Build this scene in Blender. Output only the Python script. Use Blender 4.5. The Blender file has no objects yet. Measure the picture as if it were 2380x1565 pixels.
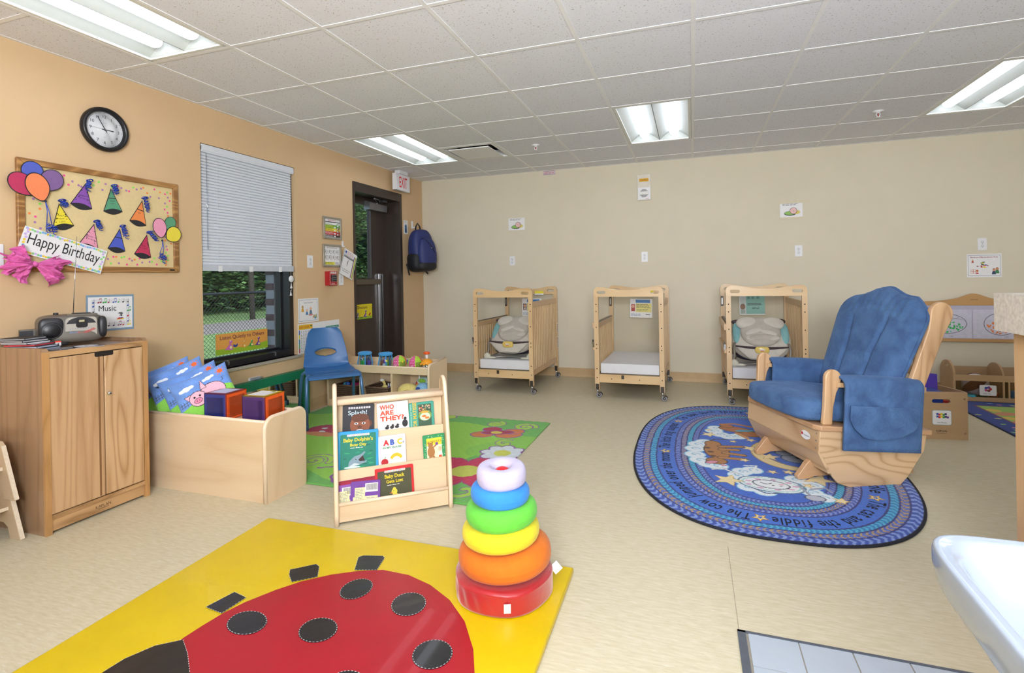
import bpy, bmesh, math, random
import numpy as np
from mathutils import Matrix, Vector, noise
PI = math.pi
rng = random.Random(7)
nrg = np.random.default_rng(5)
COL = bpy.context.scene.collection
WL, WB, CZ = -3.41, 6.132, 2.526          # left wall plane, back wall plane, ceiling height
EYE = 1.2066

# ------------------------------------------------------------------ colour and materials
def lin(h):
    if not isinstance(h, str): return tuple(h)[:3]
    h = h.lstrip('#')
    out = []
    for i in (0, 2, 4):
        c = int(h[i:i+2], 16) / 255
        out.append(c / 12.92 if c <= .04045 else ((c + .055) / 1.055) ** 2.4)
    return tuple(out)

MATS = {}
def _new(name):
    m = bpy.data.materials.new(name); m.use_nodes = True
    nt = m.node_tree; b = nt.nodes['Principled BSDF']
    return m, nt, b

def mat(name, col='#808080', rough=.55, metal=0, spec=.5, noise_=0.06, nscale=30, bump=0, bscale=300, sheen=0, coat=0, alpha=1, stretch=(1, 1, 1), emit=0):
    if name in MATS: return MATS[name]
    m, nt, b = _new(name); c = lin(col); N, L = nt.nodes, nt.links
    b.inputs['Base Color'].default_value = (*c, 1)
    b.inputs['Roughness'].default_value = rough
    b.inputs['Metallic'].default_value = metal
    b.inputs['Specular IOR Level'].default_value = spec
    b.inputs['Sheen Weight'].default_value = sheen
    b.inputs['Coat Weight'].default_value = coat
    b.inputs['Alpha'].default_value = alpha
    if emit:
        b.inputs['Emission Color'].default_value = (*c, 1); b.inputs['Emission Strength'].default_value = emit
    if noise_ or bump:
        tc = N.new('ShaderNodeTexCoord'); mp = N.new('ShaderNodeMapping'); mp.inputs['Scale'].default_value = stretch
        L.new(tc.outputs['Object'], mp.inputs['Vector'])
    if noise_:
        n = N.new('ShaderNodeTexNoise'); n.inputs['Scale'].default_value = nscale; n.inputs['Detail'].default_value = 4
        L.new(mp.outputs['Vector'], n.inputs['Vector'])
        r = N.new('ShaderNodeValToRGB')
        r.color_ramp.elements[0].position = .3; r.color_ramp.elements[1].position = .7
        r.color_ramp.elements[0].color = (*[x * (1 - noise_) for x in c], 1)
        r.color_ramp.elements[1].color = (*[min(1, x * (1 + noise_)) for x in c], 1)
        L.new(n.outputs['Fac'], r.inputs['Fac']); L.new(r.outputs['Color'], b.inputs['Base Color'])
    if bump:
        n2 = N.new('ShaderNodeTexNoise'); n2.inputs['Scale'].default_value = bscale; n2.inputs['Detail'].default_value = 3
        L.new(mp.outputs['Vector'], n2.inputs['Vector'])
        bp = N.new('ShaderNodeBump'); bp.inputs['Strength'].default_value = bump; bp.inputs['Distance'].default_value = .004
        L.new(n2.outputs['Fac'], bp.inputs['Height']); L.new(bp.outputs['Normal'], b.inputs['Normal'])
    MATS[name] = m
    return m

def wood(name, c1, c2, axis='z', rings=18, dist=3.5, rough=.38, contrast=1.0, fine=.25, seed=0, coat=.15, longs=.22, sharp=2.6):
    """Grain running along AXIS: distorted bands plus fine fibres."""
    if name in MATS: return MATS[name]
    m, nt, b = _new(name); N, L = nt.nodes, nt.links
    tc = N.new('ShaderNodeTexCoord'); mp = N.new('ShaderNodeMapping')
    s = {'x': (longs, 1, 1), 'y': (1, longs, 1), 'z': (1, 1, longs)}[axis]
    mp.inputs['Scale'].default_value = s; mp.inputs['Location'].default_value = (seed * 1.3, seed * .7, seed * 2.1)
    L.new(tc.outputs['Object'], mp.inputs['Vector'])
    n0 = N.new('ShaderNodeTexNoise'); n0.inputs['Scale'].default_value = dist; n0.inputs['Detail'].default_value = 2
    L.new(mp.outputs['Vector'], n0.inputs['Vector'])
    mul = N.new('ShaderNodeMath'); mul.operation = 'MULTIPLY'; mul.inputs[1].default_value = rings
    L.new(n0.outputs['Fac'], mul.inputs[0])
    fr = N.new('ShaderNodeMath'); fr.operation = 'PINGPONG'; fr.inputs[1].default_value = 1
    L.new(mul.outputs[0], fr.inputs[0])
    pw = N.new('ShaderNodeMath'); pw.operation = 'POWER'; pw.inputs[1].default_value = sharp
    L.new(fr.outputs[0], pw.inputs[0])
    n1 = N.new('ShaderNodeTexNoise'); n1.inputs['Scale'].default_value = 160; n1.inputs['Detail'].default_value = 3
    mp2 = N.new('ShaderNodeMapping'); mp2.inputs['Scale'].default_value = tuple(.05 if q != 1 else 1 for q in s)
    L.new(tc.outputs['Object'], mp2.inputs['Vector']); L.new(mp2.outputs['Vector'], n1.inputs['Vector'])
    mx = N.new('ShaderNodeMath'); mx.operation = 'MULTIPLY_ADD'; mx.inputs[1].default_value = fine * 2; 
    L.new(n1.outputs['Fac'], mx.inputs[0])
    sc = N.new('ShaderNodeMath'); sc.operation = 'MULTIPLY_ADD'; sc.inputs[1].default_value = contrast; sc.inputs[2].default_value = -fine
    L.new(pw.outputs[0], sc.inputs[0]); L.new(sc.outputs[0], mx.inputs[2])
    r = N.new('ShaderNodeValToRGB')
    r.color_ramp.elements[0].position = 0; r.color_ramp.elements[1].position = 1
    r.color_ramp.elements[0].color = (*lin(c1), 1); r.color_ramp.elements[1].color = (*lin(c2), 1)
    L.new(mx.outputs[0], r.inputs['Fac']); L.new(r.outputs['Color'], b.inputs['Base Color'])
    b.inputs['Roughness'].default_value = rough; b.inputs['Coat Weight'].default_value = coat; b.inputs['Coat Roughness'].default_value = .25
    MATS[name] = m
    return m

def painted(name, rough=.8, bump=.3, bscale=500, sheen=.0, noise_=.12, nscale=250, spec=.3):
    """Cloth, paper or pile that takes its colours from the mesh's own colour attribute."""
    if name in MATS: return MATS[name]
    m, nt, b = _new(name); N, L = nt.nodes, nt.links
    at_ = N.new('ShaderNodeAttribute'); at_.attribute_name = 'Col'
    tc = N.new('ShaderNodeTexCoord'); n = N.new('ShaderNodeTexNoise'); n.inputs['Scale'].default_value = nscale; n.inputs['Detail'].default_value = 3
    L.new(tc.outputs['Object'], n.inputs['Vector'])
    mr = N.new('ShaderNodeMapRange'); mr.inputs['To Min'].default_value = 1 - noise_; mr.inputs['To Max'].default_value = 1 + noise_
    mr.inputs['From Min'].default_value = .3; mr.inputs['From Max'].default_value = .7
    L.new(n.outputs['Fac'], mr.inputs['Value'])
    vm = N.new('ShaderNodeVectorMath'); vm.operation = 'SCALE'
    L.new(at_.outputs['Color'], vm.inputs[0]); L.new(mr.outputs['Result'], vm.inputs['Scale'])
    L.new(vm.outputs['Vector'], b.inputs['Base Color'])
    b.inputs['Roughness'].default_value = rough; b.inputs['Sheen Weight'].default_value = sheen; b.inputs['Specular IOR Level'].default_value = spec
    if bump:
        n2 = N.new('ShaderNodeTexNoise'); n2.inputs['Scale'].default_value = bscale
        L.new(tc.outputs['Object'], n2.inputs['Vector'])
        bp = N.new('ShaderNodeBump'); bp.inputs['Strength'].default_value = bump; bp.inputs['Distance'].default_value = .004
        L.new(n2.outputs['Fac'], bp.inputs['Height']); L.new(bp.outputs['Normal'], b.inputs['Normal'])
    MATS[name] = m
    return m

def clear(name, tint='#ffffff', amount=.08, rough=.03):
    """A thin see-through sheet: mostly transparent, a little glossy."""
    if name in MATS: return MATS[name]
    m, nt, b = _new(name); N, L = nt.nodes, nt.links
    tr = N.new('ShaderNodeBsdfTransparent'); tr.inputs['Color'].default_value = (*lin(tint), 1)
    gl = N.new('ShaderNodeBsdfGlossy'); gl.inputs['Roughness'].default_value = rough; gl.inputs['Color'].default_value = (.9, .93, .95, 1)
    lw = N.new('ShaderNodeLayerWeight'); lw.inputs['Blend'].default_value = .5
    pw = N.new('ShaderNodeMath'); pw.operation = 'POWER'; pw.inputs[1].default_value = 4; L.new(lw.outputs['Facing'], pw.inputs[0])
    ad = N.new('ShaderNodeMath'); ad.operation = 'MULTIPLY_ADD'; ad.inputs[1].default_value = .35; ad.inputs[2].default_value = amount*.5
    L.new(pw.outputs[0], ad.inputs[0])
    mx = N.new('ShaderNodeMixShader'); L.new(ad.outputs[0], mx.inputs['Fac'])
    L.new(tr.outputs[0], mx.inputs[1]); L.new(gl.outputs[0], mx.inputs[2])
    L.new(mx.outputs[0], N['Material Output'].inputs['Surface'])
    N.remove(b); MATS[name] = m
    return m

def emis(name, col, strength):
    if name in MATS: return MATS[name]
    m, nt, b = _new(name); N, L = nt.nodes, nt.links
    e = N.new('ShaderNodeEmission'); e.inputs['Color'].default_value = (*lin(col), 1); e.inputs['Strength'].default_value = strength
    L.new(e.outputs[0], N['Material Output'].inputs['Surface']); N.remove(b); MATS[name] = m
    return m

def flat(col, rough=.6):                    # printed ink of one colour
    return mat('ink_' + col.strip('#'), col, rough, noise_=.03, nscale=60)

# ------------------------------------------------------------------ lettering
_TX = {}
def glyphs(s, bold=0.0, shear=0.0, space=1.0):
    k = (s, bold, shear, space)
    if k not in _TX:
        c = bpy.data.curves.new('lettering', 'FONT'); c.body = s; c.size = 1; c.offset = bold; c.shear = shear; c.resolution_u = 3
        c.space_character = space
        o = bpy.data.objects.new('lettering', c); me = o.to_mesh()
        v = [(p.co.x, p.co.y) for p in me.vertices]; f = [tuple(p.vertices) for p in me.polygons]
        o.to_mesh_clear(); bpy.data.objects.remove(o); bpy.data.curves.remove(c)
        _TX[k] = (v, f)
    return _TX[k]

# ------------------------------------------------------------------ mesh builder
I4 = Matrix.Identity(4)
def TR(x=0, y=0, z=0): return Matrix.Translation((x, y, z))
def RX(a): return Matrix.Rotation(a, 4, 'X')
def RY(a): return Matrix.Rotation(a, 4, 'Y')
def RZ(a): return Matrix.Rotation(a, 4, 'Z')
def SC(x, y, z): return Matrix.Diagonal((x, y, z, 1))

class B:
    def __init__(s): s.bm = bmesh.new(); s.m = []; s.T = I4
    def mi(s, m):
        if m not in s.m: s.m.append(m)
        return s.m.index(m)
    def add(s, vs, fs, m, smooth=False, T=None):
        T = s.T @ T if T is not None else s.T
        V = [s.bm.verts.new(T @ Vector(v)) for v in vs]; i = s.mi(m); out = []
        for f in fs:
            try:
                fc = s.bm.faces.new([V[k] for k in f]); fc.material_index = i; fc.smooth = smooth; out.append(fc)
            except ValueError: pass
        return V, out
    def bev(s, fs, r, seg=2, ang=.5):
        es = set()
        for f in fs:
            for e in f.edges:
                if len(e.link_faces) == 2 and e.calc_face_angle(0) > ang: es.add(e)
        if es:
            res = bmesh.ops.bevel(s.bm, geom=list(es), offset=r, segments=seg, affect='EDGES', profile=.5, clamp_overlap=True)
            for f in res['faces']: f.smooth = True
    def box(s, x0, x1, y0, y1, z0, z1, m, r=0, seg=2, T=None):
        vs = [(x, y, z) for x in (x0, x1) for y in (y0, y1) for z in (z0, z1)]
        fs = [(0, 1, 3, 2), (4, 6, 7, 5), (0, 4, 5, 1), (2, 3, 7, 6), (0, 2, 6, 4), (1, 5, 7, 3)]
        V, F = s.add(vs, fs, m, T=T)
        if r: s.bev(F, r, seg)
        return s
    def prism(s, poly, a, b, axis, m, r=0, seg=2, T=None, hole=None):
        """Extrude a 2-D outline from a to b along AXIS; (u,v) = the other two axes in x,y,z order."""
        def P(u, v, w): return {'x': (w, u, v), 'y': (u, w, v), 'z': (u, v, w)}[axis]
        n = len(poly)
        if hole:
            # outline with one hole, walls by bridging
            V0 = [P(u, v, a) for u, v in poly]; V1 = [P(u, v, b) for u, v in poly]
            H0 = [P(u, v, a) for u, v in hole]; H1 = [P(u, v, b) for u, v in hole]
            T_ = s.T @ T if T is not None else s.T; k = s.mi(m)
            mk = lambda L: [s.bm.verts.new(T_ @ Vector(q)) for q in L]
            A, Bv, HA, HB = mk(V0), mk(V1), mk(H0), mk(H1); nh = len(hole)
            F = []
            for L1, L2, q in ((A, Bv, n), (HA, HB, nh)):
                for i in range(q):
                    f = s.bm.faces.new((L1[i], L1[(i+1) % q], L2[(i+1) % q], L2[i])); f.material_index = k; F.append(f)
            for O, H in ((A, HA), (Bv, HB)):
                eds = [s.bm.edges.get((O[i], O[(i+1) % n])) for i in range(n)] + [s.bm.edges.get((H[i], H[(i+1) % nh])) for i in range(nh)]
                res = bmesh.ops.triangle_fill(s.bm, edges=eds, use_beauty=True)
                for g in res['geom']:
                    if isinstance(g, bmesh.types.BMFace): g.material_index = k; F.append(g)
            bmesh.ops.recalc_face_normals(s.bm, faces=F)
            if r: s.bev(F, r, seg, 1.0)
            return s
        vs = [P(u, v, a) for u, v in poly] + [P(u, v, b) for u, v in poly]
        fs = [tuple(range(n)), tuple(range(2*n-1, n-1, -1))] + [(i, i+n, (i+1) % n + n, (i+1) % n) for i in range(n)]
        V, F = s.add(vs, fs, m, T=T)
        bmesh.ops.recalc_face_normals(s.bm, faces=F)
        if r: s.bev(F, r, seg)
        return s
    def tube(s, pts, r, m, n=8, closed=False, caps=True, T=None):
        pts = [Vector(p) for p in pts]; k = len(pts); rs = r if isinstance(r, (list, tuple)) else [r]*k
        vs = []; up = Vector((0, 0, 1))
        prev = None
        for i, p in enumerate(pts):
            a = pts[(i-1) % k] if closed or i > 0 else p; b = pts[(i+1) % k] if closed or i < k-1 else p
            d = (b-a).normalized() if (b-a).length > 1e-9 else Vector((0, 0, 1))
            if prev is None:
                t = Vector((1, 0, 0)) if abs(d.x) < .8 else Vector((0, 1, 0)); u = d.cross(t).normalized()
            else:
                u = (prev - d*prev.dot(d)); u = u.normalized() if u.length > 1e-6 else d.cross(Vector((.3, .5, .8))).normalized()
            prev = u; w = d.cross(u)
            for j in range(n):
                an = 2*PI*j/n; vs.append(p + (u*math.cos(an)+w*math.sin(an))*rs[i])
        fs = []; K = k if closed else k-1
        for i in range(K):
            for j in range(n):
                a, b = i*n, ((i+1) % k)*n
                fs.append((a+j, a+(j+1) % n, b+(j+1) % n, b+j))
        if caps and not closed: fs += [tuple(range(n-1, -1, -1)), tuple(range((k-1)*n, k*n))]
        s.add(vs, fs, m, True, T); return s
    def lathe(s, prof, m, n=24, T=None, smooth=True):
        vs = []; fs = []
        for r, z in prof:
            for j in range(n): vs.append((r*math.cos(2*PI*j/n), r*math.sin(2*PI*j/n), z))
        for i in range(len(prof)-1):
            for j in range(n):
                a, b = i*n, (i+1)*n; fs.append((a+j, a+(j+1) % n, b+(j+1) % n, b+j))
        if prof[0][0] > 1e-6: fs.append(tuple(range(n-1, -1, -1)))
        if prof[-1][0] > 1e-6: fs.append(tuple(range((len(prof)-1)*n, len(prof)*n)))
        s.add(vs, fs, m, smooth, T); return s
    def sq(s, c, r, m, e1=1.0, e2=1.0, nu=24, nv=12, T=None, f=None):
        """Superquadric (e=1 ellipsoid, smaller = boxier); f(x,y,z) may move points."""
        sp = lambda a, e: math.copysign(abs(a)**e, a)
        vs = []; fs = []
        for i in range(nv+1):
            v = -PI/2+PI*i/nv
            for j in range(nu):
                u = 2*PI*j/nu
                p = (r[0]*sp(math.cos(v), e1)*sp(math.cos(u), e2), r[1]*sp(math.cos(v), e1)*sp(math.sin(u), e2), r[2]*sp(math.sin(v), e1))
                if f: p = f(*p)
                vs.append((c[0]+p[0], c[1]+p[1], c[2]+p[2]))
        for i in range(nv):
            for j in range(nu):
                a, b = i*nu, (i+1)*nu
                fs.append((a+j, a+(j+1) % nu, b+(j+1) % nu, b+j))
        V, F = s.add(vs, fs, m, True, T)
        bmesh.ops.remove_doubles(s.bm, verts=V, dist=1e-5); return s
    def surf(s, fn, nu, nv, m, closed_u=False, T=None, smooth=True):
        vs = [fn(i/(nu if closed_u else nu-1), j/(nv-1)) for j in range(nv) for i in range(nu)]; fs = []
        for j in range(nv-1):
            for i in range(nu if closed_u else nu-1):
                a = j*nu; b = a+nu; i2 = (i+1) % nu
                fs.append((a+i, a+i2, b+i2, b+i))
        s.add(vs, fs, m, smooth, T); return s
    # flat print in the local XY plane at height z
    kz = 0
    def lift(s):                            # no two inks in exactly one plane
        s.kz = (s.kz+1) % 32; return s.kz*8e-6
    def poly(s, pts, m, z=0, T=None):
        z += s.lift()
        s.add([(x, y, z) for x, y in pts], [tuple(range(len(pts)))], m, False, T); return s
    def rect(s, x0, x1, y0, y1, m, z=0, T=None): return s.poly([(x0, y0), (x1, y0), (x1, y1), (x0, y1)], m, z, T)
    def disc(s, cx, cy, rx, m, z=0, ry=None, rot=0, n=20, T=None):
        ry = ry or rx; c, si = math.cos(rot), math.sin(rot)
        return s.poly([(cx+rx*math.cos(t)*c-ry*math.sin(t)*si, cy+rx*math.cos(t)*si+ry*math.sin(t)*c) for t in [2*PI*i/n for i in range(n)]], m, z, T)
    def line(s, pts, w, m, z=0, T=None, closed=False):
        z += s.lift(); pts = [Vector((p[0], p[1])) for p in pts]
        if closed: pts = pts+[pts[0]]
        L = []; k = len(pts)
        for i, p in enumerate(pts):
            a = pts[max(i-1, 0)]; b = pts[min(i+1, k-1)]
            if closed and i in (0, k-1): a, b = pts[-2], pts[1]
            d = (b-a).normalized(); nn = Vector((-d.y, d.x)); L.append((p+nn*w/2, p-nn*w/2))
        vs = [(q.x, q.y, z) for pr in L for q in pr]
        s.add(vs, [(2*i+1, 2*i+3, 2*i+2, 2*i) for i in range(k-1)], m, False, T); return s
    def text(s, st, x, y, h, m, z=0, w=None, bold=0.0, align='l', T=None, shear=0.0, space=1.0, rot=0):
        """Letters of cap height h starting at (x, y); w squeezes or stretches them to a width."""
        v, f = glyphs(st, bold, shear, space)
        if not v: return s
        z += s.lift()
        k = h/.7; x0 = min(p[0] for p in v); x1 = max(p[0] for p in v)
        kx = (w/(x1-x0)) if w else k
        off = {'l': 0, 'c': -.5*(x1-x0)*kx, 'r': -(x1-x0)*kx}[align]
        c, si = math.cos(rot), math.sin(rot)
        q = [((p[0]-x0)*kx+off, p[1]*k) for p in v]
        s.add([(x+a*c-b*si, y+a*si+b*c, z) for a, b in q], f, m, False, T); return s
    def lines(s, x0, x1, y0, y1, n, m, z, lw=.35, seed=1, T=None):
        """Rows too small to read: short word-like dashes."""
        r = random.Random(seed); dy = (y1-y0)/n
        for i in range(n):
            y = y1-(i+.5)*dy; x = x0; end = x0+(x1-x0)*r.uniform(.75, 1)
            while x < end:
                wd = r.uniform(1.0, 3.2)*dy; s.rect(x, min(x+wd, end), y-dy*lw/2, y+dy*lw/2, m, z, T); x += wd+dy*.5
        return s
    def build(s, name, parent=None, T=None, loc=None, rot=None):
        me = bpy.data.meshes.new(name)
        bmesh.ops.recalc_face_normals(s.bm, faces=[f for f in s.bm.faces if len(f.verts) > 0 and any(len(e.link_faces) > 1 for e in f.edges)])
        s.bm.to_mesh(me); s.bm.free()
        for m in s.m: me.materials.append(m)
        o = bpy.data.objects.new(name, me); COL.objects.link(o)
        if parent is not None: o.parent = parent
        if T is not None: o.matrix_local = T
        if loc: o.location = loc
        if rot: o.rotation_euler = rot
        return o

def tag(o, label=None, cat=None, group=None, kind=None):
    if label: o['label'] = label
    if cat: o['category'] = cat
    if group: o['group'] = group
    if kind: o['kind'] = kind
    return o
def empty(name, loc=(0, 0, 0), rz=0, label=None, cat=None, group=None, kind=None, T=None):
    o = bpy.data.objects.new(name, None); COL.objects.link(o); o.empty_display_size = .05
    o.location = loc; o.rotation_euler = (0, 0, rz)
    if T is not None: o.matrix_world = T
    return tag(o, label, cat, group, kind)
def dup(src, T=None, label=None, group=None):
    r = src.copy(); COL.objects.link(r)
    if T is not None: r.matrix_world = T
    if label: r['label'] = label
    if group: r['group'] = group
    for ch in list(src.children):
        c = ch.copy(); COL.objects.link(c); c.parent = r
        for g in ch.children:
            d = g.copy(); COL.objects.link(d); d.parent = c
    return r
def onleft(y, z, out=0.0, tilt=0.0):        # local X = along the wall to the right, Y = up, Z = out of the left wall
    return Matrix(((0, 0, 1, WL+out), (1, 0, 0, y), (0, 1, 0, z), (0, 0, 0, 1))) @ RZ(tilt)
def onback(x, z, out=0.0, tilt=0.0):
    return Matrix(((1, 0, 0, x), (0, 0, -1, WB-out), (0, 1, 0, z), (0, 0, 0, 1))) @ RZ(tilt)
def arc(cx, cy, r, a0, a1, n=8, ry=None):
    ry = ry or r
    return [(cx+r*math.cos(math.radians(a0+(a1-a0)*i/n)), cy+ry*math.sin(math.radians(a0+(a1-a0)*i/n))) for i in range(n+1)]
def rrect(x0, x1, y0, y1, r, n=5):
    return arc(x1-r, y0+r, r, -90, 0, n)+arc(x1-r, y1-r, r, 0, 90, n)+arc(x0+r, y1-r, r, 90, 180, n)+arc(x0+r, y0+r, r, 180, 270, n)
def slot(cx, cy, w, h, n=6):
    r = h/2; return arc(cx+w/2-r, cy, r, -90, 90, n)+arc(cx-w/2+r, cy, r, 90, 270, n)

# ------------------------------------------------------------------ painting a fine grid, point by point
class Paint:
    def __init__(s, w, h, nx, ny, base):
        s.w, s.h, s.nx, s.ny = w, h, nx, ny
        s.X, s.Y = np.meshgrid(np.linspace(-w/2, w/2, nx), np.linspace(-h/2, h/2, ny))
        s.C = np.empty((ny, nx, 3)); s.C[:] = lin(base)
    def fill(s, mask, col): s.C[mask] = lin(col)
    def ell(s, cx, cy, rx, ry, rot=0):
        c, si = math.cos(rot), math.sin(rot); dx, dy = s.X-cx, s.Y-cy
        return ((dx*c+dy*si)/rx)**2+((-dx*si+dy*c)/ry)**2 < 1
    def ellipse(s, cx, cy, rx, ry, col, rot=0, edge=0, ecol='#222222'):
        if edge: s.fill(s.ell(cx, cy, rx+edge, ry+edge, rot), ecol)
        s.fill(s.ell(cx, cy, rx, ry, rot), col)
    def inpoly(s, pts):
        m = np.zeros(s.X.shape, bool); n = len(pts)
        for i in range(n):
            x0, y0 = pts[i]; x1, y1 = pts[(i+1) % n]
            if y0 == y1: continue
            c = ((y0 > s.Y) != (y1 > s.Y)) & (s.X < (x1-x0)*(s.Y-y0)/(y1-y0)+x0); m ^= c
        return m
    def poly(s, pts, col): s.fill(s.inpoly(pts), col)
    def dist(s, pts):
        d = np.full(s.X.shape, 9.0)
        for (x0, y0), (x1, y1) in zip(pts[:-1], pts[1:]):
            vx, vy = x1-x0, y1-y0; l = vx*vx+vy*vy+1e-12
            t = np.clip(((s.X-x0)*vx+(s.Y-y0)*vy)/l, 0, 1)
            d = np.minimum(d, np.hypot(s.X-x0-t*vx, s.Y-y0-t*vy))
        return d
    def stroke(s, pts, w, col): s.fill(s.dist(pts) < w/2, col)
    def star(s, cx, cy, r, col, rot=0, edge=None, ew=.006):
        def P(R): return [(cx+(R if k % 2 == 0 else R*.45)*math.cos(rot+PI/2+k*PI/5), cy+(R if k % 2 == 0 else R*.45)*math.sin(rot+PI/2+k*PI/5)) for k in range(10)]
        if edge: s.poly(P(r+ew), edge)
        s.poly(P(r), col)
    def mesh(s, name, m, zf=None, keep=None, thick=0, parent=None, T=None, back=None, pf=None):
        """zf(X,Y) gives the height; keep masks points; a copy at -thick closes the sheet."""
        Z = zf(s.X, s.Y) if zf is not None else np.zeros(s.X.shape)
        K = keep if keep is not None else np.ones(s.X.shape, bool)
        idx = -np.ones(s.X.shape, int); idx[K] = np.arange(K.sum())
        P = np.stack([s.X[K], s.Y[K], Z[K]], 1)
        if pf is not None: P = pf(P)
        q = K[:-1, :-1] & K[1:, :-1] & K[:-1, 1:] & K[1:, 1:]
        F = np.stack([idx[:-1, :-1][q], idx[:-1, 1:][q], idx[1:, 1:][q], idx[1:, :-1][q]], 1)
        Cc = s.C[K]
        if back is not None:
            P2 = back(P); n = len(P); P = np.concatenate([P, P2]); F2 = F[:, ::-1]+n
            ed = {}
            for f in F:
                for a, b in zip(f, np.roll(f, -1)):
                    if (b, a) in ed: del ed[(b, a)]
                    else: ed[(a, b)] = 1
            W = np.array([(b, a, a+n, b+n) for a, b in ed], int).reshape(-1, 4)
            F = np.concatenate([F, F2, W]); Cc = np.concatenate([Cc, Cc])
        me = bpy.data.meshes.new(name); me.from_pydata(P.tolist(), [], F.tolist())
        at_ = me.color_attributes.new('Col', 'FLOAT_COLOR', 'POINT')
        at_.data.foreach_set('color', np.concatenate([Cc, np.ones((len(Cc), 1))], 1).astype(np.float32).ravel())
        me.polygons.foreach_set('use_smooth', [True]*len(me.polygons)); me.materials.append(m); me.update()
        o = bpy.data.objects.new(name, me); COL.objects.link(o)
        if parent is not None: o.parent = parent
        if T is not None: o.matrix_world = T
        return o
def join_into(o, b):
    """Merge a builder's geometry into a painted mesh so that the print stays one object with its cloth."""
    tmp = b.build('tmp'); bm = bmesh.new(); bm.from_mesh(o.data); off = len(o.data.materials)
    n0 = len(bm.faces); bm.from_mesh(tmp.data); bm.faces.ensure_lookup_table()
    for f in bm.faces[n0:]: f.material_index += off
    for m in tmp.data.materials: o.data.materials.append(m)
    bm.to_mesh(o.data); bm.free(); d = tmp.data; bpy.data.objects.remove(tmp); bpy.data.meshes.remove(d)
# ------------------------------------------------------------------ camera
cam = bpy.data.cameras.new('camera'); co = bpy.data.objects.new('camera', cam); COL.objects.link(co)
_y, _r = -.3252, .018
_c, _s, _cr, _sr = math.cos(_y), math.sin(_y), math.cos(_r), math.sin(_r)
RT, UP, FW = Vector((_cr*_c, -_cr*_s, -_sr)), Vector((_sr*_c, -_sr*_s, _cr)), Vector((_s, _c, 0))
co.matrix_world = Matrix(((RT.x, UP.x, -FW.x, 0), (RT.y, UP.y, -FW.y, 0), (RT.z, UP.z, -FW.z, EYE), (0, 0, 0, 1)))
FPX, PX, PY = 1196.33, 1204.66, 646.61
cam.sensor_width = 36; cam.sensor_fit = 'HORIZONTAL'; cam.lens = FPX/2380*36
cam.shift_x = (1190-PX)/2380; cam.shift_y = -(782.5-PY)/2380; cam.clip_start = .05
bpy.context.scene.camera = co
def at(px, py, ax, val):                    # the point of a real plane (x, y or z = val) that the photo shows at a pixel
    d = FW+RT*((px-PX)/FPX)-UP*((py-PY)/FPX); k = 'xyz'.index(ax); o = Vector((0, 0, EYE))
    return o+d*((val-o[k])/d[k])

sc = bpy.context.scene
sc.view_settings.view_transform = 'Standard'; sc.view_settings.look = 'None'
sc.view_settings.exposure = -.08; sc.view_settings.gamma = 1.0
sc.cycles.max_bounces = 7; sc.cycles.diffuse_bounces = 4; sc.cycles.glossy_bounces = 3; sc.cycles.transparent_max_bounces = 12
sc.cycles.caustics_reflective = False; sc.cycles.caustics_refractive = False
sc.cycles.sample_clamp_indirect = 6

# ------------------------------------------------------------------ setting: surfaces
WALLC = mat('wall_cream', '#dad1bd', .75, noise_=.015, nscale=4, bump=.12, bscale=350)
WALLO = mat('wall_apricot', '#d4b48d', .7, noise_=.02, nscale=3, bump=.12, bscale=350)
BASEM = mat('cove_base', '#c3a57c', .5, noise_=.05, nscale=12)
CEILW = mat('ceiling_tee', '#efeff2', .5, noise_=.02)
WHITE = mat('white_plastic', '#e9e9ee', .35, noise_=.02)
PAPER = mat('paper_white', '#ecebee', .55, noise_=.02)
BLACKP = mat('black_plastic', '#15151a', .35, noise_=.1)
CHROME = mat('chrome', '#c9c9cc', .18, 1, noise_=.03)
STEEL = mat('brushed_steel', '#a9a9a9', .38, 1, noise_=.06)
INK = flat('#25242a'); RED = flat('#c22a30'); BLUE = flat('#2f52a6'); GREEN = flat('#3f9a48'); YELLOW = flat('#efd32c'); PURPLE = flat('#6d3d92')
ORANGE = flat('#ef7d2a'); PINK = flat('#e58cb0'); GREY = flat('#8b8b90'); NAVY = flat('#2b3566')

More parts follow.
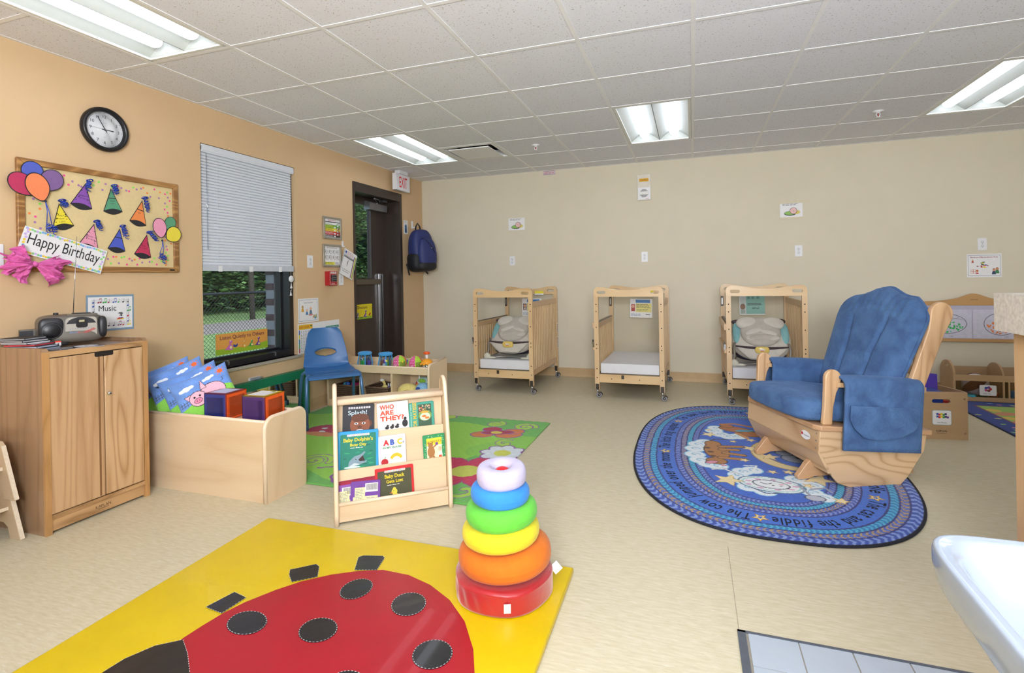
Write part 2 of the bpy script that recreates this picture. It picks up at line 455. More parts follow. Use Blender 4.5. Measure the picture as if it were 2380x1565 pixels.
def floor_material():
    m, nt, b = _new('sheet_vinyl'); N, L = nt.nodes, nt.links
    tc = N.new('ShaderNodeTexCoord')
    def nz(scale, st, detail=3):
        mp = N.new('ShaderNodeMapping'); mp.inputs['Scale'].default_value = st; L.new(tc.outputs['Object'], mp.inputs['Vector'])
        n = N.new('ShaderNodeTexNoise'); n.inputs['Scale'].default_value = scale; n.inputs['Detail'].default_value = detail
        L.new(mp.outputs['Vector'], n.inputs['Vector']); return n
    a = nz(42, (.40, 2.2, 1), 5); c = nz(70, (.35, 2.4, 1), 2); d = nz(60, (.45, 3.0, 1), 2)
    r = N.new('ShaderNodeValToRGB'); r.color_ramp.elements[0].position = .32; r.color_ramp.elements[1].position = .68
    r.color_ramp.elements[0].color = (*lin('#c8be9f'), 1); r.color_ramp.elements[1].color = (*lin('#d6cdb4'), 1)
    L.new(a.outputs['Fac'], r.inputs['Fac'])
    r2 = N.new('ShaderNodeValToRGB'); r2.color_ramp.elements[0].position = .62; r2.color_ramp.elements[1].position = .72
    r2.color_ramp.elements[0].color = (0, 0, 0, 1); r2.color_ramp.elements[1].color = (.55, .55, .55, 1)
    L.new(c.outputs['Fac'], r2.inputs['Fac'])
    mx = N.new('ShaderNodeMix'); mx.data_type = 'RGBA'; mx.inputs['B'].default_value = (*lin('#dedcd8'), 1)
    L.new(r2.outputs['Color'], mx.inputs['Factor']); L.new(r.outputs['Color'], mx.inputs['A'])
    r3 = N.new('ShaderNodeValToRGB'); r3.color_ramp.elements[0].position = .62; r3.color_ramp.elements[1].position = .74
    r3.color_ramp.elements[0].color = (0, 0, 0, 1); r3.color_ramp.elements[1].color = (.5, .5, .5, 1)
    L.new(d.outputs['Fac'], r3.inputs['Fac'])
    mx2 = N.new('ShaderNodeMix'); mx2.data_type = 'RGBA'; mx2.inputs['B'].default_value = (*lin('#b5a37c'), 1)
    L.new(r3.outputs['Color'], mx2.inputs['Factor']); L.new(mx.outputs['Result'], mx2.inputs['A'])
    L.new(mx2.outputs['Result'], b.inputs['Base Color'])
    b.inputs['Roughness'].default_value = .42; b.inputs['Specular IOR Level'].default_value = .35
    return m
def tile_material():
    m, nt, b = _new('acoustic_tile'); N, L = nt.nodes, nt.links
    tc = N.new('ShaderNodeTexCoord')
    n = N.new('ShaderNodeTexNoise'); n.inputs['Scale'].default_value = 110; n.inputs['Detail'].default_value = 2; L.new(tc.outputs['Object'], n.inputs['Vector'])
    r = N.new('ShaderNodeValToRGB'); r.color_ramp.elements[0].position = .30; r.color_ramp.elements[1].position = .36
    r.color_ramp.elements[0].color = (*lin('#b3aca6'), 1); r.color_ramp.elements[1].color = (*lin('#eaebf4'), 1)
    L.new(n.outputs['Fac'], r.inputs['Fac']); L.new(r.outputs['Color'], b.inputs['Base Color'])
    n2 = N.new('ShaderNodeTexNoise'); n2.inputs['Scale'].default_value = 160; L.new(tc.outputs['Object'], n2.inputs['Vector'])
    bp = N.new('ShaderNodeBump'); bp.inputs['Strength'].default_value = .25; bp.inputs['Distance'].default_value = .004
    L.new(n2.outputs['Fac'], bp.inputs['Height']); L.new(bp.outputs['Normal'], b.inputs['Normal'])
    b.inputs['Roughness'].default_value = .9; b.inputs['Specular IOR Level'].default_value = .2
    return m

XR, YF = 4.0, -2.6
b = B(); b.box(WL-.3, XR+.2, YF-.2, WB+.3, -.1, 0, floor_material())
# fine seam of the sheet flooring, running from the tiled corner to the back
b.box(.129, .132, 1.89, 2.45, 0, .0006, mat('seam', '#a89c84', .6)); tag(b.build('floor'), kind='structure')
# white floor tiles let into the vinyl by the sink, behind a metal edge strip
b = B(); TW = mat('floor_tile', '#b4becb', .3, noise_=.03, nscale=9); GR = mat('grout', '#8f887c', .8)
b.box(.14, 2.6, -1.2, 1.874, 0, .003, GR)
for i in range(16):
    for j in range(20):
        b.box(.158+i*.152, .158+i*.152+.148, 1.868-(j+1)*.152+.004, 1.868-j*.152, .001, .005, TW)
b.box(.125, .150, -1.2, 1.878, 0, .007, mat('edge_strip', '#6d7480', .45, .6)); b.box(.125, 2.6, 1.868, 1.878, 0, .007, MATS['edge_strip'])
tag(b.build('trim_1'), kind='structure')
# ceiling: lay-in tiles on exposed tees, open where the light fittings and the air outlet sit
GX, GY, TT = -3.6282, 5.8701, .6096
LIGHTS = [(1, 1), (1, 6), (5, 1), (9, 1)]
b = B(); TM = tile_material(); holes = {(i, j+k) for i, j in LIGHTS for k in (0, 1)} | {(2, 1)}
for i in range(0, 13):
    for j in range(-1, 15):
        if (i, j) in holes: continue
        x0, x1 = max(GX+i*TT, WL), min(GX+(i+1)*TT, XR); y1, y0 = min(GY-j*TT, WB), max(GY-(j+1)*TT, YF)
        if x1-x0 < .02 or y1-y0 < .02: continue
        b.box(x0+.009, x1-.009, y0+.009, y1-.009, CZ-.001, CZ+.02, TM)
b.box(WL-.2, XR+.2, YF-.2, WB+.2, CZ+.16, CZ+.2, CEILW)
tag(b.build('ceiling'), kind='structure')
b = B()
for i in range(0, 13):
    x = GX+i*TT
    if WL < x < XR: b.box(x-.012, x+.012, YF, WB, CZ-.004, CZ+.03, CEILW)
for j in range(-1, 15):
    y = GY-j*TT
    if YF < y < WB:
        cuts = sorted((GX+i*TT, GX+(i+1)*TT) for i, q in LIGHTS if q+1 == j); xs = [WL]+[v for c in cuts for v in c]+[XR]
        for xa, xb_ in zip(xs[::2], xs[1::2]): b.box(xa, xb_, y-.012, y+.012, CZ-.0035, CZ+.03, CEILW)
b.box(WL, WL+.02, YF, WB, CZ-.003, CZ+.02, CEILW); b.box(WL, XR, WB-.02, WB, CZ-.003, CZ+.02, CEILW)
tag(b.build('trim_2'), kind='structure')
# walls
WY0, WY1, WZ0, WZ1 = 2.845, 3.800, .545, 2.247       # window opening
DY0, DY1, DZ1 = 4.635, 5.600, 2.273                   # door opening
b = B(); T = WL-.24
for y0, y1, z0, z1 in ((YF, WY0, 0, CZ), (WY0, WY1, 0, WZ0), (WY0, WY1, WZ1, CZ), (WY1, DY0, 0, CZ), (DY0, DY1, DZ1, CZ), (DY1, WB+.2, 0, CZ)):
    b.box(T, WL, y0, y1, z0, z1+.16*(z1 == CZ), WALLO)
tag(b.build('wall_left'), kind='structure')
b = B(); b.box(WL, XR+.2, WB, WB+.2, 0, CZ+.16, WALLC); tag(b.build('wall_back'), kind='structure')
b = B(); b.box(XR, XR+.2, YF, WB, 0, CZ+.16, WALLC); tag(b.build('wall_right'), kind='structure')
b = B(); b.box(WL, XR+.2, YF-.2, YF, 0, CZ+.16, WALLC); tag(b.build('wall_front'), kind='structure')
def cove(name, pts):
    b = B()
    for x0, x1, y0, y1, ax, sg in pts:
        pr = [(0, 0), (.013, 0), (.010, .006), (.006, .016), (.0045, .03), (.0045, .10), (.002, .104), (0, .104)]
        if ax == 'x': b.prism([(y0-u, v) for u, v in pr], x0, x1, 'x', BASEM)
        else: b.prism([(x0+u*sg, v) for u, v in pr], y0, y1, 'y', BASEM)
    tag(b.build(name), kind='structure')
cove('baseboard_back', [(WL, XR, WB, WB, 'x', 1)])
cove('baseboard_left', [(WL, 0, YF, DY0, 'y', 1), (WL, 0, DY1, WB, 'y', 1)])

# ------------------------------------------------------------------ window
FR = mat('window_black', '#17171b', .35, noise_=.15, nscale=20); GLASS = clear('window_glass', '#f4f7f9', .03)
w = empty('window_1', (WL, (WY0+WY1)/2, WZ0), kind='structure')
def W(b, n): o = b.build(n); o.parent = w; o.matrix_parent_inverse = Matrix.Translation(-w.location); return o
b = B()
x0, x1 = WL-.205, WL-.045
b.box(x0, x1, WY0, WY0+.035, WZ0, WZ1, FR, .003); b.box(x0, x1, WY1-.045, WY1, WZ0, WZ1, FR, .003)
b.box(x0, x1, WY0+.035, WY1-.045, WZ0, WZ0+.052, FR, .003); b.box(x0, x1, WY0+.035, WY1-.045, WZ1-.05, WZ1, FR, .003)
b.box(x0, x0+.045, WY0+.03, WY1-.04, WZ0+.052, WZ0+.072, FR); b.box(x0+.04, x0+.075, WY1-.062, WY1-.04, WZ0+.05, WZ1, FR)
W(b, 'window_frame')
b = B(); b.box(x0+.012, x0+.018, WY0+.03, WY1-.05, WZ0+.06, WZ1-.04, GLASS); W(b, 'pane')
for yy in (WY0+.24, WY0+.72):
    b = B(); b.box(x1-.03, x1+.001, yy, yy+.012, WZ0+.05, WZ0+.056, STEEL); b.box(x1, x1+.008, yy+.004, yy+.012, WZ0+.02, WZ0+.056, STEEL); b.box(x1, x1+.012, yy-.006, yy+.012, WZ0+.035, WZ0+.041, STEEL)
    W(b, 'latch')
b = B(); b.box(WL-.10, WL+.022, WY0-.005, WY1+.03, WZ0-.022, WZ0, mat('sill_stone', '#a89f92', .35, noise_=.12, nscale=60), .004); W(b, 'window_sill')

# blind, half lowered
BL = mat('blind_white', '#d9dde6', .45, noise_=.015)
t = empty('window_blind', (WL-.03, (WY0+WY1)/2, WZ1), label='white horizontal slat blind lowered over the upper two thirds of the window', cat='blind')
def P(b, n): o = b.build(n); o.parent = t; o.matrix_parent_inverse = Matrix.Translation(-t.location); return o
by0, by1, xb = WY0+.012, WY1-.028, WL-.027
b = B(); b.box(xb-.02, xb+.022, by0, by1+.01, WZ1-.062, WZ1-.004, BL, .003); b.box(xb+.016, xb+.026, by0, by1+.012, WZ1-.05, WZ1-.018, BL, .003); P(b, 'headrail')
b = B(); n = 37; zt, zb = WZ1-.07, 1.362
for i in range(n):
    z = zt-(zt-zb)*i/(n-1)
    b.prism([(xb-.004, z+.0125), (xb+.004, z+.002), (xb+.006, z-.0125), (xb+.0045, z-.0125), (xb+.0028, z+.0015), (xb-.005, z+.0115)], by0+.004, by1-.004, 'y', BL)
for yy in (by0+.14, by0+.44, by1-.17): b.box(xb+.007, xb+.008, yy, yy+.004, zb, zt, BL)
P(b, 'slats')
b = B(); b.box(xb-.016, xb+.018, by0, by1, 1.302, 1.350, mat('blind_grey', '#c3c8d4', .4), .004)
for yy in (by0+.15, by0+.44, by1-.16): b.box(xb+.016, xb+.021, yy-.016, yy+.016, 1.297, 1.342, WHITE, .004)
P(b, 'bottom_rail')
b = B(); yc = WY1-.075
b.tube([(xb+.03, yc, WZ1-.06), (xb+.03, yc, 1.13)], .0014, WHITE, 6); P(b, 'pull_cord')
b = B(); b.lathe([(0, -.006), (.026, -.005), (.03, 0), (.026, .005), (0, .006)], WHITE, 20, T=TR(xb+.032, yc, 1.235) @ RY(PI/2))
P(b, 'cord_cleat')
for yy, zz in ((yc, 1.165), (yc-.006, 1.10)): b = B(); b.lathe([(.002, .035), (.004, .012), (.011, -.014), (0, -.014)], WHITE, 10, T=TR(xb+.03, yy, zz)); P(b, 'cord_tassel')
b = B(); b.tube([(xb+.028, by0+.035, WZ1-.07), (xb+.03, by0+.035, 1.46)], .004, clear('wand', '#e8ecf2', .25), 6); P(b, 'tilt_wand')

# ------------------------------------------------------------------ door
DB = mat('door_brown', '#3a2f2a', .35, noise_=.08, nscale=14, spec=.5); DD = mat('door_leaf_brown', '#3f332d', .4, noise_=.06)
d = empty('door_1', (WL, (DY0+DY1)/2, 0), kind='structure')
def D(b, n, par=None):
    o = b.build(n); o.parent = par or d
    if par is None: o.matrix_parent_inverse = Matrix.Translation(-d.location)
    return o
b = B(); xl = WL-.195
for y0, y1, z0, z1 in ((DY0, DY0+.026, 0, DZ1), (DY1-.05, DY1, 0, DZ1), (DY0+.026, DY1-.05, DZ1-.1, DZ1)):
    b.box(xl-.045, WL+.012, y0, y1, z0, z1, DB, .003)
b.box(xl-.03, xl, DY0+.026, DY0+.04, 0, DZ1-.1, DB); b.box(xl, xl+.018, DY1-.064, DY1-.05, 0, DZ1-.1, DB); b.box(xl-.03, xl, DY0+.05, DY1-.05, DZ1-.115, DZ1-.1, DB)
b.box(xl-.05, WL, DY0, DY1, -.01, .012, STEEL)
D(b, 'door_frame')
ly0, ly1, lz1 = DY0+.032, DY1-.055, DZ1-.115; gy0, gy1, gz0, gz1 = ly0+.075, 5.225, 1.235, 2.09
b = B()
for y0, y1, z0, z1 in ((ly0, gy0, .014, lz1), (gy1, ly1, .014, lz1), (gy0, gy1, .014, gz0), (gy0, gy1, gz1, lz1)): b.box(xl-.045, xl, y0, y1, z0, z1, DD)
b.prism([(gy0-.02, gz0-.02), (gy1+.02, gz0-.02), (gy1+.02, gz1+.02), (gy0-.02, gz1+.02)], xl, xl+.012, 'x', DB, hole=[(gy0, gz0), (gy1, gz0), (gy1, gz1), (gy0, gz1)])
leaf = D(b, 'door_leaf')
b = B(); b.box(xl-.026, xl-.02, gy0, gy1, gz0, gz1, GLASS); D(b, 'pane', leaf)
b = B(); b.box(xl+.03, xl+.062, ly0+.05, 5.36, 1.165, 1.225, mat('bar_bronze', '#6e6459', .35, .7), .008); b.box(xl, xl+.04, ly0+.06, ly0+.12, 1.175, 1.215, STEEL); b.box(xl, xl+.045, 5.30, 5.38, 1.165, 1.225, STEEL, .006); D(b, 'panic_bar', leaf)
b = B(); b.box(xl+.01, xl+.035, 5.365, 5.385, .3, 1.285, CHROME, .003); b.box(xl+.01, xl+.035, 5.402, 5.425, .05, 1.285, CHROME, .003); b.box(xl, xl+.012, 5.36, 5.43, .04, 1.29, STEEL); D(b, 'vertical_rod', leaf)
CL = mat('closer_grey', '#77777c', .3, .6)
b = B(); b.box(xl+.005, xl+.085, 5.10, 5.46, 2.035, 2.115, CL, .008); b.box(xl, xl+.03, 5.12, 5.36, 2.10, 2.14, CL, .004)
b.tube([(xl+.05, 5.30, 2.11), (xl+.05, 5.30, 2.15)], .012, CL, 10); b.tube([(xl+.05, 5.30, 2.148), (xl+.14, 5.12, 2.155)], .009, CL, 8); b.tube([(xl+.14, 5.12, 2.16), (xl+.06, 5.43, 2.163)], .008, CL, 8); b.lathe([(0, 0), (.016, 0), (.016, .02), (0, .022)], CL, 12, T=TR(xl+.14, 5.12, 2.145))
b.box(xl+.02, xl+.09, 5.38, 5.46, 2.155, 2.175, CL, .003); D(b, 'door_closer', leaf)
# ------------------------------------------------------------------ light
wd = bpy.data.worlds.new('sky'); bpy.context.scene.world = wd; wd.use_nodes = True
nt = wd.node_tree; sk = nt.nodes.new('ShaderNodeTexSky'); sk.sky_type = 'NISHITA'; sk.sun_disc = False; sk.sun_elevation = math.radians(48); sk.sun_rotation = 2.2; sk.dust_density = 2.5
nt.links.new(sk.outputs['Color'], nt.nodes['Background'].inputs['Color']); nt.nodes['Background'].inputs['Strength'].default_value = .5
def area(name, loc, rot, sx, sy, power, col):
    l = bpy.data.lights.new(name, 'AREA'); l.shape = 'RECTANGLE'; l.size, l.size_y = sx, sy; l.energy = power; l.color = col
    o = bpy.data.objects.new(name, l); COL.objects.link(o); o.location = loc; o.rotation_euler = rot; return o
# the photographer's strobe, thrown up at the ceiling from behind the camera
area('bounce_flash', (.3, -1.3, 1.7), (PI-.92, 0, 0), 1.4, 1.0, 290, (.93, .97, 1.0))
area('key_strobe', (-.1, -1.6, 2.2), (math.radians(66), 0, .12), 1.6, 1.0, 7, (.92, .97, 1.0))
# ceiling fittings further back in the room, behind the photographer
for k, (i, j) in enumerate(((1, 11), (5, 6), (5, 11), (1, 14))):
    area('ceiling_lamp', (GX+(i+.5)*TT, GY-(j+1)*TT, CZ-.01), (0, 0, 0), .5, 1.1, 4, (.94, .98, 1.0))

# ------------------------------------------------------------------ outdoors
LAWN = mat('lawn', '#7f9f5c', .9, noise_=.35, nscale=9, bump=.5, bscale=60); GRAV = mat('gravel', '#969188', .9, noise_=.2, nscale=30)
b = B(); b.box(-40, WL-.24, -10, 45, -.35, -.15, LAWN); tag(b.build('lawn_ground'), kind='structure')
b = B(); b.box(-15.2, -12.2, -10, 45, -.16, -.13, GRAV); tag(b.build('gravel_path'), kind='structure')
b = B(); BR = mat('brick', '#5d4a48', .85, noise_=.2, nscale=18); MO = mat('mortar', '#8d8d90', .9)
b.box(WL-.34, WL-.245, WY1-.02, 4.55, -.15, 2.7, MO)
for k in range(40):
    for j in range(5): b.box(WL-.344, WL-.25, WY1-.024+j*.16+(k % 2)*.07-.04*(k % 2), min(WY1-.024+j*.16+.15+(k % 2)*.03, 4.56), -.14+k*.071, -.14+k*.071+.06, BR)
tag(b.build('brick_pier'), kind='structure')
# chain link fence
fb = mat('fence_black', '#22262f', .5, .3)
t = empty('chain_link_fence', (-7.1, 7, -.15), label='black chain link fence across the lawn outside the window', cat='fence')
def Fz(b, n): o = b.build(n); o.parent = t; o.matrix_parent_inverse = Matrix.Translation((7.1, -7, .15)); return o
b = B(); b.tube([(-7.1, 1, 1.04), (-7.1, 16, 1.04)], .021, fb, 8); Fz(b, 'top_rail')
for y in (1.6, 4.4, 7.25, 10.1, 13):
    b = B(); b.tube([(-7.1, y, -.2), (-7.1, y, 1.07)], .03, fb, 8); b.lathe([(.034, 0), (.03, .02), (0, .03)], fb, 10, T=TR(-7.1, y, 1.07)); Fz(b, 'fence_post')
b = B(); s_ = .066; y0, y1, z0, z1 = 4.0, 11.0, -.12, 1.03; hh = z1-z0
def wire(a, e):
    d = (Vector(e)-Vector(a)).normalized(); u = Vector((1, 0, 0)); w_ = d.cross(u); r = .0031
    vs = [Vector(q)+u*(r*math.cos(k*2.094))+w_*(r*math.sin(k*2.094)) for q in (a, e) for k in range(3)]
    b.add(vs, [(0, 1, 4, 3), (1, 2, 5, 4), (2, 0, 3, 5)], fb)
y = y0-hh
while y < y1:
    for sg in (1, -1):
        a, e = (-7.09, y, z0), (-7.09, y+hh, z1)
        if sg < 0: a, e = (-7.093, y, z1), (-7.093, y+hh, z0)
        wire(a, e)
    y += s_
Fz(b, 'wire_mesh')
# trees of the wood behind the lawn
BK = mat('bark', '#4f4a44', .9, noise_=.3, nscale=20); BKB = mat('bark_birch', '#aaa79f', .8, noise_=.25, nscale=12, stretch=(1, 1, .4))
LFS = [mat('leaf_dark', '#2e4a2a', .6, noise_=.4, nscale=2), mat('leaf_mid', '#456b38', .6, noise_=.4, nscale=2), mat('leaf_light', '#6c9150', .6, noise_=.4, nscale=2)]
def leaves(b, c, r, n, size, rr):
    for _ in range(n):
        while True:
            p = Vector((rr.uniform(-1, 1), rr.uniform(-1, 1), rr.uniform(-1, 1)))
            if p.length < 1: break
        p = Vector((c[0]+p.x*r[0], c[1]+p.y*r[1], c[2]+p.z*r[2])); s = size*rr.uniform(.6, 1.5)
        e = Matrix.Rotation(rr.uniform(0, 6.3), 3, 'Z') @ Matrix.Rotation(rr.uniform(-1.2, 1.2), 3, 'X')
        q = [p+e @ Vector(v) for v in ((-s, 0, 0), (-.2*s, .5*s, .1*s), (s, 0, 0), (.1*s, -.5*s, .1*s))]
        b.add(q, [(0, 1, 2, 3)], LFS[rr.choice((0, 0, 1, 1, 2))])
protos = []
for k in range(4):
    rr = random.Random(20+k); r_ = empty('forest_tree'); b = B(); h = 9+k
    birch = k % 2 == 0
    b.tube([(0, 0, 0), (.06*(k-1), .04, h*.4), (.02, -.05*k, h)], [.16-.03*k+.03, .11, .04], BKB if birch else BK, 8)
    for q in range(7):
        a = rr.uniform(0, 6.3); z = rr.uniform(.3, .9)*h; b.tube([(0, 0, z), (math.cos(a)*.9, math.sin(a)*.9, z+.7)], [.04, .012], BKB if birch else BK, 5)
    o = b.build('trunk', r_)
    b = B()
    for q in range(9): leaves(b, (rr.uniform(-.45, .45), rr.uniform(-.45, .45), h*rr.uniform(.22, 1)), (.85, .85, .9), 260, .10, rr)
    b.build('crown', r_); protos.append(r_)
rr = random.Random(3); k = 0
for y in np.arange(6, 38, 2.9):
    x = -15.0+rr.uniform(-.6, .6); p = protos[k % 4]; T = TR(x, float(y)+rr.uniform(-.1, .1), -.15) @ RZ(rr.uniform(0, 6))
    if k < 4: p.matrix_world = T; o = p
    else: o = dup(p, T)
    tag(o, 'tall leafy tree in the wood across the lawn', 'tree', 'trees of the wood outside'); k += 1
b = B(); rr = random.Random(9)
for y in np.arange(2, 44, 1.0):
    leaves(b, (-19.6+rr.uniform(-1, .6), y, .9), (1.4, 1.3, 1.3), 330, .10, rr); leaves(b, (-20.6, y, 4.5), (1.2, 1.2, 4.8), 800, .17, rr)
tag(b.build('forest_undergrowth'), 'dense green undergrowth and foliage filling the wood across the lawn', 'undergrowth', kind='stuff')
b = B(); b.box(-23.2, -22.6, -8, 45, -.3, 9, mat('forest_dark', '#23351f', .9, noise_=.6, nscale=3)); tag(b.build('forest_background_hill'), kind='structure')

# ------------------------------------------------------------------ things on the ceiling
HOUS = mat('fixture_white', '#e4e6e2', .4, noise_=.02); REFL = mat('fixture_reflector', '#c2c6c1', .45, noise_=.02); LAMP = emis('fluorescent', '#ebf2ff', 5.6)
lb = ['four foot recessed twin tube ceiling light above the party board and clock', 'recessed twin tube ceiling light in front of the exit door', 'recessed twin tube ceiling light above the middle crib', 'recessed twin tube ceiling light cut by the right edge of the picture']
order = {(1, 6): 0, (1, 1): 1, (5, 1): 2, (9, 1): 3}
src = None
for (i, j) in LIGHTS:
    x, y = GX+(i+.5)*TT, GY-(j+1)*TT
    if src is None:
        t = empty('ceiling_light', (0, 0, 0)); src = t; hw, hl = TT/2-.014, TT-.014
        b = B()
        for a0, a1, c0, c1 in ((-hw, hw, -hl, -hl+.022), (-hw, hw, hl-.022, hl), (-hw, -hw+.022, -hl, hl), (hw-.022, hw, -hl, hl)): b.box(a0, a1, c0, c1, 0, .012, HOUS, .002)
        b.box(-hw, hw, -hl, hl, .10, .105, HOUS); 
        for a0, a1, c0, c1 in ((-hw, hw, -hl, -hl+.004), (-hw, hw, hl-.004, hl), (-hw, -hw+.004, -hl, hl), (hw-.004, hw, -hl, hl)): b.box(a0, a1, c0, c1, .01, .105, HOUS)
        b.build('housing', t)
        b = B()
        for sx in (-1, 1):
            c = sx*.137; L_ = hl-.02
            prof = [(c-.135+.27*q/14, .012+.075*math.sin(PI*q/14)) for q in range(15)]
            b.surf(lambda u, v: (prof[round(u*14)][0], -L_+2*L_*v, prof[round(u*14)][1]), 15, 2, REFL)
            for e in (-1, 1): b.prism(prof, e*L_, e*(L_-.004), 'y', REFL)
        b.build('reflector', t)
        for sx in (-1, 1):
            b = B(); c = sx*.137; L_ = hl-.10
            b.surf(lambda u, v: (c+.044*math.cos(PI*u), max(-1, min(1, (v-.5)*2.0))*L_, .062-.040*math.sin(PI*u)), 11, 9, LAMP)
            for e in (-1, 1): b.surf(lambda u, v: (c+.044*math.cos(PI*u)*math.cos(PI/2*v), e*(L_+.044*math.sin(PI/2*v)), .062-.040*math.sin(PI*u)*math.cos(PI/2*v)), 11, 5, LAMP)
            b.build('lamp_lens', t)
    else: t = dup(src)
    t.location = (x, y, CZ-.003); tag(t, lb[order[(i, j)]], 'ceiling light', 'recessed ceiling lights')
t = empty('air_vent', (GX+2.5*TT, GY-1.5*TT, CZ), label='square ceiling air vent with a dropped centre plate beside the far light', cat='vent')
b = B(); h = TT/2-.014; DK = mat('vent_dark', '#2b2a29', .8)
b.box(-h, h, -h, h, .09, .095, DK)
b.prism([(-h, -h), (h, -h), (h, h), (-h, h)], -.004, .012, 'z', CEILW, hole=rrect(-h+.03, h-.03, -h+.03, h-.03, .02))
b.build('vent_frame', t)
b = B(); b.surf(lambda u, v: ((1 if u > -1 else 1)*0, 0, 0), 2, 2, CEILW) if False else b
for sgn in (-1, 1):
    b.add([(sgn*(h-.03), -(h-.03), .01), (sgn*(h-.03), h-.03, .01), (sgn*(h-.075), h-.075, .06), (sgn*(h-.075), -(h-.075), .06)], [(0, 1, 2, 3)], CEILW)
    b.add([(-(h-.03), sgn*(h-.03), .01), (h-.03, sgn*(h-.03), .01), (h-.075, sgn*(h-.075), .06), (-(h-.075), sgn*(h-.075), .06)], [(0, 1, 2, 3)], CEILW)
b.build('vent_cone', t)
b = B(); b.box(-h+.075, h-.075, -h+.075, h-.075, -.014, -.004, CEILW, .004)
for sx in (-1, 1): b.tube([(sx*.12, 0, -.004), (sx*.12, 0, .092)], .006, STEEL, 6)
b.build('centre_plate', t)
for k, (px, py, l) in enumerate(((1245, 337, 'small white fire sprinkler head on the ceiling above the left crib'), (2041, 258, 'small white fire sprinkler head on the ceiling left of the right hand light'))):
    p = at(px, py, 'z', CZ); t = empty('sprinkler_head', (p.x, p.y, CZ), label=l, cat='sprinkler', group='ceiling sprinkler heads')
    b = B(); b.lathe([(.0, 0), (.042, 0), (.04, -.006), (.012, -.012), (.009, -.02)], WHITE, 20); b.build('cover_ring', t)
    b = B(); b.tube([(-.012, 0, -.015), (-.014, 0, -.035), (0, 0, -.05)], .003, WHITE, 6); b.tube([(.012, 0, -.015), (.014, 0, -.035), (0, 0, -.05)], .003, WHITE, 6); b.tube([(0, 0, -.014), (0, 0, -.045)], .004, flat('#b03a35'), 6)
    b.lathe([(0, -.05), (.02, -.051), (.02, -.053), (0, -.054)], WHITE, 14); b.build('deflector', t)
Z = lambda k: .0022+.0004*k                 # layers of print above a sheet
def sheet(name, T, w, h, draw, label, cat, paper=PAPER, group=None, th=.002, r=0):
    b = B()
    if r: b.prism(rrect(-w/2, w/2, -h/2, h/2, r), 0, th, 'z', paper)
    else: b.box(-w/2, w/2, -h/2, h/2, 0, th, paper)
    draw(b); o = b.build(name); o.matrix_world = T; return tag(o, label, cat, group)
def wl(cx, cy, k=4.602, ox=0, oy=340, out=.02):      # a point of the left wall, from the photo
    p = at(ox+cx/k, oy+cy/k, 'x', WL+out); return p.y, p.z

# ------------------------------------------------------------------ wall clock
t = empty('wall_clock', T=onleft(2.188, 2.163, 0), label='round black rimmed wall clock showing five to three', cat='clock')
b = B(); b.lathe([(.10, 0), (.132, 0), (.135, .012), (.131, .03), (.122, .036), (.112, .030), (.106, .016), (.106, .01), (.10, .01)], BLACKP, 48); b.build('rim', t)
b = B(); b.lathe([(0, .004), (.108, .004), (.108, .0105), (0, .0105)], mat('clock_face', '#eceef4', .5, noise_=.01), 48, smooth=False)
for k in range(1, 13):
    a = PI/2-k*PI/6; b.text(str(k), .079*math.cos(a), .079*math.sin(a)-.009, .018, INK, .0112, align='c', bold=.0)
for k in range(60):
    a = k*PI/30; c_, s_ = math.cos(a), math.sin(a); r0 = .0985 if k % 5 else .096
    b.line([(r0*c_, r0*s_), (.1015*c_, .1015*s_)], .0014 if k % 5 else .003, INK, .0112)
b.text('QUARTZ', 0, .038, .004, GREY, .0112, align='c'); b.text('CHINA', 0, -.048, .003, GREY, .0112, align='c'); b.build('dial', t)
def hand(n, ang, L, w, z, m):
    b = B(); a = math.radians(90-ang); b.line([(-.018*math.cos(a), -.018*math.sin(a)), (L*math.cos(a), L*math.sin(a))], w, m, z); b.disc(0, 0, w*1.1, m, z+.0002); b.build(n, t)
hand('hour_hand', 90, .05, .0055, .0135, INK); hand('minute_hand', 330, .085, .0048, .015, INK); hand('second_hand', 271, .088, .0016, .0165, GREY)
b = B(); b.lathe([(0, .026), (.106, .024)], clear('clock_lens', '#ffffff', .02), 40); b.build('lens', t)

# ------------------------------------------------------------------ birthday notice board
OAK = wood('oak_frame', '#8a5f34', '#b98a52', 'x', 30, 4, seed=2)
BY0, BY1, BZ0, BZ1 = 1.745, 2.65, 1.288, 1.902; bw, bh = BY1-BY0, BZ1-BZ0
t = empty('notice_board', T=onleft((BY0+BY1)/2, (BZ0+BZ1)/2, 0), label='oak framed notice board with a confetti dotted birthday display', cat='notice board')
b = B(); W2, H2, f_ = bw/2, bh/2, .034
for pts in ([(-W2, -H2), (W2, -H2), (W2-f_, -H2+f_), (-W2+f_, -H2+f_)], [(W2, -H2), (W2, H2), (W2-f_, H2-f_), (W2-f_, -H2+f_)], [(W2, H2), (-W2, H2), (-W2+f_, H2-f_), (W2-f_, H2-f_)], [(-W2, H2), (-W2, -H2), (-W2+f_, -H2+f_), (-W2+f_, H2-f_)]):
    b.prism(pts, 0, .022, 'z', OAK, .004)
b.build('frame', t)
b = B(); b.box(-W2+.02, W2-.02, -H2+.02, H2-.02, .002, .010, mat('board_cream', '#dcc594', .8, noise_=.03, nscale=60))
CF = [flat('#e8559a'), flat('#f08a4b'), flat('#a978ac'), flat('#8fdc62')]; rr = random.Random(4)
def dot(u, v): b.disc(u, v, .0068, CF[rr.randrange(4)], .0105, n=10)
for k in range(30): u = -W2+.2+.66*k/29; dot(u+rr.uniform(-.008, .008), H2-.055-rr.uniform(0, .06))
for k in range(14): dot(-W2+.05+rr.uniform(0, .055), .12-.026*k+rr.uniform(-.006, .006))
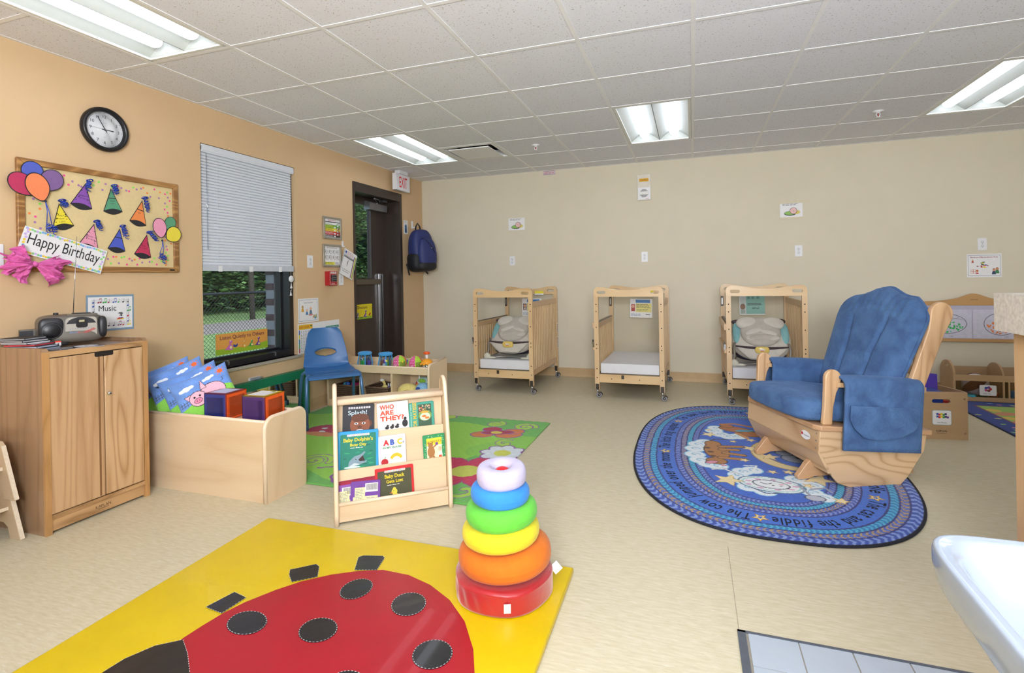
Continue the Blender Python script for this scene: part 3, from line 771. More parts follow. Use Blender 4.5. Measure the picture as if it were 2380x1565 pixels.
for k in range(22): dot(W2-.048-rr.uniform(0, .045), H2-.10-.021*k)
for k in range(26): dot(-.02+.40*k/25, -H2+.048+rr.uniform(0, .055))
b.build('pin_surface', t)
b = B(); b.rect(W2-.07, W2-.035, -H2+.012, -H2+.022, BLACKP, .0225); b.build('name_plate', t)

RIB = mat('ribbon_blue', '#3a55c0', .2, .35, noise_=.25, nscale=90)
def curl(b, y, z, dy, dz, n, r0, rr, turns=5):
    for q in range(n):
        pts = []; a0 = rr.uniform(0, 6); ex = dy+rr.uniform(-.012, .012); ez = dz*rr.uniform(.5, 1.1); tn = rr.uniform(turns*.6, turns)
        for k in range(34):
            u = k/33; a = a0+u*tn*2*PI; r = r0*rr.uniform(.9, 1.1)*(.6+.5*math.sin(PI*u))
            pts.append((y+ex*u+r*math.cos(a), z+ez*u+.5*r*math.sin(a), .018+r*.8+r*.8*math.sin(a)))
        b.tube(pts, .0021, RIB, 4)
def hat(cA, cL, cR, col, label, words_, dots, band, rib):
    A, L, R_ = wl(*cA), wl(*cL), wl(*cR); M = ((L[0]+R_[0])/2, (L[1]+R_[1])/2)
    t = empty('party_hat_cutout', T=onleft(M[0], M[1], .0115), label=label, cat='party hat', group='party hats on the birthday board')
    q = lambda p: (p[0]-M[0], p[1]-M[1]); A, L, R_ = q(A), q(L), q(R_); fc = flat(col)
    wv = (R_[0]-L[0], R_[1]-L[1]); wl_ = math.hypot(*wv); dn = (wv[1]/wl_, -wv[0]/wl_); an = math.atan2(wv[1], wv[0])
    def base(s, n=10): return [(L[0]+wv[0]*k/n+dn[0]*s*math.sin(PI*k/n), L[1]+wv[1]*k/n+dn[1]*s*math.sin(PI*k/n)) for k in range(n+1)]
    b = B(); out = [A]+base(.02)
    b.prism(out, 0, .0016, 'z', INK); c0 = ((A[0]+L[0]+R_[0])/3, (A[1]+L[1]+R_[1])/3)
    ins = [(p[0]+(c0[0]-p[0])*.10, p[1]+(c0[1]-p[1])*.10) for p in [A]+base(-.014)]
    b.poly(ins, fc, .0019)
    if band: 
        P = lambda s, e: (A[0]+(e[0]-A[0])*s, A[1]+(e[1]-A[1])*s); b.line([P(.42, L), P(.44, R_)], .005, INK, .0022)
    if dots:
        for k in range(14):
            s = rr.uniform(.3, .8); e = rr.choice((.12, .88, .2, .8)); x = L[0]+wv[0]*e; y = L[1]+wv[1]*e; b.disc(A[0]+(x-A[0])*s, A[1]+(y-A[1])*s, .0026, INK, .0022, n=8)
    for k, wd in enumerate(words_): b.text(wd, c0[0], c0[1]+.014-.017*k, .0075, INK, .0023, align='c', rot=an)
    b.build('hat', t)
    b = B(); curl(b, A[0]+.004, A[1]+.012, rib[0], rib[1], 4, .011, rr); curl(b, A[0], A[1]+.012, .0, .004, 3, .014, rr, 2); b.build('curling_ribbon', t)
hat((640, 610), (572, 868), (803, 850), '#ecd83c', 'yellow spotted party hat cutout lowest at left on the birthday board', ['Mia K.', 'March', '7, 2012'], 1, 0, (.012, -.03))
hat((925, 395), (760, 612), (995, 672), '#8a54b0', 'purple party hat cutout at the top of the birthday board', ['August', '25, 2011'], 1, 0, (-.006, -.07))
hat((1195, 450), (1115, 695), (1320, 700), '#5a9a78', 'green party hat cutout at the top of the birthday board', ['August', '2, 2011'], 0, 1, (.012, -.05))
hat((1530, 580), (1393, 795), (1573, 850), '#ea8a4c', 'orange party hat cutout above the small balloons', ['July'], 0, 1, (.012, -.085))
hat((1015, 830), (848, 1045), (1062, 1112), '#e79bb4', 'pink spotted party hat cutout touching the banner', ['January', '22, 2012'], 1, 0, (.012, -.06))
hat((1290, 880), (1160, 1092), (1350, 1125), '#4b5bc0', 'blue party hat cutout between the pink and crimson hats', [], 0, 1, (.02, -.10))
hat((1580, 945), (1443, 1152), (1625, 1190), '#bf3359', 'crimson spotted party hat cutout beside the small balloons', ['June', '4, 2012'], 1, 0, (.045, -.06))

def balloons(items, knot, label, tails, seed):
    K = wl(*knot); t = empty('balloon_cutout', T=onleft(K[0], K[1], .0245), label=label, cat='balloon cutout', group='paper balloon bunches on the birthday board')
    for k, (c, ex, col, rot) in enumerate(items):
        y, z = wl(*c); u, v = y-K[0], z-K[1]; b = B(); rx, ry = ex
        def bal(s): 
            P = []
            for q in range(28):
                a = 2*PI*q/28; r = 1.0; x_, y_ = math.cos(a), math.sin(a)
                if y_ < 0: x_ *= (1-.34*y_*y_); y_ *= 1.12
                P.append((u+s*(rx*x_*math.cos(rot)-ry*y_*math.sin(rot)), v+s*(rx*x_*math.sin(rot)+ry*y_*math.cos(rot))))
            return P
        b.prism(bal(1.0), k*.003, k*.003+.0016, 'z', INK); b.poly(bal(.93), flat(col), k*.003+.0019); b.build('balloon', t)
    b = B(); r2 = random.Random(seed)
    b.disc(0, 0, .007, INK, len(items)*.003+.001)
    for e in tails:
        ey, ez = wl(*e); ey -= K[0]; ez -= K[1]
        b.tube([(0, 0, .012), (ey*.4+.004, ez*.45, .016), (ey, ez, .012)], .0024, RIB, 4); curl(b, ey, ez, .008, -.05, 3, .011, r2, 3)
    b.build('ribbon_tail', t)
balloons([((340, 270), (.052, .056), '#5160bd', .1), ((545, 365), (.056, .062), '#7f5f95', -.5), ((215, 400), (.056, .066), '#b8325c', .75), ((385, 430), (.056, .075), '#ec8557', .3)], (465, 590), 'bunch of four large paper balloons at the top left corner of the board', [(480, 830), (535, 850)], 1)
balloons([((1815, 825), (.040, .046), '#5a9a75', -.4), ((1700, 870), (.048, .064), '#ea9cba', .15), ((1845, 945), (.054, .056), '#e8d646', -.9)], (1718, 1010), 'bunch of three small paper balloons at the right edge of the board', [(1690, 1150), (1725, 1180)], 2)

# Happy Birthday strip
A, Bc = wl(215, 985), wl(1105, 1245); cy, cz = (A[0]+Bc[0])/2, (A[1]+Bc[1])/2; an = math.atan2(Bc[1]-A[1], Bc[0]-A[0]); L_ = math.hypot(Bc[0]-A[0], Bc[1]-A[1])
def draw(b):
    hw, hh = L_/2, .073; r2 = random.Random(8); cs = [flat('#7fb4e6'), flat('#eacb4e'), flat('#cdb5ea'), flat('#8fd08c')]
    for k in range(34):
        for s in (-1, 1): b.disc(-hw+.012+2*(hw-.012)*k/33, s*(hh-.008-r2.uniform(0, .007)), .0065, cs[r2.randrange(4)], Z(0), n=10)
    for k in range(9):
        for s in (-1, 1): b.disc(s*(hw-.01-r2.uniform(0, .01)), -hh+.012+(2*hh-.024)*k/8, .007, cs[r2.randrange(4)], Z(1), n=10)
    b.text('Happy Birthday', 0, -.016, .062, INK, Z(2), w=2*hw-.06, align='c')
sheet('birthday_banner', onleft(cy, cz, .024, an), L_, .146, draw, 'white Happy Birthday strip with coloured spots along the lower edge of the notice board', 'banner')
# pink tissue bow
TS = mat('tissue_pink', '#d766ab', .7, noise_=.15, nscale=18)
ky, kz = wl(378, 1262, out=.06); t = empty('tissue_bow', T=onleft(ky, kz, .035), label='crumpled pink tissue paper bow at the lower left corner of the notice board', cat='bow')
def fan(a0, a1, L, seed, pl, nm):
    b = B(); r2 = random.Random(seed); ph = r2.uniform(0, 6); Ls = [L*r2.uniform(.74, 1.1) for _ in range(9)]
    def f(u, v):
        a = a0+(a1-a0)*u; q = u*8; i = min(int(q), 7); ln = Ls[i]+(Ls[i+1]-Ls[i])*(q-i); r = v*ln
        w = (math.sin(u*pl*1.3*PI+ph+2*v)*.012+noise.noise(Vector((u*pl, v*3.5, seed)))*.036+noise.noise(Vector((u*pl*2.6, v*9, seed+3)))*.014)*v
        return (r*math.cos(a), r*math.sin(a), .012+w+.045*math.sin(PI*v)*(1-(2*u-1)**2))
    b.surf(f, 81, 30, TS, smooth=False); b.build(nm, t)
fan(-1.02, .42, .165, 3, 7, 'bow_loop'); fan(2.0, 4.35, .115, 5, 8, 'bow_loop'); fan(2.75, 3.6, .15, 8, 4, 'bow_loop')
b = B(); b.sq((0, 0, .02), (.014, .016, .016), TS); b.build('knot', t)

# ------------------------------------------------------------------ Music poster and the wall plates
def music(b):
    hw, hh = .128, .098
    b.rect(-hw, hw, -hh, hh, PAPER, Z(0))
    for s in (-1, 1):
        for k in range(5): b.line([(-.105, s*.072+.005*(k-2)), (.105, s*.072+.005*(k-2))], .0007, GREY, Z(1)); b.line([(s*.1+.004*(k-2), -.08), (s*.1+.004*(k-2), .08)], .0007, GREY, Z(1))
    cs = [flat('#8e2a3c'), BLUE, YELLOW, INK, GREEN, RED]; r2 = random.Random(2)
    pos = [(-.1+.0286*k, s*.072) for k in range(8) for s in (-1, 1)]+[(s*.1, -.05+.033*k) for k in range(4) for s in (-1, 1)]
    for x, y in pos:
        c = cs[r2.randrange(6)]; s = r2.uniform(.8, 1.25); b.disc(x, y-.008, .0055*s, c, Z(2), ry=.004*s, rot=.4, n=10); b.line([(x+.005, y-.008), (x+.005, y+.014)], .0013, c, Z(2)); 
        if r2.random() < .6: b.disc(x+.013, y-.006, .0055*s, c, Z(2), ry=.004*s, rot=.4, n=10); b.line([(x+.018, y-.006), (x+.018, y+.016)], .0013, c, Z(2)); b.line([(x+.005, y+.014), (x+.018, y+.016)], .004, c, Z(2))
    b.text('Music', -.07, .012, .034, INK, Z(3), w=.10)
    b.poly([(.03, -.045), (.075, -.045), (.075, -.037), (.04, -.04)], YELLOW, Z(3)); b.poly([(.03, -.043), (.045, -.032), (.075, -.034), (.06, -.041)], RED, Z(4)); b.poly([(.05, -.036), (.062, -.031), (.07, -.034), (.058, -.038)], BLUE, Z(5))
    for k in range(12): b.rect(.04+r2.uniform(0, .03), .043+r2.uniform(0, .03), -.024+.002*k, -.021+.002*k, INK, Z(3))
sheet('music_sign', onleft(2.21, 1.038, .001, -.01), .275, .222, music, 'Music poster with a blue border of notes on the wall behind the radio', 'poster', paper=mat('slate_card', '#7e97ad', .6))

def plate(T, label, kind, group):
    t = empty('wall_outlet' if kind == 'outlet' else 'light_switch', T=T, label=label, cat='outlet' if kind == 'outlet' else 'light switch', group=group)
    b = B(); b.prism(rrect(-.036, .036, -.059, .059, .004), 0, .006, 'z', WHITE, .002); b.build('cover_plate', t)
    for s in (-1, 1):
        b = B(); b.prism([(max(-.0145, min(.0145, .0175*math.cos(a))), s*.02+.0155*math.sin(a)) for a in [2*PI*k/20 for k in range(20)]], .005, .0078, 'z', mat('plug_face', '#dcdde3', .4))
        for q in (-.006, .006): b.rect(q-.0012, q+.0012, s*.02+.0005, s*.02+.008, INK, .0081)
        b.disc(0, s*.02-.007, .0026, INK, .0081, n=10); b.build('receptacle', t)
    b = B(); b.disc(0, 0, .003, GREY, .0065, n=10); b.build('screw', t)
    return t
plate(onleft(1.655, 1.373), 'white wall plate beside the notice board cut by the left edge of the picture', 'outlet', 'white wall outlets')
plate(onleft(3.972, 1.397), 'white outlet on the apricot wall between the window and the framed plans', 'outlet', 'white wall outlets')
plate(onleft(4.42, 1.225), 'white outlet half hidden under the hanging booklet beside the fire alarm', 'outlet', 'white wall outlets')
plate(onback(-2.142, 1.425), 'white outlet on the cream wall above the left crib', 'outlet', 'white wall outlets')
plate(onback(-.516, 1.427), 'white outlet on the cream wall above the middle crib', 'outlet', 'white wall outlets')
plate(onback(1.078, 1.442), 'white outlet on the cream wall above the right crib', 'outlet', 'white wall outlets')
plate(onback(2.656, 1.453), 'white outlet directly above the Block and Manipulative Area sign', 'outlet', 'white wall outlets')
t = empty('outlet_cover', T=onleft(3.30, .40), label='white outlet with a clear plastic cover just above the green framed mirror', cat='outlet')
b = B(); b.prism(rrect(-.06, .06, -.036, .036, .004), 0, .006, 'z', WHITE, .002); b.build('cover_plate', t)
b = B(); b.box(-.045, .045, -.028, .034, .006, .05, clear('cover_clear', '#e6e9ee', .2), .008); b.build('safety_cover', t)

# ------------------------------------------------------------------ notices between window and door
ALU = mat('aluminium_frame', '#a8a49b', .35, .7)
def framed(T, w, h, draw, label):
    t = empty('framed_notice', T=T, label=label, cat='framed notice', group='aluminium framed emergency notices')
    b = B(); b.prism([(-w/2, -h/2), (w/2, -h/2), (w/2, h/2), (-w/2, h/2)], 0, .016, 'z', ALU, .003, hole=[(-w/2+.02, -h/2+.02), (w/2-.02, -h/2+.02), (w/2-.02, h/2-.02), (-w/2+.02, h/2-.02)]); b.build('frame', t)
    b = B(); b.box(-w/2+.01, w/2-.01, -h/2+.01, h/2-.01, 0, .004, PAPER); draw(b); b.build('printed_notice', t)
def em(b):
    z = .0045; b.text('EMERGENCY', 0, .072, .012, RED, z, align='c', w=.12); b.rect(-.115, .115, .058, .066, INK, z); b.lines(-.11, .02, .035, .056, 2, GREY, z)
    for y0, y1, c in ((.0, .034, '#6ba644'), (-.03, 0, '#e6d33a'), (-.066, -.03, '#c23136'), (-.088, -.066, '#3a3232')): b.rect(-.115, .115, y0, y1, flat(c), z)
    for y, m in ((.018, YELLOW), (-.014, INK), (-.046, PAPER), (-.077, PAPER)): b.lines(-.105, .03, y-.012, y+.012, 3, m, z+.0004, seed=int(y*999))
    for x, y in ((.03, .01), (.03, -.02), (.03, -.052), (.03, -.078)): b.rect(x, x+.022, y-.008, y+.008, PAPER, z+.0004)
    b.disc(.085, .03, .02, GREEN, z+.0004); b.disc(.085, .03, .012, PAPER, z+.0008)
    for y in (0, -.03, -.06): b.rect(.07, .105, y-.012, y+.012, flat('#7a4a48'), z+.0004); b.rect(.076, .092, y-.006, y+.008, PAPER, z+.0008)
framed(onleft(4.292, 1.738, .001), .272, .222, em, 'upper framed notice with green, yellow and red bands, left of the door')
def ev(b):
    z = .0045; b.text('Fire Evacuation Routes', 0, .074, .010, flat('#7a3a48'), z, align='c', w=.15)
    for x in range(4):
        for y in range(2):
            cx, cy = -.085+.057*x, .035-.055*y; b.line([(cx-.022, cy-.02), (cx-.022, cy+.02), (cx+.02, cy+.02), (cx+.02, cy-.015)], .0022, INK, z); b.line([(cx-.004, cy+.02), (cx-.004, cy-.008), (cx+.012, cy-.02)], .004, INK, z); b.rect(cx-.016, cx-.01, cy-.005, cy+.012, GREY, z); b.disc(cx+.01, cy+.006, .003, RED, z+.0003, n=8)
    b.rect(-.115, .04, -.09, -.062, flat('#e5e04a'), z); b.lines(-.11, .035, -.088, -.064, 2, INK, z+.0004); b.lines(.05, .11, -.09, -.062, 3, INK, z)
framed(onleft(4.283, 1.463, .001), .272, .225, ev, 'lower framed evacuation plan with small room diagrams, left of the door')
# booklet hung on a hook
t = empty('wall_hook', T=onleft(4.455, 1.59, 0), label='small white adhesive hook holding the spiral bound booklet', cat='hook')
b = B(); b.prism(rrect(-.012, .012, -.032, .032, .008), 0, .005, 'z', WHITE, .001); b.build('hook_plate', t)
b = B(); b.tube([(0, -.005, .004), (0, -.022, .01), (0, -.03, .02), (0, -.02, .027)], .0045, WHITE, 8); b.build('hook_prong', t)
def book(b):
    z = .0065; w, h = .216, .275
    b.rect(-w/2+.012, w/2-.034, .068, .075, GREY, z); b.rect(-w/2+.012, w/2-.034, .052, .066, flat('#77777b'), z); b.lines(-w/2+.05, w/2-.04, .08, .125, 4, flat('#b06a6a'), z); b.disc(-w/2+.03, .108, .014, BLUE, z); b.rect(-w/2+.018, -w/2+.044, .085, .089, BLUE, z)
    for x, c in ((.062, '#7c3b7e'), (.078, '#d5cf3f'), (.090, '#7a8f4c')): b.rect(x, x+.011, -h/2+.01, .105, flat(c), z)
    b.poly([(-.03, .0), (-.022, .03), (-.012, .036), (-.014, .01), (-.02, -.03), (-.026, -.03)], GREY, z); b.disc(-.014, .042, .006, GREY, z, n=10)
    b.text('U.S. Army Child, Youth', -.022, -.078, .011, INK, z, align='c', w=.14); b.text('& School Services', -.022, -.098, .011, INK, z, align='c', w=.11)
    for k in range(24): b.tube([(-w/2+.004, -h/2+.01+k*.011, .001), (-w/2-.004, -h/2+.01+k*.011, .006), (-w/2+.004, -h/2+.01+k*.011, .009)], .0018, BLACKP, 4)
sheet('hanging_booklet', onleft(4.512, 1.383, .022, -.36), .216, .275, book, 'white spiral bound booklet hanging askew from a hook over the door frame edge', 'booklet', th=.006)
# fire alarm pull station
FRED = mat('alarm_red', '#b3242c', .35, noise_=.04)
t = empty('fire_alarm_switch', T=onleft(4.235, 1.237), label='red FIRE alarm pull station below the framed plans', cat='fire alarm')
b = B(); b.box(-.057, .057, -.07, .07, 0, .045, FRED, .004); b.build('back_box', t)
b = B(); b.prism(rrect(-.057, .057, -.072, .072, .006), .045, .058, 'z', FRED, .003); b.line([(-.05, -.064), (.05, -.064), (.05, .064), (-.05, .064)], .0025, PAPER, .0585, closed=True); b.text('FIRE', 0, .043, .02, PAPER, .0588, align='c', w=.085, bold=.03)
b.lines(-.03, .03, -.06, -.045, 2, PAPER, .0588); b.build('cover', t)
b = B(); b.prism(rrect(-.04, .04, -.032, .034, .008), .058, .068, 'z', BLACKP, .003); b.line([(-.036, -.028), (.036, -.028), (.036, .03), (-.036, .03)], .0018, PAPER, .0685, closed=True); b.text('PULL DOWN', 0, .006, .007, PAPER, .0685, align='c', w=.055); b.rect(-.034, .034, -.012, -.006, GREY, .0685); b.build('pull_handle', t)
# child drawings helper
def kid(b, x, y, s, skin, shirt, z, hair='#8a5a35'):
    b.poly([(x-.5*s, y-.9*s), (x+.5*s, y-.9*s), (x+.3*s, y), (x-.3*s, y)], flat(shirt), z); b.disc(x, y+.32*s, .36*s, flat(skin), z+.0003, n=14); b.disc(x, y+.5*s, .3*s, flat(hair), z+.0002, ry=.25*s, n=12)
    for q in (-.12, .12): b.disc(x+q*s, y+.33*s, .04*s, INK, z+.0006, n=6)
def cozy(b):
    z = Z(0); b.line([(-.118, -.097), (.118, -.097), (.118, .097), (-.118, .097)], .003, flat('#3b4f86'), z, closed=True)
    b.text('Infant Cozy Area', 0, .066, .011, flat('#7a2f52'), z, align='c', w=.12)
    kid(b, -.078, .02, .036, '#caa06a', '#d5a03c', z); kid(b, -.022, -.012, .034, '#e8bda0', '#4d82b5', z, '#5b82ba'); kid(b, .028, .0, .04, '#e3b59a', '#5a7f9d', z, '#e3b59a'); b.disc(.028, -.044, .03, flat('#cf7d7d'), z, ry=.008)
    b.poly([(.05, -.07), (.07, -.045), (.085, -.05), (.082, -.08)], flat('#b79c6c'), z); b.poly([(.088, -.05), (.108, -.04), (.112, -.075), (.09, -.085)], flat('#a9a878'), z); b.disc(.088, -.075, .012, flat('#5b96ad'), z+.0004)
sheet('area_sign', onleft(3.94, .941, .001), .268, .222, cozy, 'Infant Cozy Area sign on the wall to the right of the window', 'sign')
def signs(b):
    z = Z(0); hw, hh = .288, .135
    for k, (x0, x1) in enumerate(((-.28, -.10), (-.085, .07), (.085, .275))):
        bar = ['#3d5ea8', '#e5cf3c', '#3b7fb0', '#4b9c50', '#b8313a']
        for q in range(5): b.rect(x0, x0+.014, hh-.055-.042*q-.042, hh-.055-.042*q, flat(bar[q]), z)
        r2 = random.Random(k)
        for i in range(5):
            for j in range(7):
                cx, cy = x0+.034+(x1-x0-.05)*i/4.4, hh-.075-.03*j; b.disc(cx, cy+.004, .0042, INK, z, n=7); b.line([(cx, cy), (cx+r2.uniform(-.006, .006), cy-.008)], .003, GREY, z); b.rect(cx-.007, cx+.007, cy-.0135, cy-.0115, INK, z)
    b.rect(-.282, -.10, hh-.052, hh-.008, flat('#e9b92f'), z); b.text('BABY SIGNS', -.272, hh-.04, .020, flat('#c8791f'), z+.0004, w=.13, bold=.03); b.disc(-.118, hh-.024, .012, flat('#3a6a4a'), z+.0004, ry=.007)
    b.rect(.085, .28, hh-.075, hh-.05, flat('#2f8f7d'), z+.0008); b.text('BABY SIGN LANGUAGE', .095, hh-.069, .010, PAPER, z+.0012, w=.17)
sheet('baby_signs_poster', onleft(4.088, .683, .001), .58, .275, signs, 'wide Baby Signs chart of tiny figures on the wall behind the blue chair', 'poster')
# dinosaurs drawn as plain shapes
def dino(b, x, y, s, col, z, long=0):
    c = flat(col); b.disc(x, y+.35*s, .42*s, c, z, ry=.34*s); b.poly([(x-.9*s, y+.0*s), (x-.3*s, y+.5*s), (x, y+.1*s)], c, z); b.disc(x+.1*s, y+.04*s, .42*s, c, z, ry=.10*s)
    nh = (.95+.5*long)*s; b.line([(x, y+.5*s), (x+.05*s, y+nh)], .24*s, c, z); b.disc(x+.12*s, y+nh, .28*s, c, z, ry=.2*s); b.disc(x+.06*s, y+nh+.12*s, .1*s, PAPER, z+.0003, n=8); b.disc(x+.08*s, y+nh+.12*s, .04*s, INK, z+.0005, n=6); b.disc(x+.12*s, y+.3*s, .2*s, flat('#f0dfa0'), z+.0003, ry=.22*s)
def listen(b):
    z = Z(0); hw, hh = .265, .084
    b.poly([(-hw, -hh), (hw, -hh), (hw, -hh+.062), (.1, -hh+.038), (-hw, -hh+.045)], flat('#97ba2a'), z)
    b.text('Listen Quietly to Others', 0, .035, .031, flat('#5a1f3f'), z, w=.45, align='c', bold=.01)
    dino(b, -.13, -.052, .06, '#c965b5', z+.0005, .2); b.poly([(-.10, -.012), (-.075, -.02), (-.055, -.008), (-.057, -.03), (-.077, -.04), (-.10, -.032)], flat('#2b4692'), z+.0012)
    dino(b, .008, -.05, .045, '#d89a3a', z+.0005); dino(b, .085, -.05, .045, '#4a9a4a', z+.0005); dino(b, .16, -.05, .045, '#6b3aa0', z+.0005, .8)
pa, pb = at(502, 780, 'x', WL-.18), at(622, 768, 'x', WL-.18)
sheet('window_sticker', onleft((pa.y+pb.y)/2+.0, .715, -.185), abs(pb.y-pa.y)+.0, .165, listen, 'orange Listen Quietly to Others strip stuck low on the window pane', 'sticker', paper=flat('#e2a04c'))
def direc(b):
    z = Z(0); b.poly([(-.145, -.085), (.145, -.085), (.145, -.055), (-.145, -.06)], flat('#9cc02f'), z)
    b.text('Directions', -.135, .035, .034, flat('#5a2b1f'), z, w=.19, bold=.01); dino(b, -.13, -.065, .05, '#3a4a9a', z+.0005); dino(b, .02, -.062, .055, '#6b3aa0', z+.0005, .5); b.poly([(.075, -.05), (.10, -.02), (.125, -.025), (.105, -.055)], flat('#b4482c'), z+.0005); b.rect(-.09, -.03, -.072, -.064, flat('#3c7a48'), z+.0004)
pa, pb = at(823.8, 726, 'x', WL-.19), at(859, 724, 'x', WL-.19)
sheet('door_sticker', onleft((pa.y+pb.y)/2+.045, (pa.z+pb.z)/2, -.193), .30, .17, direc, 'yellow Follow Directions strip stuck on the brown door', 'sticker', paper=flat('#e8d52c'))
# exit sign
t = empty('exit_sign', (WL+.085, 5.475, 2.385), label='white EXIT sign with red letters hanging over the corner of the door frame', cat='exit sign')
b = B(); b.box(-.025, .025, -.155, .155, -.098, .098, WHITE, .006); b.build('housing', t)
b = B(); b.box(.024, .029, -.15, .15, -.093, .093, mat('exit_face', '#e9e6ee', .4), .002); b.text('EXIT', 0, -.062, .128, flat('#e0232b'), .030, w=.175, align='c', bold=.006, T=Matrix(((0, 0, 1, 0), (1, 0, 0, 0), (0, 1, 0, 0), (0, 0, 0, 1)))); b.build('face_panel', t)
b = B(); b.box(-.03, .04, -.09, .09, .10, .139, WHITE, .006); b.build('canopy', t)
# picture card, hook and backpack
def card(b):
    z = Z(0); b.lines(-.036, .036, .055, .078, 2, GREY, z); b.poly(rrect(-.026, .026, -.072, .03, .018), flat('#4a6f9f'), z); b.poly(rrect(-.02, .02, -.066, -.02, .01), flat('#34527c'), z+.0004); b.line([(-.01, .03), (-.006, .042), (.008, .042), (.012, .03)], .004, flat('#34527c'), z)
sheet('backpack_card', onleft(5.70, 1.873, .001), .095, .172, card, 'white picture card of a blue backpack beside the door frame', 'card')
t = empty('coat_hook', T=onleft(5.858, 1.915), label='white adhesive hook from which the blue backpack hangs', cat='hook')
b = B(); b.prism(rrect(-.02, .02, -.05, .05, .01), 0, .006, 'z', WHITE, .002); b.build('hook_plate', t)
b = B(); b.tube([(0, -.01, .005), (0, -.035, .015), (0, -.04, .032), (0, -.022, .042)], .007, WHITE, 8); b.build('hook_prong', t)
NV = mat('nylon_blue', '#28326c', .55, noise_=.12, nscale=40, bump=.25, bscale=500); NK = mat('nylon_black', '#17171c', .6, noise_=.15, bump=.25, bscale=500)
t = empty('backpack', (WL+.172, 5.80, 1.31), label='dark blue and black backpack hanging from a hook in the room corner', cat='backpack'); t.rotation_euler = (.06, 0, -.35)
b = B(); b.sq((0, 0, .27), (.105, .165, .265), NV, .55, .6, 32, 20, f=lambda x, y, z: (x*(1-.22*(z/.265)), y*(1-.18*max(0, z/.265)**2), z)); b.build('main_body', t)
b = B(); b.sq((.085, .01, .225), (.085, .14, .20), NV, .6, .7, 28, 16, f=lambda x, y, z: (x*(1-.25*max(0, z/.2)), y*(1-.15*max(0, z/.2)), z)); b.build('front_pocket', t)
b = B(); b.sq((.0, -.02, .13), (.112, .168, .135), NK, .6, .6, 28, 14); b.sq((.05, .0, .075), (.12, .15, .075), NK, .7, .7, 24, 12); b.build('base_panel', t)
b = B(); b.tube([(-.06, -.02, .51), (-.05, -.02, .57), (-.035, .0, .615), (-.02, .02, .57), (-.02, .03, .50)], .010, NK, 8); b.build('carry_loop', t)
b = B(); b.tube([(.10, -.06, .42), (.155, -.02, .38), (.17, .06, .28), (.15, .11, .14)], .004, NK, 6); b.build('zip', t)
b = B(); b.tube([(-.06, -.13, .15), (-.05, -.20, .10), (-.04, -.19, .03), (-.05, -.17, -.03)], .010, NK, 6); b.tube([(.03, .02, .01), (.07, .03, -.03)], .010, NK, 6); b.build('strap', t)
b = B(); b.rect(.0, .012, .0, .02, GREY, 0, T=TR(.168, .02, .30) @ RY(PI/2)); b.build('badge', t)

# ------------------------------------------------------------------ back wall
def sleep(tape):
    def f(b):
        z = Z(0); b.lines(-.085, .085, .045, .068, 2, INK, z, seed=5); b.disc(-.01, -.038, .06, INK, z, ry=.025); b.disc(-.012, -.035, .054, flat('#8fbf62'), z+.0004, ry=.019)
        b.disc(.048, -.028, .036, flat('#d9c86a'), z+.0003, ry=.022); b.disc(.02, -.012, .036, INK, z+.0006); b.disc(.02, -.012, .032, flat('#e9bfbf'), z+.0009); b.line([(.01, -.012), (.02, -.018), (.03, -.012)], .002, INK, z+.0012)
    return f
sheet('sleep_sign', onback(-2.077, 1.887, .001), .215, .15, sleep(0), 'small sign of a baby sleeping on its back above the left crib', 'sign')
sheet('sleep_sign', onback(1.015, 1.882, .002), .215, .165, sleep(1), 'taped sign of a baby sleeping on its back above the right crib', 'sign')
TP = mat('masking_tape', '#d9ceb4', .5, noise_=.03)
for k, (x, z, w, h, l) in enumerate(((1.03, 1.965, .30, .03, 'strip of clear tape along the top edge of the taped sleep sign'), (1.015, 1.795, .225, .02, 'strip of clear tape along the bottom edge of the taped sleep sign'))):
    b = B(); b.box(-w/2, w/2, -h/2, h/2, 0, .0012, TP); o = b.build('tape_strip'); o.matrix_world = onback(x, z, .0046); tag(o, l, 'tape', 'tape on the sleep sign')
def insp(b):
    b.line([(-.074, -.02), (.074, -.02), (.074, .02), (-.074, .02)], .004, flat('#6a3a6a'), Z(0), closed=True); b.text('INSPECTORS TEST', 0, -.009, .016, flat('#b03a4a'), Z(0), align='c', w=.13, bold=.02)
sheet('inspector_sign', onback(-1.64, 2.495, .001), .155, .045, insp, 'tiny INSPECTORS TEST label under the ceiling on the back wall', 'sign', paper=flat('#d8c9d4'))
t = empty('fire_strobe', T=onback(-.507, 2.232), label='white fire strobe plate with an amber lens high on the back wall', cat='fire strobe')
b = B(); b.prism(rrect(-.077, .077, -.15, .15, .006), 0, .02, 'z', mat('strobe_beige', '#ded8cc', .45), .003); b.build('back_plate', t)
b = B(); b.box(-.052, .052, .065, .10, .02, .03, mat('amber', '#e0a81e', .25, noise_=.15, nscale=60), .003); b.text('ALERT', 0, .076, .014, flat('#6b4a10'), .0305, align='c', w=.08); b.build('amber_lens', t)
b = B(); b.box(-.068, .068, -.145, -.005, .02, .036, WHITE, .004)
b.poly([(.05*math.cos(PI/8+k*PI/4), -.072+.05*math.sin(PI/8+k*PI/4)) for k in range(8)], mat('speaker_grey', '#a5a3a6', .5), .0365); b.text('FIRE', .052, -.138, .012, RED, .0367, align='r', w=.034); b.build('sounder', t)
b = B(); b.box(-.05, .05, -.09, -.055, .036, .056, mat('strobe_lens', '#f0f0ee', .1, noise_=.02), .008); b.build('strobe_lens', t)
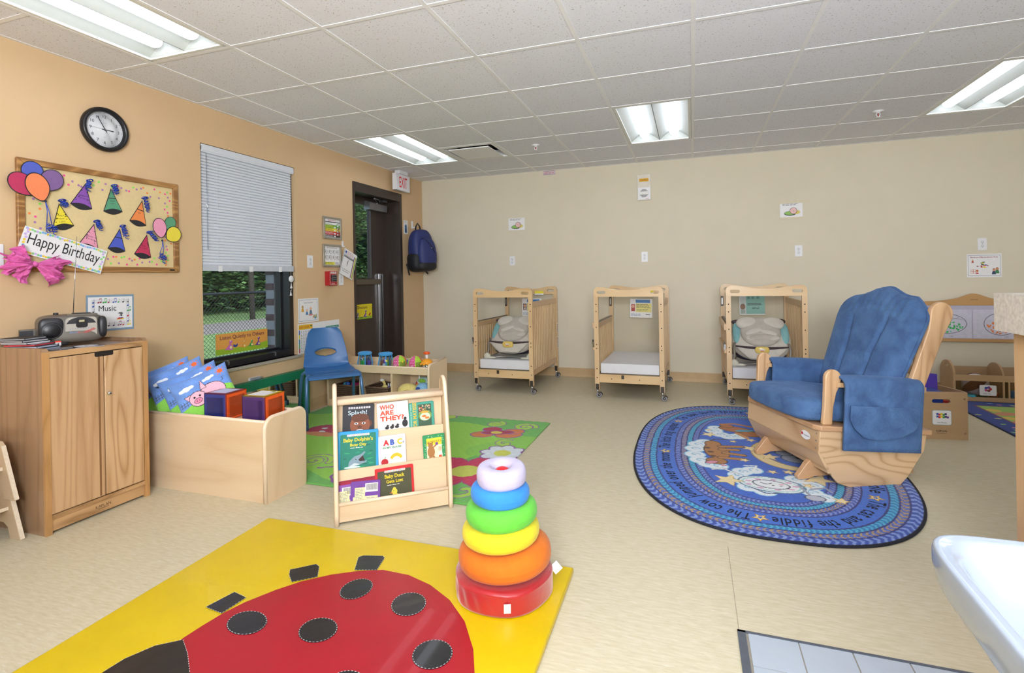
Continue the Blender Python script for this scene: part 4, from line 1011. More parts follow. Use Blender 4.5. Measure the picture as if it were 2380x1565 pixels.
def block(b):
    z = Z(0); b.line([(-.125, -.098), (.125, -.098), (.125, .098), (-.125, .098)], .003, flat('#2f3a6a'), z, closed=True); b.text('Block and Manipulative Area', 0, .075, .0125, flat('#9c2f3c'), z, align='c', w=.215, bold=.015)
    cs = [RED, BLUE, GREEN, YELLOW, flat('#7a3a35')]; r2 = random.Random(6)
    for k in range(22): x, y = -.01+r2.gauss(0, .018), .012+r2.gauss(0, .016); b.rect(x-.007, x+.007, y-.004, y+.004, cs[r2.randrange(5)], z+.0001*k)
    for x in (-.105, -.085): 
        for y in (-.075, -.055): b.line([(x, y), (x+.017, y), (x+.017, y+.017), (x, y+.017)], .003, flat('#c4642c'), z, closed=True)
    b.disc(-.055, -.05, .01, flat('#c4642c'), z); b.rect(-.065, -.045, -.08, -.068, RED, z); kid(b, -.09, .045, .02, '#d9b08a', '#b54a3c', z); kid(b, .075, -.055, .035, '#c98f6a', '#30406a', z, '#30303a'); kid(b, .1, -.045, .035, '#c98f6a', '#3d7f55', z, '#6a2f2f')
sheet('area_sign', onback(2.668, 1.247, .001), .272, .225, block, 'Block and Manipulative Area sign on the back wall above the painting board', 'sign')
OAKZ = wood('oak_door', '#c7a27a', '#a0774e', 'z', 26, 4, contrast=.6, fine=.3, seed=3, longs=.05)
OAKS = wood('oak_side', '#a28162', '#7d5d42', 'z', 22, 4, contrast=.55, fine=.35, seed=8, rough=.3, coat=.4, longs=.06)
OAKY = wood('oak_rail', '#c49c6e', '#8f6a42', 'y', 16, 5, contrast=.9, fine=.25, seed=4)
OAKE = wood('oak_edge', '#bd8f5c', '#99703f', 'z', 10, 6, contrast=.6, seed=6)
OAKT = wood('oak_top', '#8f7359', '#6e533c', 'y', 10, 4, contrast=.6, seed=1, rough=.22, coat=.5)
MAPZ = wood('maple_upright', '#e3c9a6', '#d2b189', 'z', 9, 3.0, contrast=.5, fine=.2, seed=2, coat=.1)
MAPX = wood('maple_board', '#e3caa8', '#cfae87', 'x', 9, 3.0, contrast=.5, fine=.2, seed=5, coat=.1)
MAPE = wood('maple_edge', '#efd9be', '#e3c5a2', 'z', 6, 4, contrast=.4, fine=.15, seed=7)
PLY = wood('birch_ply', '#cdb596', '#b89a78', 'x', 8, 4, contrast=.5, seed=9)
PLYE = mat('ply_edge', '#e6d6bf', .5, noise_=.08, nscale=80)

# ---- storage cabinet
CX0, CX1, CY0, CY1, CH = WL+.006, -2.962, 1.615, 2.112, .905
t = empty('storage_cabinet', ((CX0+CX1)/2, (CY0+CY1)/2, 0), label='two door oak storage cabinet under the notice board holding the radio', cat='cabinet')
def K(b, n, par=None):
    o = b.build(n); o.parent = par or t
    if par is None: o.matrix_parent_inverse = Matrix.Translation(-t.location)
    return o
for y0, y1 in ((CY0, CY0+.022), (CY1-.022, CY1)):
    b = B(); b.prism([(CX0, 0), (CX1-.012, 0)]+arc(CX1-.024, CH-.024, .024, 0, 90, 6)+[(CX0, CH)], y0+.0, y1, 'y', OAKS); b.box(CX1-.014, CX1, y0-.002, y1+.002, 0, CH-.018, OAKE, .006); K(b, 'side_panel')
b = B(); b.box(CX0, CX1-.012, CY0+.022, CY1-.022, CH-.042, CH-.018, OAKT); b.box(CX1-.02, CX1-.002, CY0+.022, CY1-.022, CH-.045, CH-.016, OAKY, .005); K(b, 'top_board')
b = B(); b.box(CX0, CX0+.012, CY0+.02, CY1-.02, .02, CH+.012, OAKS); K(b, 'back_board')
b = B(); b.box(CX0, CX1-.025, CY0+.022, CY1-.022, .07, .09, OAKY); b.box(CX1-.03, CX1-.012, CY0+.022, CY1-.022, .012, .072, OAKY); b.box(CX1-.03, CX1-.003, CY0+.022, CY1-.022, .072, .092, OAKY, .004)
b.text('KAPLAN', 0, 0, .016, flat('#3a2a1c'), 0, align='c', w=.075, T=Matrix(((0, 0, 1, CX1-.0115), (1, 0, 0, 1.875), (0, 1, 0, .036), (0, 0, 0, 1)))); b.rect(-.025, .025, -.006, -.004, flat('#3a2a1c'), 0, T=Matrix(((0, 0, 1, CX1-.0115), (1, 0, 0, 1.875), (0, 1, 0, .036), (0, 0, 0, 1)))); K(b, 'base_rail')
ym = CY0+.022+.285*(CY1-CY0-.044)/.44*.92+.0
ym = 1.885
b = B(); b.box(CX1-.024, CX1-.004, CY0+.025, ym-.004, .097, CH-.05, OAKZ, .003); b.box(CX1-.0042, CX1-.0035, ym-.03, ym-.02, .1, CH-.052, flat('#7f5a36')); K(b, 'door')
b = B()
b.prism([(ym+.002, .097), (CY1-.025, .097), (CY1-.025, CH-.05), (ym+.002, CH-.05)], CX1-.022, CX1-.002, 'x', wood('oak_door_right', '#cda980', '#a47a4c', 'z', 22, 4.5, contrast=.8, fine=.22, seed=11, longs=.13), .003); dr = K(b, 'door')
b = B(); b.lathe([(0, .0), (.010, 0), (.010, .006), (.007, .009), (0, .010)], CHROME, 16, T=TR(CX1-.002, ym+.022, .63) @ RY(PI/2)); b.lathe([(0, .0), (.004, 0), (.004, .0112), (0, .0112)], BLACKP, 10, T=TR(CX1-.002, ym+.022, .63) @ RY(PI/2)); K(b, 'lock', dr)
b = B(); b.prism(rrect(ym-.045, ym+.045, CH-.072, CH-.046, .008), CX1-.016, CX1-.001, 'x', mat('finger_slot', '#1d1410', .8)); K(b, 'finger_pull')

# ---- portable radio
SIL = mat('radio_silver', '#736e66', .38, .35, noise_=.04); DKG = mat('radio_dark', '#26262c', .4, noise_=.1)
t = empty('portable_radio', (-3.262, 1.905, CH-.017), label='grey portable CD radio with its aerial raised, on top of the oak cabinet', cat='radio')
a_ = math.atan2(.93, .38); t.rotation_euler = (0, 0, a_)          # local X along its width, -Y out of the front
b = B(); b.sq((0, 0, .086), (.142, .078, .078), SIL, .42, .42, 36, 18, f=lambda x, y, z: (x, y-.012*(z/.078)*-1, z)); b.box(-.02, .11, -.05, .05, .155, .164, SIL, .006); b.build('casing', t)
b = B(); b.sq((-.088, -.062, .088), (.052, .022, .062), DKG, .5, .5, 24, 14); b.lathe([(0, .003), (.036, .004), (.040, .0), (.043, .004), (.046, .0)], BLACKP, 28, T=TR(-.088, -.082, .082) @ RX(PI/2)); b.lathe([(0, .004), (.003, .0)], CHROME, 8, T=TR(-.088, -.0835, .082) @ RX(PI/2)); b.build('speaker', t)
b = B(); b.sq((.128, -.045, .088), (.022, .04, .06), DKG, .6, .6, 20, 12); b.build('speaker', t)
F_ = TR(0, -.0805, .086) @ RX(PI/2)
b = B(); b.poly(rrect(-.032, .102, -.055, .062, .02), flat('#b3ada3'), -.001, F_); b.poly([(-.028, .028)]+[(-.028+.126*k/10, .028+.035*math.sin(PI*k/10)**.5) for k in range(11)]+[(.098, .03)], DKG, .0006, F_)
b.poly(rrect(.012, .062, .005, .05, .012), BLACKP, .0014, F_); b.rect(.025, .048, .036, .047, flat('#b9b08a'), .002, F_)
for y, dx in ((0, 0), (-.008, .003), (-.016, .006)): b.line([(-.018+dx, -.04+y*.4), (.025+dx, -.018+y*.4), (.035+dx, -.026+y*.4), (.09+dx, .0+y*.4)], .003, flat('#c0504a'), .0006, F_)
for k in range(9): b.disc(-.012+.011*k, .0, .0018, flat('#5f7fb8'), .0006, F_ and 0 or None, T=F_) if False else b.disc(-.012+.011*k, .0, .0018, flat('#5f7fb8'), .0006, n=8, T=F_)
b.text('Sport', -.016, -.024, .012, flat('#7a97c8'), .0006, w=.038, shear=.3, T=F_); b.build('front_panel', t)
b = B(); b.tube([(.02, .05, .158), (.045, .07, .60)], [.0024, .0014], CHROME, 6); b.build('aerial', t)
b = B(); b.box(.01, .085, -.03, .03, .161, .169, DKG, .004); b.lathe([(0, 0), (.012, 0), (.011, .014), (0, .015)], DKG, 14, T=TR(-.06, 0, .160)); b.build('controls', t)
b = B(); b.tube([(-.12, -.02, .02), (-.15, -.07, .014), (-.11, -.115, .012), (-.06, -.125, .012), (-.03, -.115, .014), (-.035, -.1, .012)], .009, DKG, 8); b.build('carry_strap', t)
b = B(); b.box(-.085, -.058, -.139, -.137, .002, .024, PAPER); b.box(-.085, -.058, -.140, -.136, .024, .032, flat('#e4442e')); b.line([(-.08, .006), (-.066, .02)], .003, INK, 0, T=TR(0, -.1395, 0) @ RX(PI/2)); b.build('paper_tag', t)
b = B(); b.box(-.20, -.135, .02, .09, .0, .09, SIL, .01); b.box(-.202, -.15, .015, .05, .012, .085, DKG, .008); b.build('battery_housing', t)

# ---- disc cases on the cabinet
CASE = [('#2a2a30', '#8f9298', '#1c1c22'), ('#34343a', '#a9a9b2', '#23232a'), ('#1d1d24', '#cfd0d8', '#2c2c35'), ('#2a2a30', '#c43a48', '#d8d9e2'), ('#2d2f3a', '#b9c3d8', '#444a55'), ('#26262c', '#8c97ad', '#1b1b22')]
zc = CH-.0175; rr = random.Random(12)
LB = ['top disc case of the pile beside the radio', 'second disc case from the top of the pile beside the radio', 'third disc case from the top of the pile beside the radio', 'fourth disc case with a red spine in the pile beside the radio', 'fifth disc case with a pale spine in the pile beside the radio', 'bottom disc case of the pile beside the radio']
for k in range(6):
    c = CASE[k]; b = B(); b.box(-.071, .071, -.062, .062, 0, .010, mat('case_'+c[0][1:], c[0], .2, coat=.5), .001); b.box(-.0712, .0712, -.0625, -.058, .002, .008, flat(c[1])); b.box(.058, .0715, -.055, .055, .002, .008, flat(c[1])); b.box(-.06, .065, -.055, .055, .0101, .0104, flat(c[2]))
    o = b.build('disc_case', loc=(-3.235+.012*k+rr.uniform(-.008, .008), 1.672+.006*k, zc+.0105*(5-k)), rot=(0, 0, .28+rr.uniform(-.25, .2))); tag(o, LB[5-(5-k)], 'disc case', 'disc cases piled on the cabinet')
for k, (x, y, a, l) in enumerate(((-3.05, 1.735, .5, 'flat grey disc sleeve lying in front of the pile of disc cases'), (-3.03, 1.84, -.3, 'flat pale disc sleeve lying in front of the radio'))):
    b = B(); b.box(-.065, .065, -.06, .06, 0, .003, mat('sleeve_%d' % k, ('#55585f', '#9aa0ac')[k], .25, coat=.6, noise_=.3, nscale=25)); b.disc(0, 0, .05, flat(('#787b85', '#c9cdd6')[k]), .0033); b.disc(0, 0, .008, INK, .0036); o = b.build('disc_sleeve', loc=(x, y, zc), rot=(0, 0, a)); tag(o, l, 'disc sleeve', 'loose disc sleeves on the cabinet')

# ---- stacked toddler chairs at the left edge
def toddler(z, label):
    t = empty('toddler_chair', (-3.16, 1.39-.0195*(z > 0), z), label=label, cat='chair', group='stacked wooden toddler chairs')
    for s in (1, -1):
        b = B(); y0 = .165 if s > 0 else -.183
        prof = [(.115, 0), (.018, .252), (.0, .268), (-.2, .282), (-.24, .282), (-.25, 0), (-.17, 0), (-.155, .055), (-.13, .07), (-.01, .07), (.02, .052), (.035, 0)]
        b.prism(prof, y0, y0+.018, 'y', PLY, .002, hole=slot(-.105, .232, .11, .042)); 
        b.prism([(.115, .004), (.0196, .25), (.0216, .251), (.117, .005)], y0+.0005, y0+.0175, 'y', PLYE); b.build('side_panel', t)
    b = B(); b.box(-.24, .028, -.165, .165, .135, .152, PLY, .002); b.box(.0275, .0285, -.165, .165, .1355, .1515, PLYE); b.build('seat', t)
    b = B(); b.box(-.245, -.228, -.165, .165, .15, .28, PLY, .002); b.build('backrest', t); return t
toddler(0, 'lower of the two stacked birch plywood toddler chairs beside the oak cabinet'); toddler(.1965, 'upper of the two stacked birch plywood toddler chairs beside the oak cabinet')

# ---- low open bin with cushions and cubes
BX0, BX1, BY0_, BY1_, BH = -3.385, -2.205, 2.208, 2.505, .455
t = empty('toy_bin', ((BX0+BX1)/2, (BY0_+BY1_)/2, 0), label='long low maple bin beside the oak cabinet holding pillows and picture cubes', cat='bin')
def K(b, n, par=None): o = b.build(n); o.parent = par or t; o.matrix_parent_inverse = Matrix.Translation(-t.location); return o
def endp(x):
    b = B(); pr = [(BY0_-.002, 0), (BY1_+.002, 0)]+arc(BY1_-.05, BH-.045, .052, 0, 90, 8)+arc(BY0_+.06, BH-.055, .062, 90, 180, 8)
    b.prism(pr, x-.011, x+.011, 'x', MAPZ); 
    b.tube([(x, BY0_, .004)]+[(x, p[0], p[1]) for p in reversed(pr[2:])]+[(x, BY1_, .004)], .0122, MAPE, 8); K(b, 'end_panel')
endp(BX1-.011); endp(BX0+.011)
b = B(); b.box(BX0+.02, BX1-.02, BY0_+.004, BY0_+.022, .0, BH-.014, MAPX); b.tube([(BX0+.02, BY0_+.013, BH-.014), (BX1-.02, BY0_+.013, BH-.014)], .0105, MAPE, 8); K(b, 'front_board')
b = B(); b.box(BX0+.02, BX1-.02, BY1_-.022, BY1_-.004, .0, BH-.014, MAPX); b.tube([(BX0+.02, BY1_-.013, BH-.014), (BX1-.02, BY1_-.013, BH-.014)], .0105, MAPE, 8); K(b, 'back_board')
b = B(); b.box(BX0+.02, BX1-.02, BY0_+.022, BY1_-.022, .395, .413, MAPX); K(b, 'deck')
# picture cubes
def cube(x, y, rz, cols, label, top):
    t = empty('picture_cube', (x, y, .4135), rz, label=label, cat='soft cube', group='vinyl pocket picture cubes')
    s = .0775; b = B(); vin = lambda c: mat('vinyl_'+c[1:], c, .35, noise_=.05, coat=.15)
    b.box(-s+.003, s-.003, -s+.003, s-.003, .003, 2*s-.003, vin(cols[3]))
    faces = {'front': (Matrix.Translation((0, -s, s)) @ RX(PI/2), cols[0]), 'right': (Matrix.Translation((s, 0, s)) @ RZ(PI/2) @ RX(PI/2), cols[1]), 'top': (Matrix.Translation((0, 0, 2*s)), cols[2]), 'back': (TR(0, s, s) @ RZ(PI) @ RX(PI/2), cols[1]), 'left': (TR(-s, 0, s) @ RZ(-PI/2) @ RX(PI/2), cols[0])}
    b.box(-s, s, -s, s, 0, .003, vin(cols[3]))
    for k, (M, c) in faces.items(): b.box(-s, s, -s, s, -.006, 0, vin(c), .0025, T=M)
    b.build('fabric_shell', t)
    for k in ('front', 'right', 'top'):
        M, c = faces[k]; b = B(); b.box(-s+.018, s-.018, -s+.014, s-.022, 0, .0015, clear('pocket_film', '#f6f6f9', .05, .12), T=M); b.line([(-s+.018, -s+.014), (s-.018, -s+.014), (s-.018, s-.022), (-s+.018, s-.022)], .002, vin(c), .0018, closed=True, T=M)
        if k == 'top' and top:
            b.box(-s+.02, s-.02, -s+.018, s-.026, .0016, .0019, top, T=M)
            if top is PAPER: b.poly([(.02, .02), (.05, .025), (.045, .05), (.025, .045)], flat('#7a8f3a'), .0022, T=M); b.poly([(.03, .045), (.04, .05), (.035, .055)], INK, .0024, T=M)
        b.build('picture_pocket', t)
cube(-2.352, 2.34, .06, ('#4b2f6b', '#ee5f1c', '#efcd1e', '#4b2f6b'), 'purple and orange picture cube with a yellow top at the open end of the bin', PAPER)
cube(-2.632, 2.335, .06, ('#2c3a86', '#ea5a1e', '#a83244', '#2c3a86'), 'navy and orange picture cube with a lilac top next to the pig pillow', flat('#c9cdf2'))
# printed plush pillows
PLUSH = painted('plush_print', .9, .35, 260, .3, .08, 120)
def pillow(M, animal, label):
    w, h, n = .27, .325, 110
    p = Paint(.36, .30, n, n, '#6f97dd'); X, Y = p.X, p.Y
    wave = .02*np.sin(X*25)+.008*np.sin(X*60); p.C *= (1+.10*np.sin(X*40+Y*30)*np.cos(Y*55))[..., None]
    p.fill(Y < -.020+.035*np.sin(X*11+.6), '#8fd456')
    for cx, cy, s in ((-.085, .075, 1), (.055, .09, .8)):
        for dx, r in ((-.03, .014), (0, .02), (.03, .014)): p.ellipse(cx+dx*s, cy+.15*dx, r*s*1.3, r*s*.8, '#f0f4fb')
    p.ellipse(.135, .105, .018, .015, '#e8672f')
    for k in range(8): a = k*PI/4; p.stroke([(.135+.023*math.cos(a), .105+.021*math.sin(a)), (.135+.03*math.cos(a), .105+.027*math.sin(a))], .004, '#e0764a')
    for k in range(3): p.stroke([(-.15+.02*k, -.035), (-.15+.02*k, .0)], .004, '#4d4a58')
    for q in (-.025, -.01): p.stroke([(-.16, q-.006), (-.10, q+.004)], .003, '#4d4a58')
    for k in range(5): p.stroke([(-.01, -.115), (-.035+.016*k, -.085-.004*abs(k-2))], .005, '#2f7f52')
    p.X = p.X+.03; p.Y = p.Y-.008
    if animal == 'pig':
        P_, E = '#f0bcd0', '#3a2730'
        p.ellipse(.085, -.01, .075, .055, P_, -.1, .004, E); p.poly([(.09, -.05), (.13, -.05), (.12, -.1), (.10, -.1)], P_); p.ellipse(.045, -.075, .015, .022, '#e08aaa', 0, .003, E)
        for pts in ([(-.045, .02), (-.085, .015), (-.06, -.02)], [(.02, .03), (.035, .085), (.055, .03)]): p.stroke(pts+[pts[0]], .006, E); p.poly(pts, P_)
        p.ellipse(-.012, -.02, .05, .047, P_, 0, .004, E); p.ellipse(-.016, -.032, .023, .015, '#e78fb0', .15, .003, E)
        for q in (-.024, -.008): p.ellipse(q, -.031, .003, .004, E)
        for q in (-.03, .004): p.ellipse(q, -.004, .006, .008, '#1d1518')
        p.stroke([(.155, .03), (.165, .04), (.16, .05), (.172, .055)], .003, E)
    else:
        E = '#2a2224'; p.ellipse(.03, -.02, .08, .055, '#f2efee', 0, .004, E); p.ellipse(.05, .0, .03, .025, '#2d282c'); p.ellipse(-.03, .0, .04, .045, '#f2efee', 0, .004, E); p.ellipse(-.035, -.028, .03, .018, '#d9a98a', 0, .003, E); p.poly([(-.07, .03), (-.10, .045), (-.06, .05)], '#2d282c'); p.ellipse(-.045, .008, .005, .006, E); p.ellipse(-.02, .008, .005, .006, E)
    p.X, p.Y = (p.X-.03)*h/.36, (p.Y+.008)*w/.30
    f = lambda P: np.stack([P[:, 0]*(1-.07*(1-(P[:, 1]/(w/2))**2)*(np.abs(P[:, 0])/(h/2))**3), P[:, 1]*(1-.07*(1-(P[:, 0]/(h/2))**2)*(np.abs(P[:, 1])/(w/2))**3), P[:, 2]], 1)
    zf = lambda X, Y: .042*np.sqrt(np.clip((1-(2*X/h)**4)*(1-(2*Y/w)**4), 0, 1))**.8
    o = p.mesh('plush_pillow', PLUSH, zf, pf=f, back=lambda P: np.stack([P[:, 0], P[:, 1], -P[:, 2]-.0005], 1)); o.matrix_world = M
    return tag(o, label, 'pillow', 'farm print plush pillows in the bin')
def lean(x, y, z, yaw, pitch, roll=0): return TR(x, y, z) @ RZ(yaw) @ RX(PI/2-pitch) @ RZ(roll)
ya = math.radians(40)
pillow(lean(-2.80, 2.345, .538, ya, .22, .40), 'pig', 'plush pillow printed with a pink pig, front one in the bin')
pillow(lean(-2.91, 2.36, .545, ya, .22, .38), 'cow', 'plush pillow directly behind the pig pillow in the bin')
pillow(lean(-3.03, 2.36, .568, ya, .2, .38), 'cow', 'plush pillow third from the front, with an orange sun at its top corner')
pillow(lean(-3.14, 2.36, .565, ya, .2, .36), 'cow', 'rearmost plush pillow, mostly hidden by the cabinet and other pillows')

# ---- green framed floor mirror on the left wall
GP = mat('green_pad', '#0b7350', .45, noise_=.05); 
t = empty('wall_mirror', (WL+.04, 3.24, 0), label='low wall mirror with a thick padded green frame under the window', cat='mirror')
b = B(); x0, x1 = WL+.006, WL+.062; my0, my1, mz = 2.62, 3.865, .412
b.box(x0, x1, my0, my1, mz-.072, mz, GP, .012); b.box(x0, x1, my1-.06, my1, .0, mz-.07, GP, .012); b.box(x0, x1, my0, my0+.06, .0, mz-.07, GP, .012); b.box(x0, x1, my0+.06, my1-.06, 0, .03, GP, .01); o = b.build('frame', t); o.matrix_parent_inverse = Matrix.Translation(-t.location)
m_, nt_, bs_ = _new('mirror_glass'); bs_.inputs['Base Color'].default_value = (.82, .84, .82, 1); bs_.inputs['Metallic'].default_value = 1; bs_.inputs['Roughness'].default_value = .04
b = B(); b.box(x0+.002, x0+.02, my0+.05, my1-.05, .02, mz-.06, m_); o = b.build('mirror_glass', t); o.matrix_parent_inverse = Matrix.Translation(-t.location)

# ---- blue stacking chair
CB = mat('chair_blue', '#33679f', .38, noise_=.03, nscale=50, bump=.12, bscale=350); LG = mat('chair_leg_blue', '#48709b', .3, .15, noise_=.04)
ux = Vector((.665, .747, 0)); ca = math.atan2(ux.y, ux.x)
t = empty('stacking_chair', (-2.985, 3.71, .008), ca, label='blue plastic stacking chair with a slot in its back, on the green rug', cat='chair')
def shell(u, v):
    # v 0 front lip ... 1 top of back; u across
    s = 2*u-1; SH = .422
    if v < .5:
        q = v/.5; y = -.215+.40*q; z = SH-.018*math.sin(PI*min(1, q*1.05))*1.0-.03*max(0, (.16-q)/.16)**2+.0; w = .205+.012*math.sin(PI*q)-.02*q
        z += .022*abs(s)**3*q; 
    else:
        q = (v-.5)/.5; a = min(1, q/.22); r = .07
        if q < .22: y = .185+r*math.sin(a*1.32)*.75; z = SH+r*(1-math.cos(a*1.32))*1.0
        else: k = (q-.22)/.78; y = .185+r*math.sin(1.32)*.75+.085*k; z = SH+r*(1-math.cos(1.32))+.30*k
        w = .197-.02*q-.045*q**2
        if q > .86: w *= 1-.20*((q-.86)/.14)**2
        y -= .035*(abs(s)**2)*min(1, q/.3)
        z += .022*abs(s)**3*max(0, 1-q/.2)
    return Vector((s*w, y, z))
nu, nv = 97, 161; b = B(); vs = {}; th = .0055
for j in range(nv):
    for i in range(nu): vs[i, j] = shell(i/(nu-1), j/(nv-1))
hole = lambda p: p.z > .50 and ((p.x)/.094)**2+((p.z-.562)/.038)**2 < 1
V1, F1 = [], []; ix = {}
for (i, j), p in vs.items(): ix[i, j] = len(V1); V1.append(p)
inn = {k for k, p in vs.items() if hole(p)}
for j in range(nv-1):
    for i in range(nu-1):
        q = [(i, j), (i+1, j), (i+1, j+1), (i, j+1)]
        if all(k in inn for k in q): continue
        F1.append(tuple(ix[k] for k in q))
for k in inn:                                  # pull the rim of the slot on to a clean ellipse
    p = vs[k]; f_ = 1/max(.05, math.sqrt(((p.x)/.094)**2+((p.z-.562)/.038)**2)); V1[ix[k]] = Vector((p.x*f_, p.y, .562+(p.z-.575)*f_))
b.add(V1, F1, CB, True); o = b.build('seat_shell', t)
so = o.modifiers.new('thickness', 'SOLIDIFY'); so.thickness = .008; so.offset = 0
for s in (-1, 1):
    for fr in (1, -1):
        b = B(); x = s*.20
        if fr > 0: pts = [(s*.165, -.10, .405), (s*.195, -.12, .418), (s*.212, -.15, .405), (s*.218, -.175, .36), (s*.232, -.235, .03)]
        else: pts = [(s*.165, .06, .405), (s*.20, .08, .416), (s*.215, .11, .395), (s*.222, .14, .34), (s*.235, .225, .03)]
        b.tube(pts, .0145, LG, 12); b.lathe([(0, 0), (.018, 0), (.0185, .01), (.018, .042), (.0155, .046)], mat('boot_blue', '#2f5578', .5), 14, T=TR(s*.2335, pts[-1][1]*1.01, 0)); b.build('leg', t)
b = B(); b.tube([(-.165, -.10, .405), (.165, -.10, .405)], .011, LG, 10); b.tube([(-.165, .06, .405), (.165, .06, .405)], .011, LG, 10); b.tube([(-.17, -.1, .405), (-.17, .06, .405)], .009, LG, 8); b.tube([(.17, -.1, .405), (.17, .06, .405)], .009, LG, 8); b.build('under_frame', t)
# ---- low toy shelf across the door
SX0, SX1, SY0, SY1, SH_ = -3.385, -2.262, 4.15, 4.50, .405
t = empty('toy_shelf', ((SX0+SX1)/2, (SY0+SY1)/2, 0), label='low maple toy shelf with three open compartments standing in front of the brown door', cat='shelf')
def K(b, n, par=None): o = b.build(n); o.parent = par or t; o.matrix_parent_inverse = Matrix.Translation(-t.location); return o
for x in (SX0+.012, SX1-.012):
    b = B(); pr = [(SY0, 0), (SY1, 0), (SY1, .44), (SY1-.03, .452)]+[(SY0+.06, .43)]+arc(SY0+.04, .39, .04, 90, 180, 6)
    b.prism(pr, x-.011, x+.011, 'x', MAPZ); b.tube([(x, p[0], p[1]) for p in [(SY0, .004)]+list(reversed(pr[4:]))+[(SY1-.02, .45)]], .012, MAPE, 8); K(b, 'end_panel')
b = B(); b.box(SX0+.022, SX1-.022, SY0+.012, SY1-.01, .345, .363, MAPX); K(b, 'top_board')
b = B(); b.box(SX0+.022, SX1-.022, SY0+.003, SY0+.020, .338, .40, MAPX); b.tube([(SX0+.022, SY0+.0115, .40), (SX1-.022, SY0+.0115, .40)], .009, MAPE, 8); K(b, 'front_lip')
b = B(); b.box(SX0+.022, SX1-.022, SY1-.016, SY1, .04, .43, MAPX); K(b, 'back_board')
b = B(); b.box(SX0+.022, SX1-.022, SY0+.006, SY1-.016, .045, .062, MAPX); b.box(SX0+.022, SX1-.022, SY0+.02, SY0+.036, 0, .045, MAPX); K(b, 'bottom_board')
for x in (-3.01, -2.665): b = B(); b.box(x-.009, x+.009, SY0+.006, SY1-.016, .062, .345, MAPZ); K(b, 'divider')
# wicker baskets
WK = mat('wicker', '#6d5341', .7, noise_=.25, nscale=40); WK2 = mat('wicker_dark', '#4d392d', .8, noise_=.2)
def basket(x, y, label):
    t = empty('wicker_basket', (x, y, .0625), label=label, cat='basket', group='wicker baskets in the toy shelf')
    b = B(); w, d, h = .125, .13, .13
    b.box(-w+.02, w-.02, -d+.02, d-.02, 0, .006, WK2)
    for k in range(13):
        z = .004+k*.0098; e = .012*k/12
        P = []
        for q in range(64):
            u = q/64*4; s = int(u); f = u-s; a = w-.018+e; c = d-.018+e; cs = [(-a, -c), (a, -c), (a, c), (-a, c)]; p0, p1 = cs[s], cs[(s+1) % 4]
            x_ = p0[0]+(p1[0]-p0[0])*f; y_ = p0[1]+(p1[1]-p0[1])*f; o_ = .0025*(1 if (q+k) % 2 else -1); n_ = ((0, -1), (1, 0), (0, 1), (-1, 0))[s]
            P.append((x_+n_[0]*o_, y_+n_[1]*o_, z))
        b.tube(P, .0052, WK if k % 2 else WK2, 5, closed=True)
    b.build('woven_body', t)
    b = B(); a, c = w-.004, d-.004; b.tube([(-a, -c, .134), (a, -c, .134), (a, c, .134), (-a, c, .134)], .0085, WK, 8, closed=True); b.build('rim', t); return t
basket(-3.19, 4.30, 'brown wicker basket of plastic toys in the compartment behind the blue chair'); basket(-2.835, 4.29, 'brown wicker basket of small toys in the middle compartment of the toy shelf')
pl = lambda c: mat('toy_'+c[1:], c, .35, noise_=.02, coat=.2); fb_ = lambda c: mat('felt_'+c[1:], c, .9, noise_=.12, nscale=60, bump=.3, bscale=300, sheen=.2)
t = empty('toy_camera_block', (-3.12, 4.27, .125), .3, label='magenta plastic toy with a violet triangle sticking out of the basket behind the chair', cat='toy')
b = B(); b.box(-.05, .05, -.035, .035, 0, .085, pl('#c01f6a'), .012, 3); b.build('body', t); b = B(); b.poly([(-.022, .065), (.022, .065), (0, .03)], pl('#7c4ab8'), .0362, T=RX(PI/2)); b.build('triangle_key', t); b = B(); b.sq((.055, 0, .03), (.03, .03, .03), pl('#7a2fa0'), .7, .7); b.build('corner_grip', t)
t = empty('stacking_toy', (-3.24, 4.26, .125), label='blue and lime plastic toy sticking out of the basket behind the chair', cat='toy')
b = B(); b.lathe([(.028, 0), (.03, .03), (.026, .05), (.0, .05)], pl('#a5cf2a'), 18, T=TR(.02, -.02, .01)); b.build('cup', t); b = B(); b.lathe([(.02, 0), (.024, .03), (.0, .045)], pl('#2a62b8'), 18, T=TR(.015, .0, .05)); b.build('cap', t); b = B(); b.sq((-.03, .02, .04), (.03, .025, .045), pl('#3f93b5')); b.build('knob', t)
t = empty('giraffe_rattle', (-2.81, 4.27, .14), .2, label='small yellow giraffe toy with brown spots in the middle basket', cat='toy')
b = B(); b.sq((0, 0, .03), (.035, .025, .035), fb_('#dcca7a')); b.tube([(0, 0, .04), (-.005, 0, .08), (-.018, -.004, .105)], [.016, .012, .014], fb_('#dcca7a'), 10); b.build('body', t)
b = B(); b.sq((-.026, -.006, .11), (.022, .014, .014), PAPER); b.build('head', t); b = B()
for k in range(7): a = k*.9; b.sq((.028*math.cos(a), .021*math.sin(a)-.004, .03+.012*math.sin(2*a)), (.008, .008, .007), fb_('#7a5a2f'), nu=8, nv=6)
b.build('spots', t); b = B(); b.sq((.02, -.02, .02), (.04, .02, .012), pl('#3d8a45')); b.build('base_leaf', t)
t = empty('purple_rattle', (-2.75, 4.25, .14), label='small purple toy with white ears in the middle basket', cat='toy')
b = B(); b.sq((0, 0, .03), (.028, .02, .03), pl('#4a3a9a')); b.build('body', t); b = B(); b.tube([(-.008, 0, .05), (-.01, 0, .085)], .006, PAPER, 8); b.tube([(.01, 0, .05), (.014, 0, .085)], .006, PAPER, 8); b.build('ears', t); b = B(); b.tube([(.02, 0, .02), (.06, -.01, .045)], .007, pl('#a9a52f'), 8); b.build('handle', t)
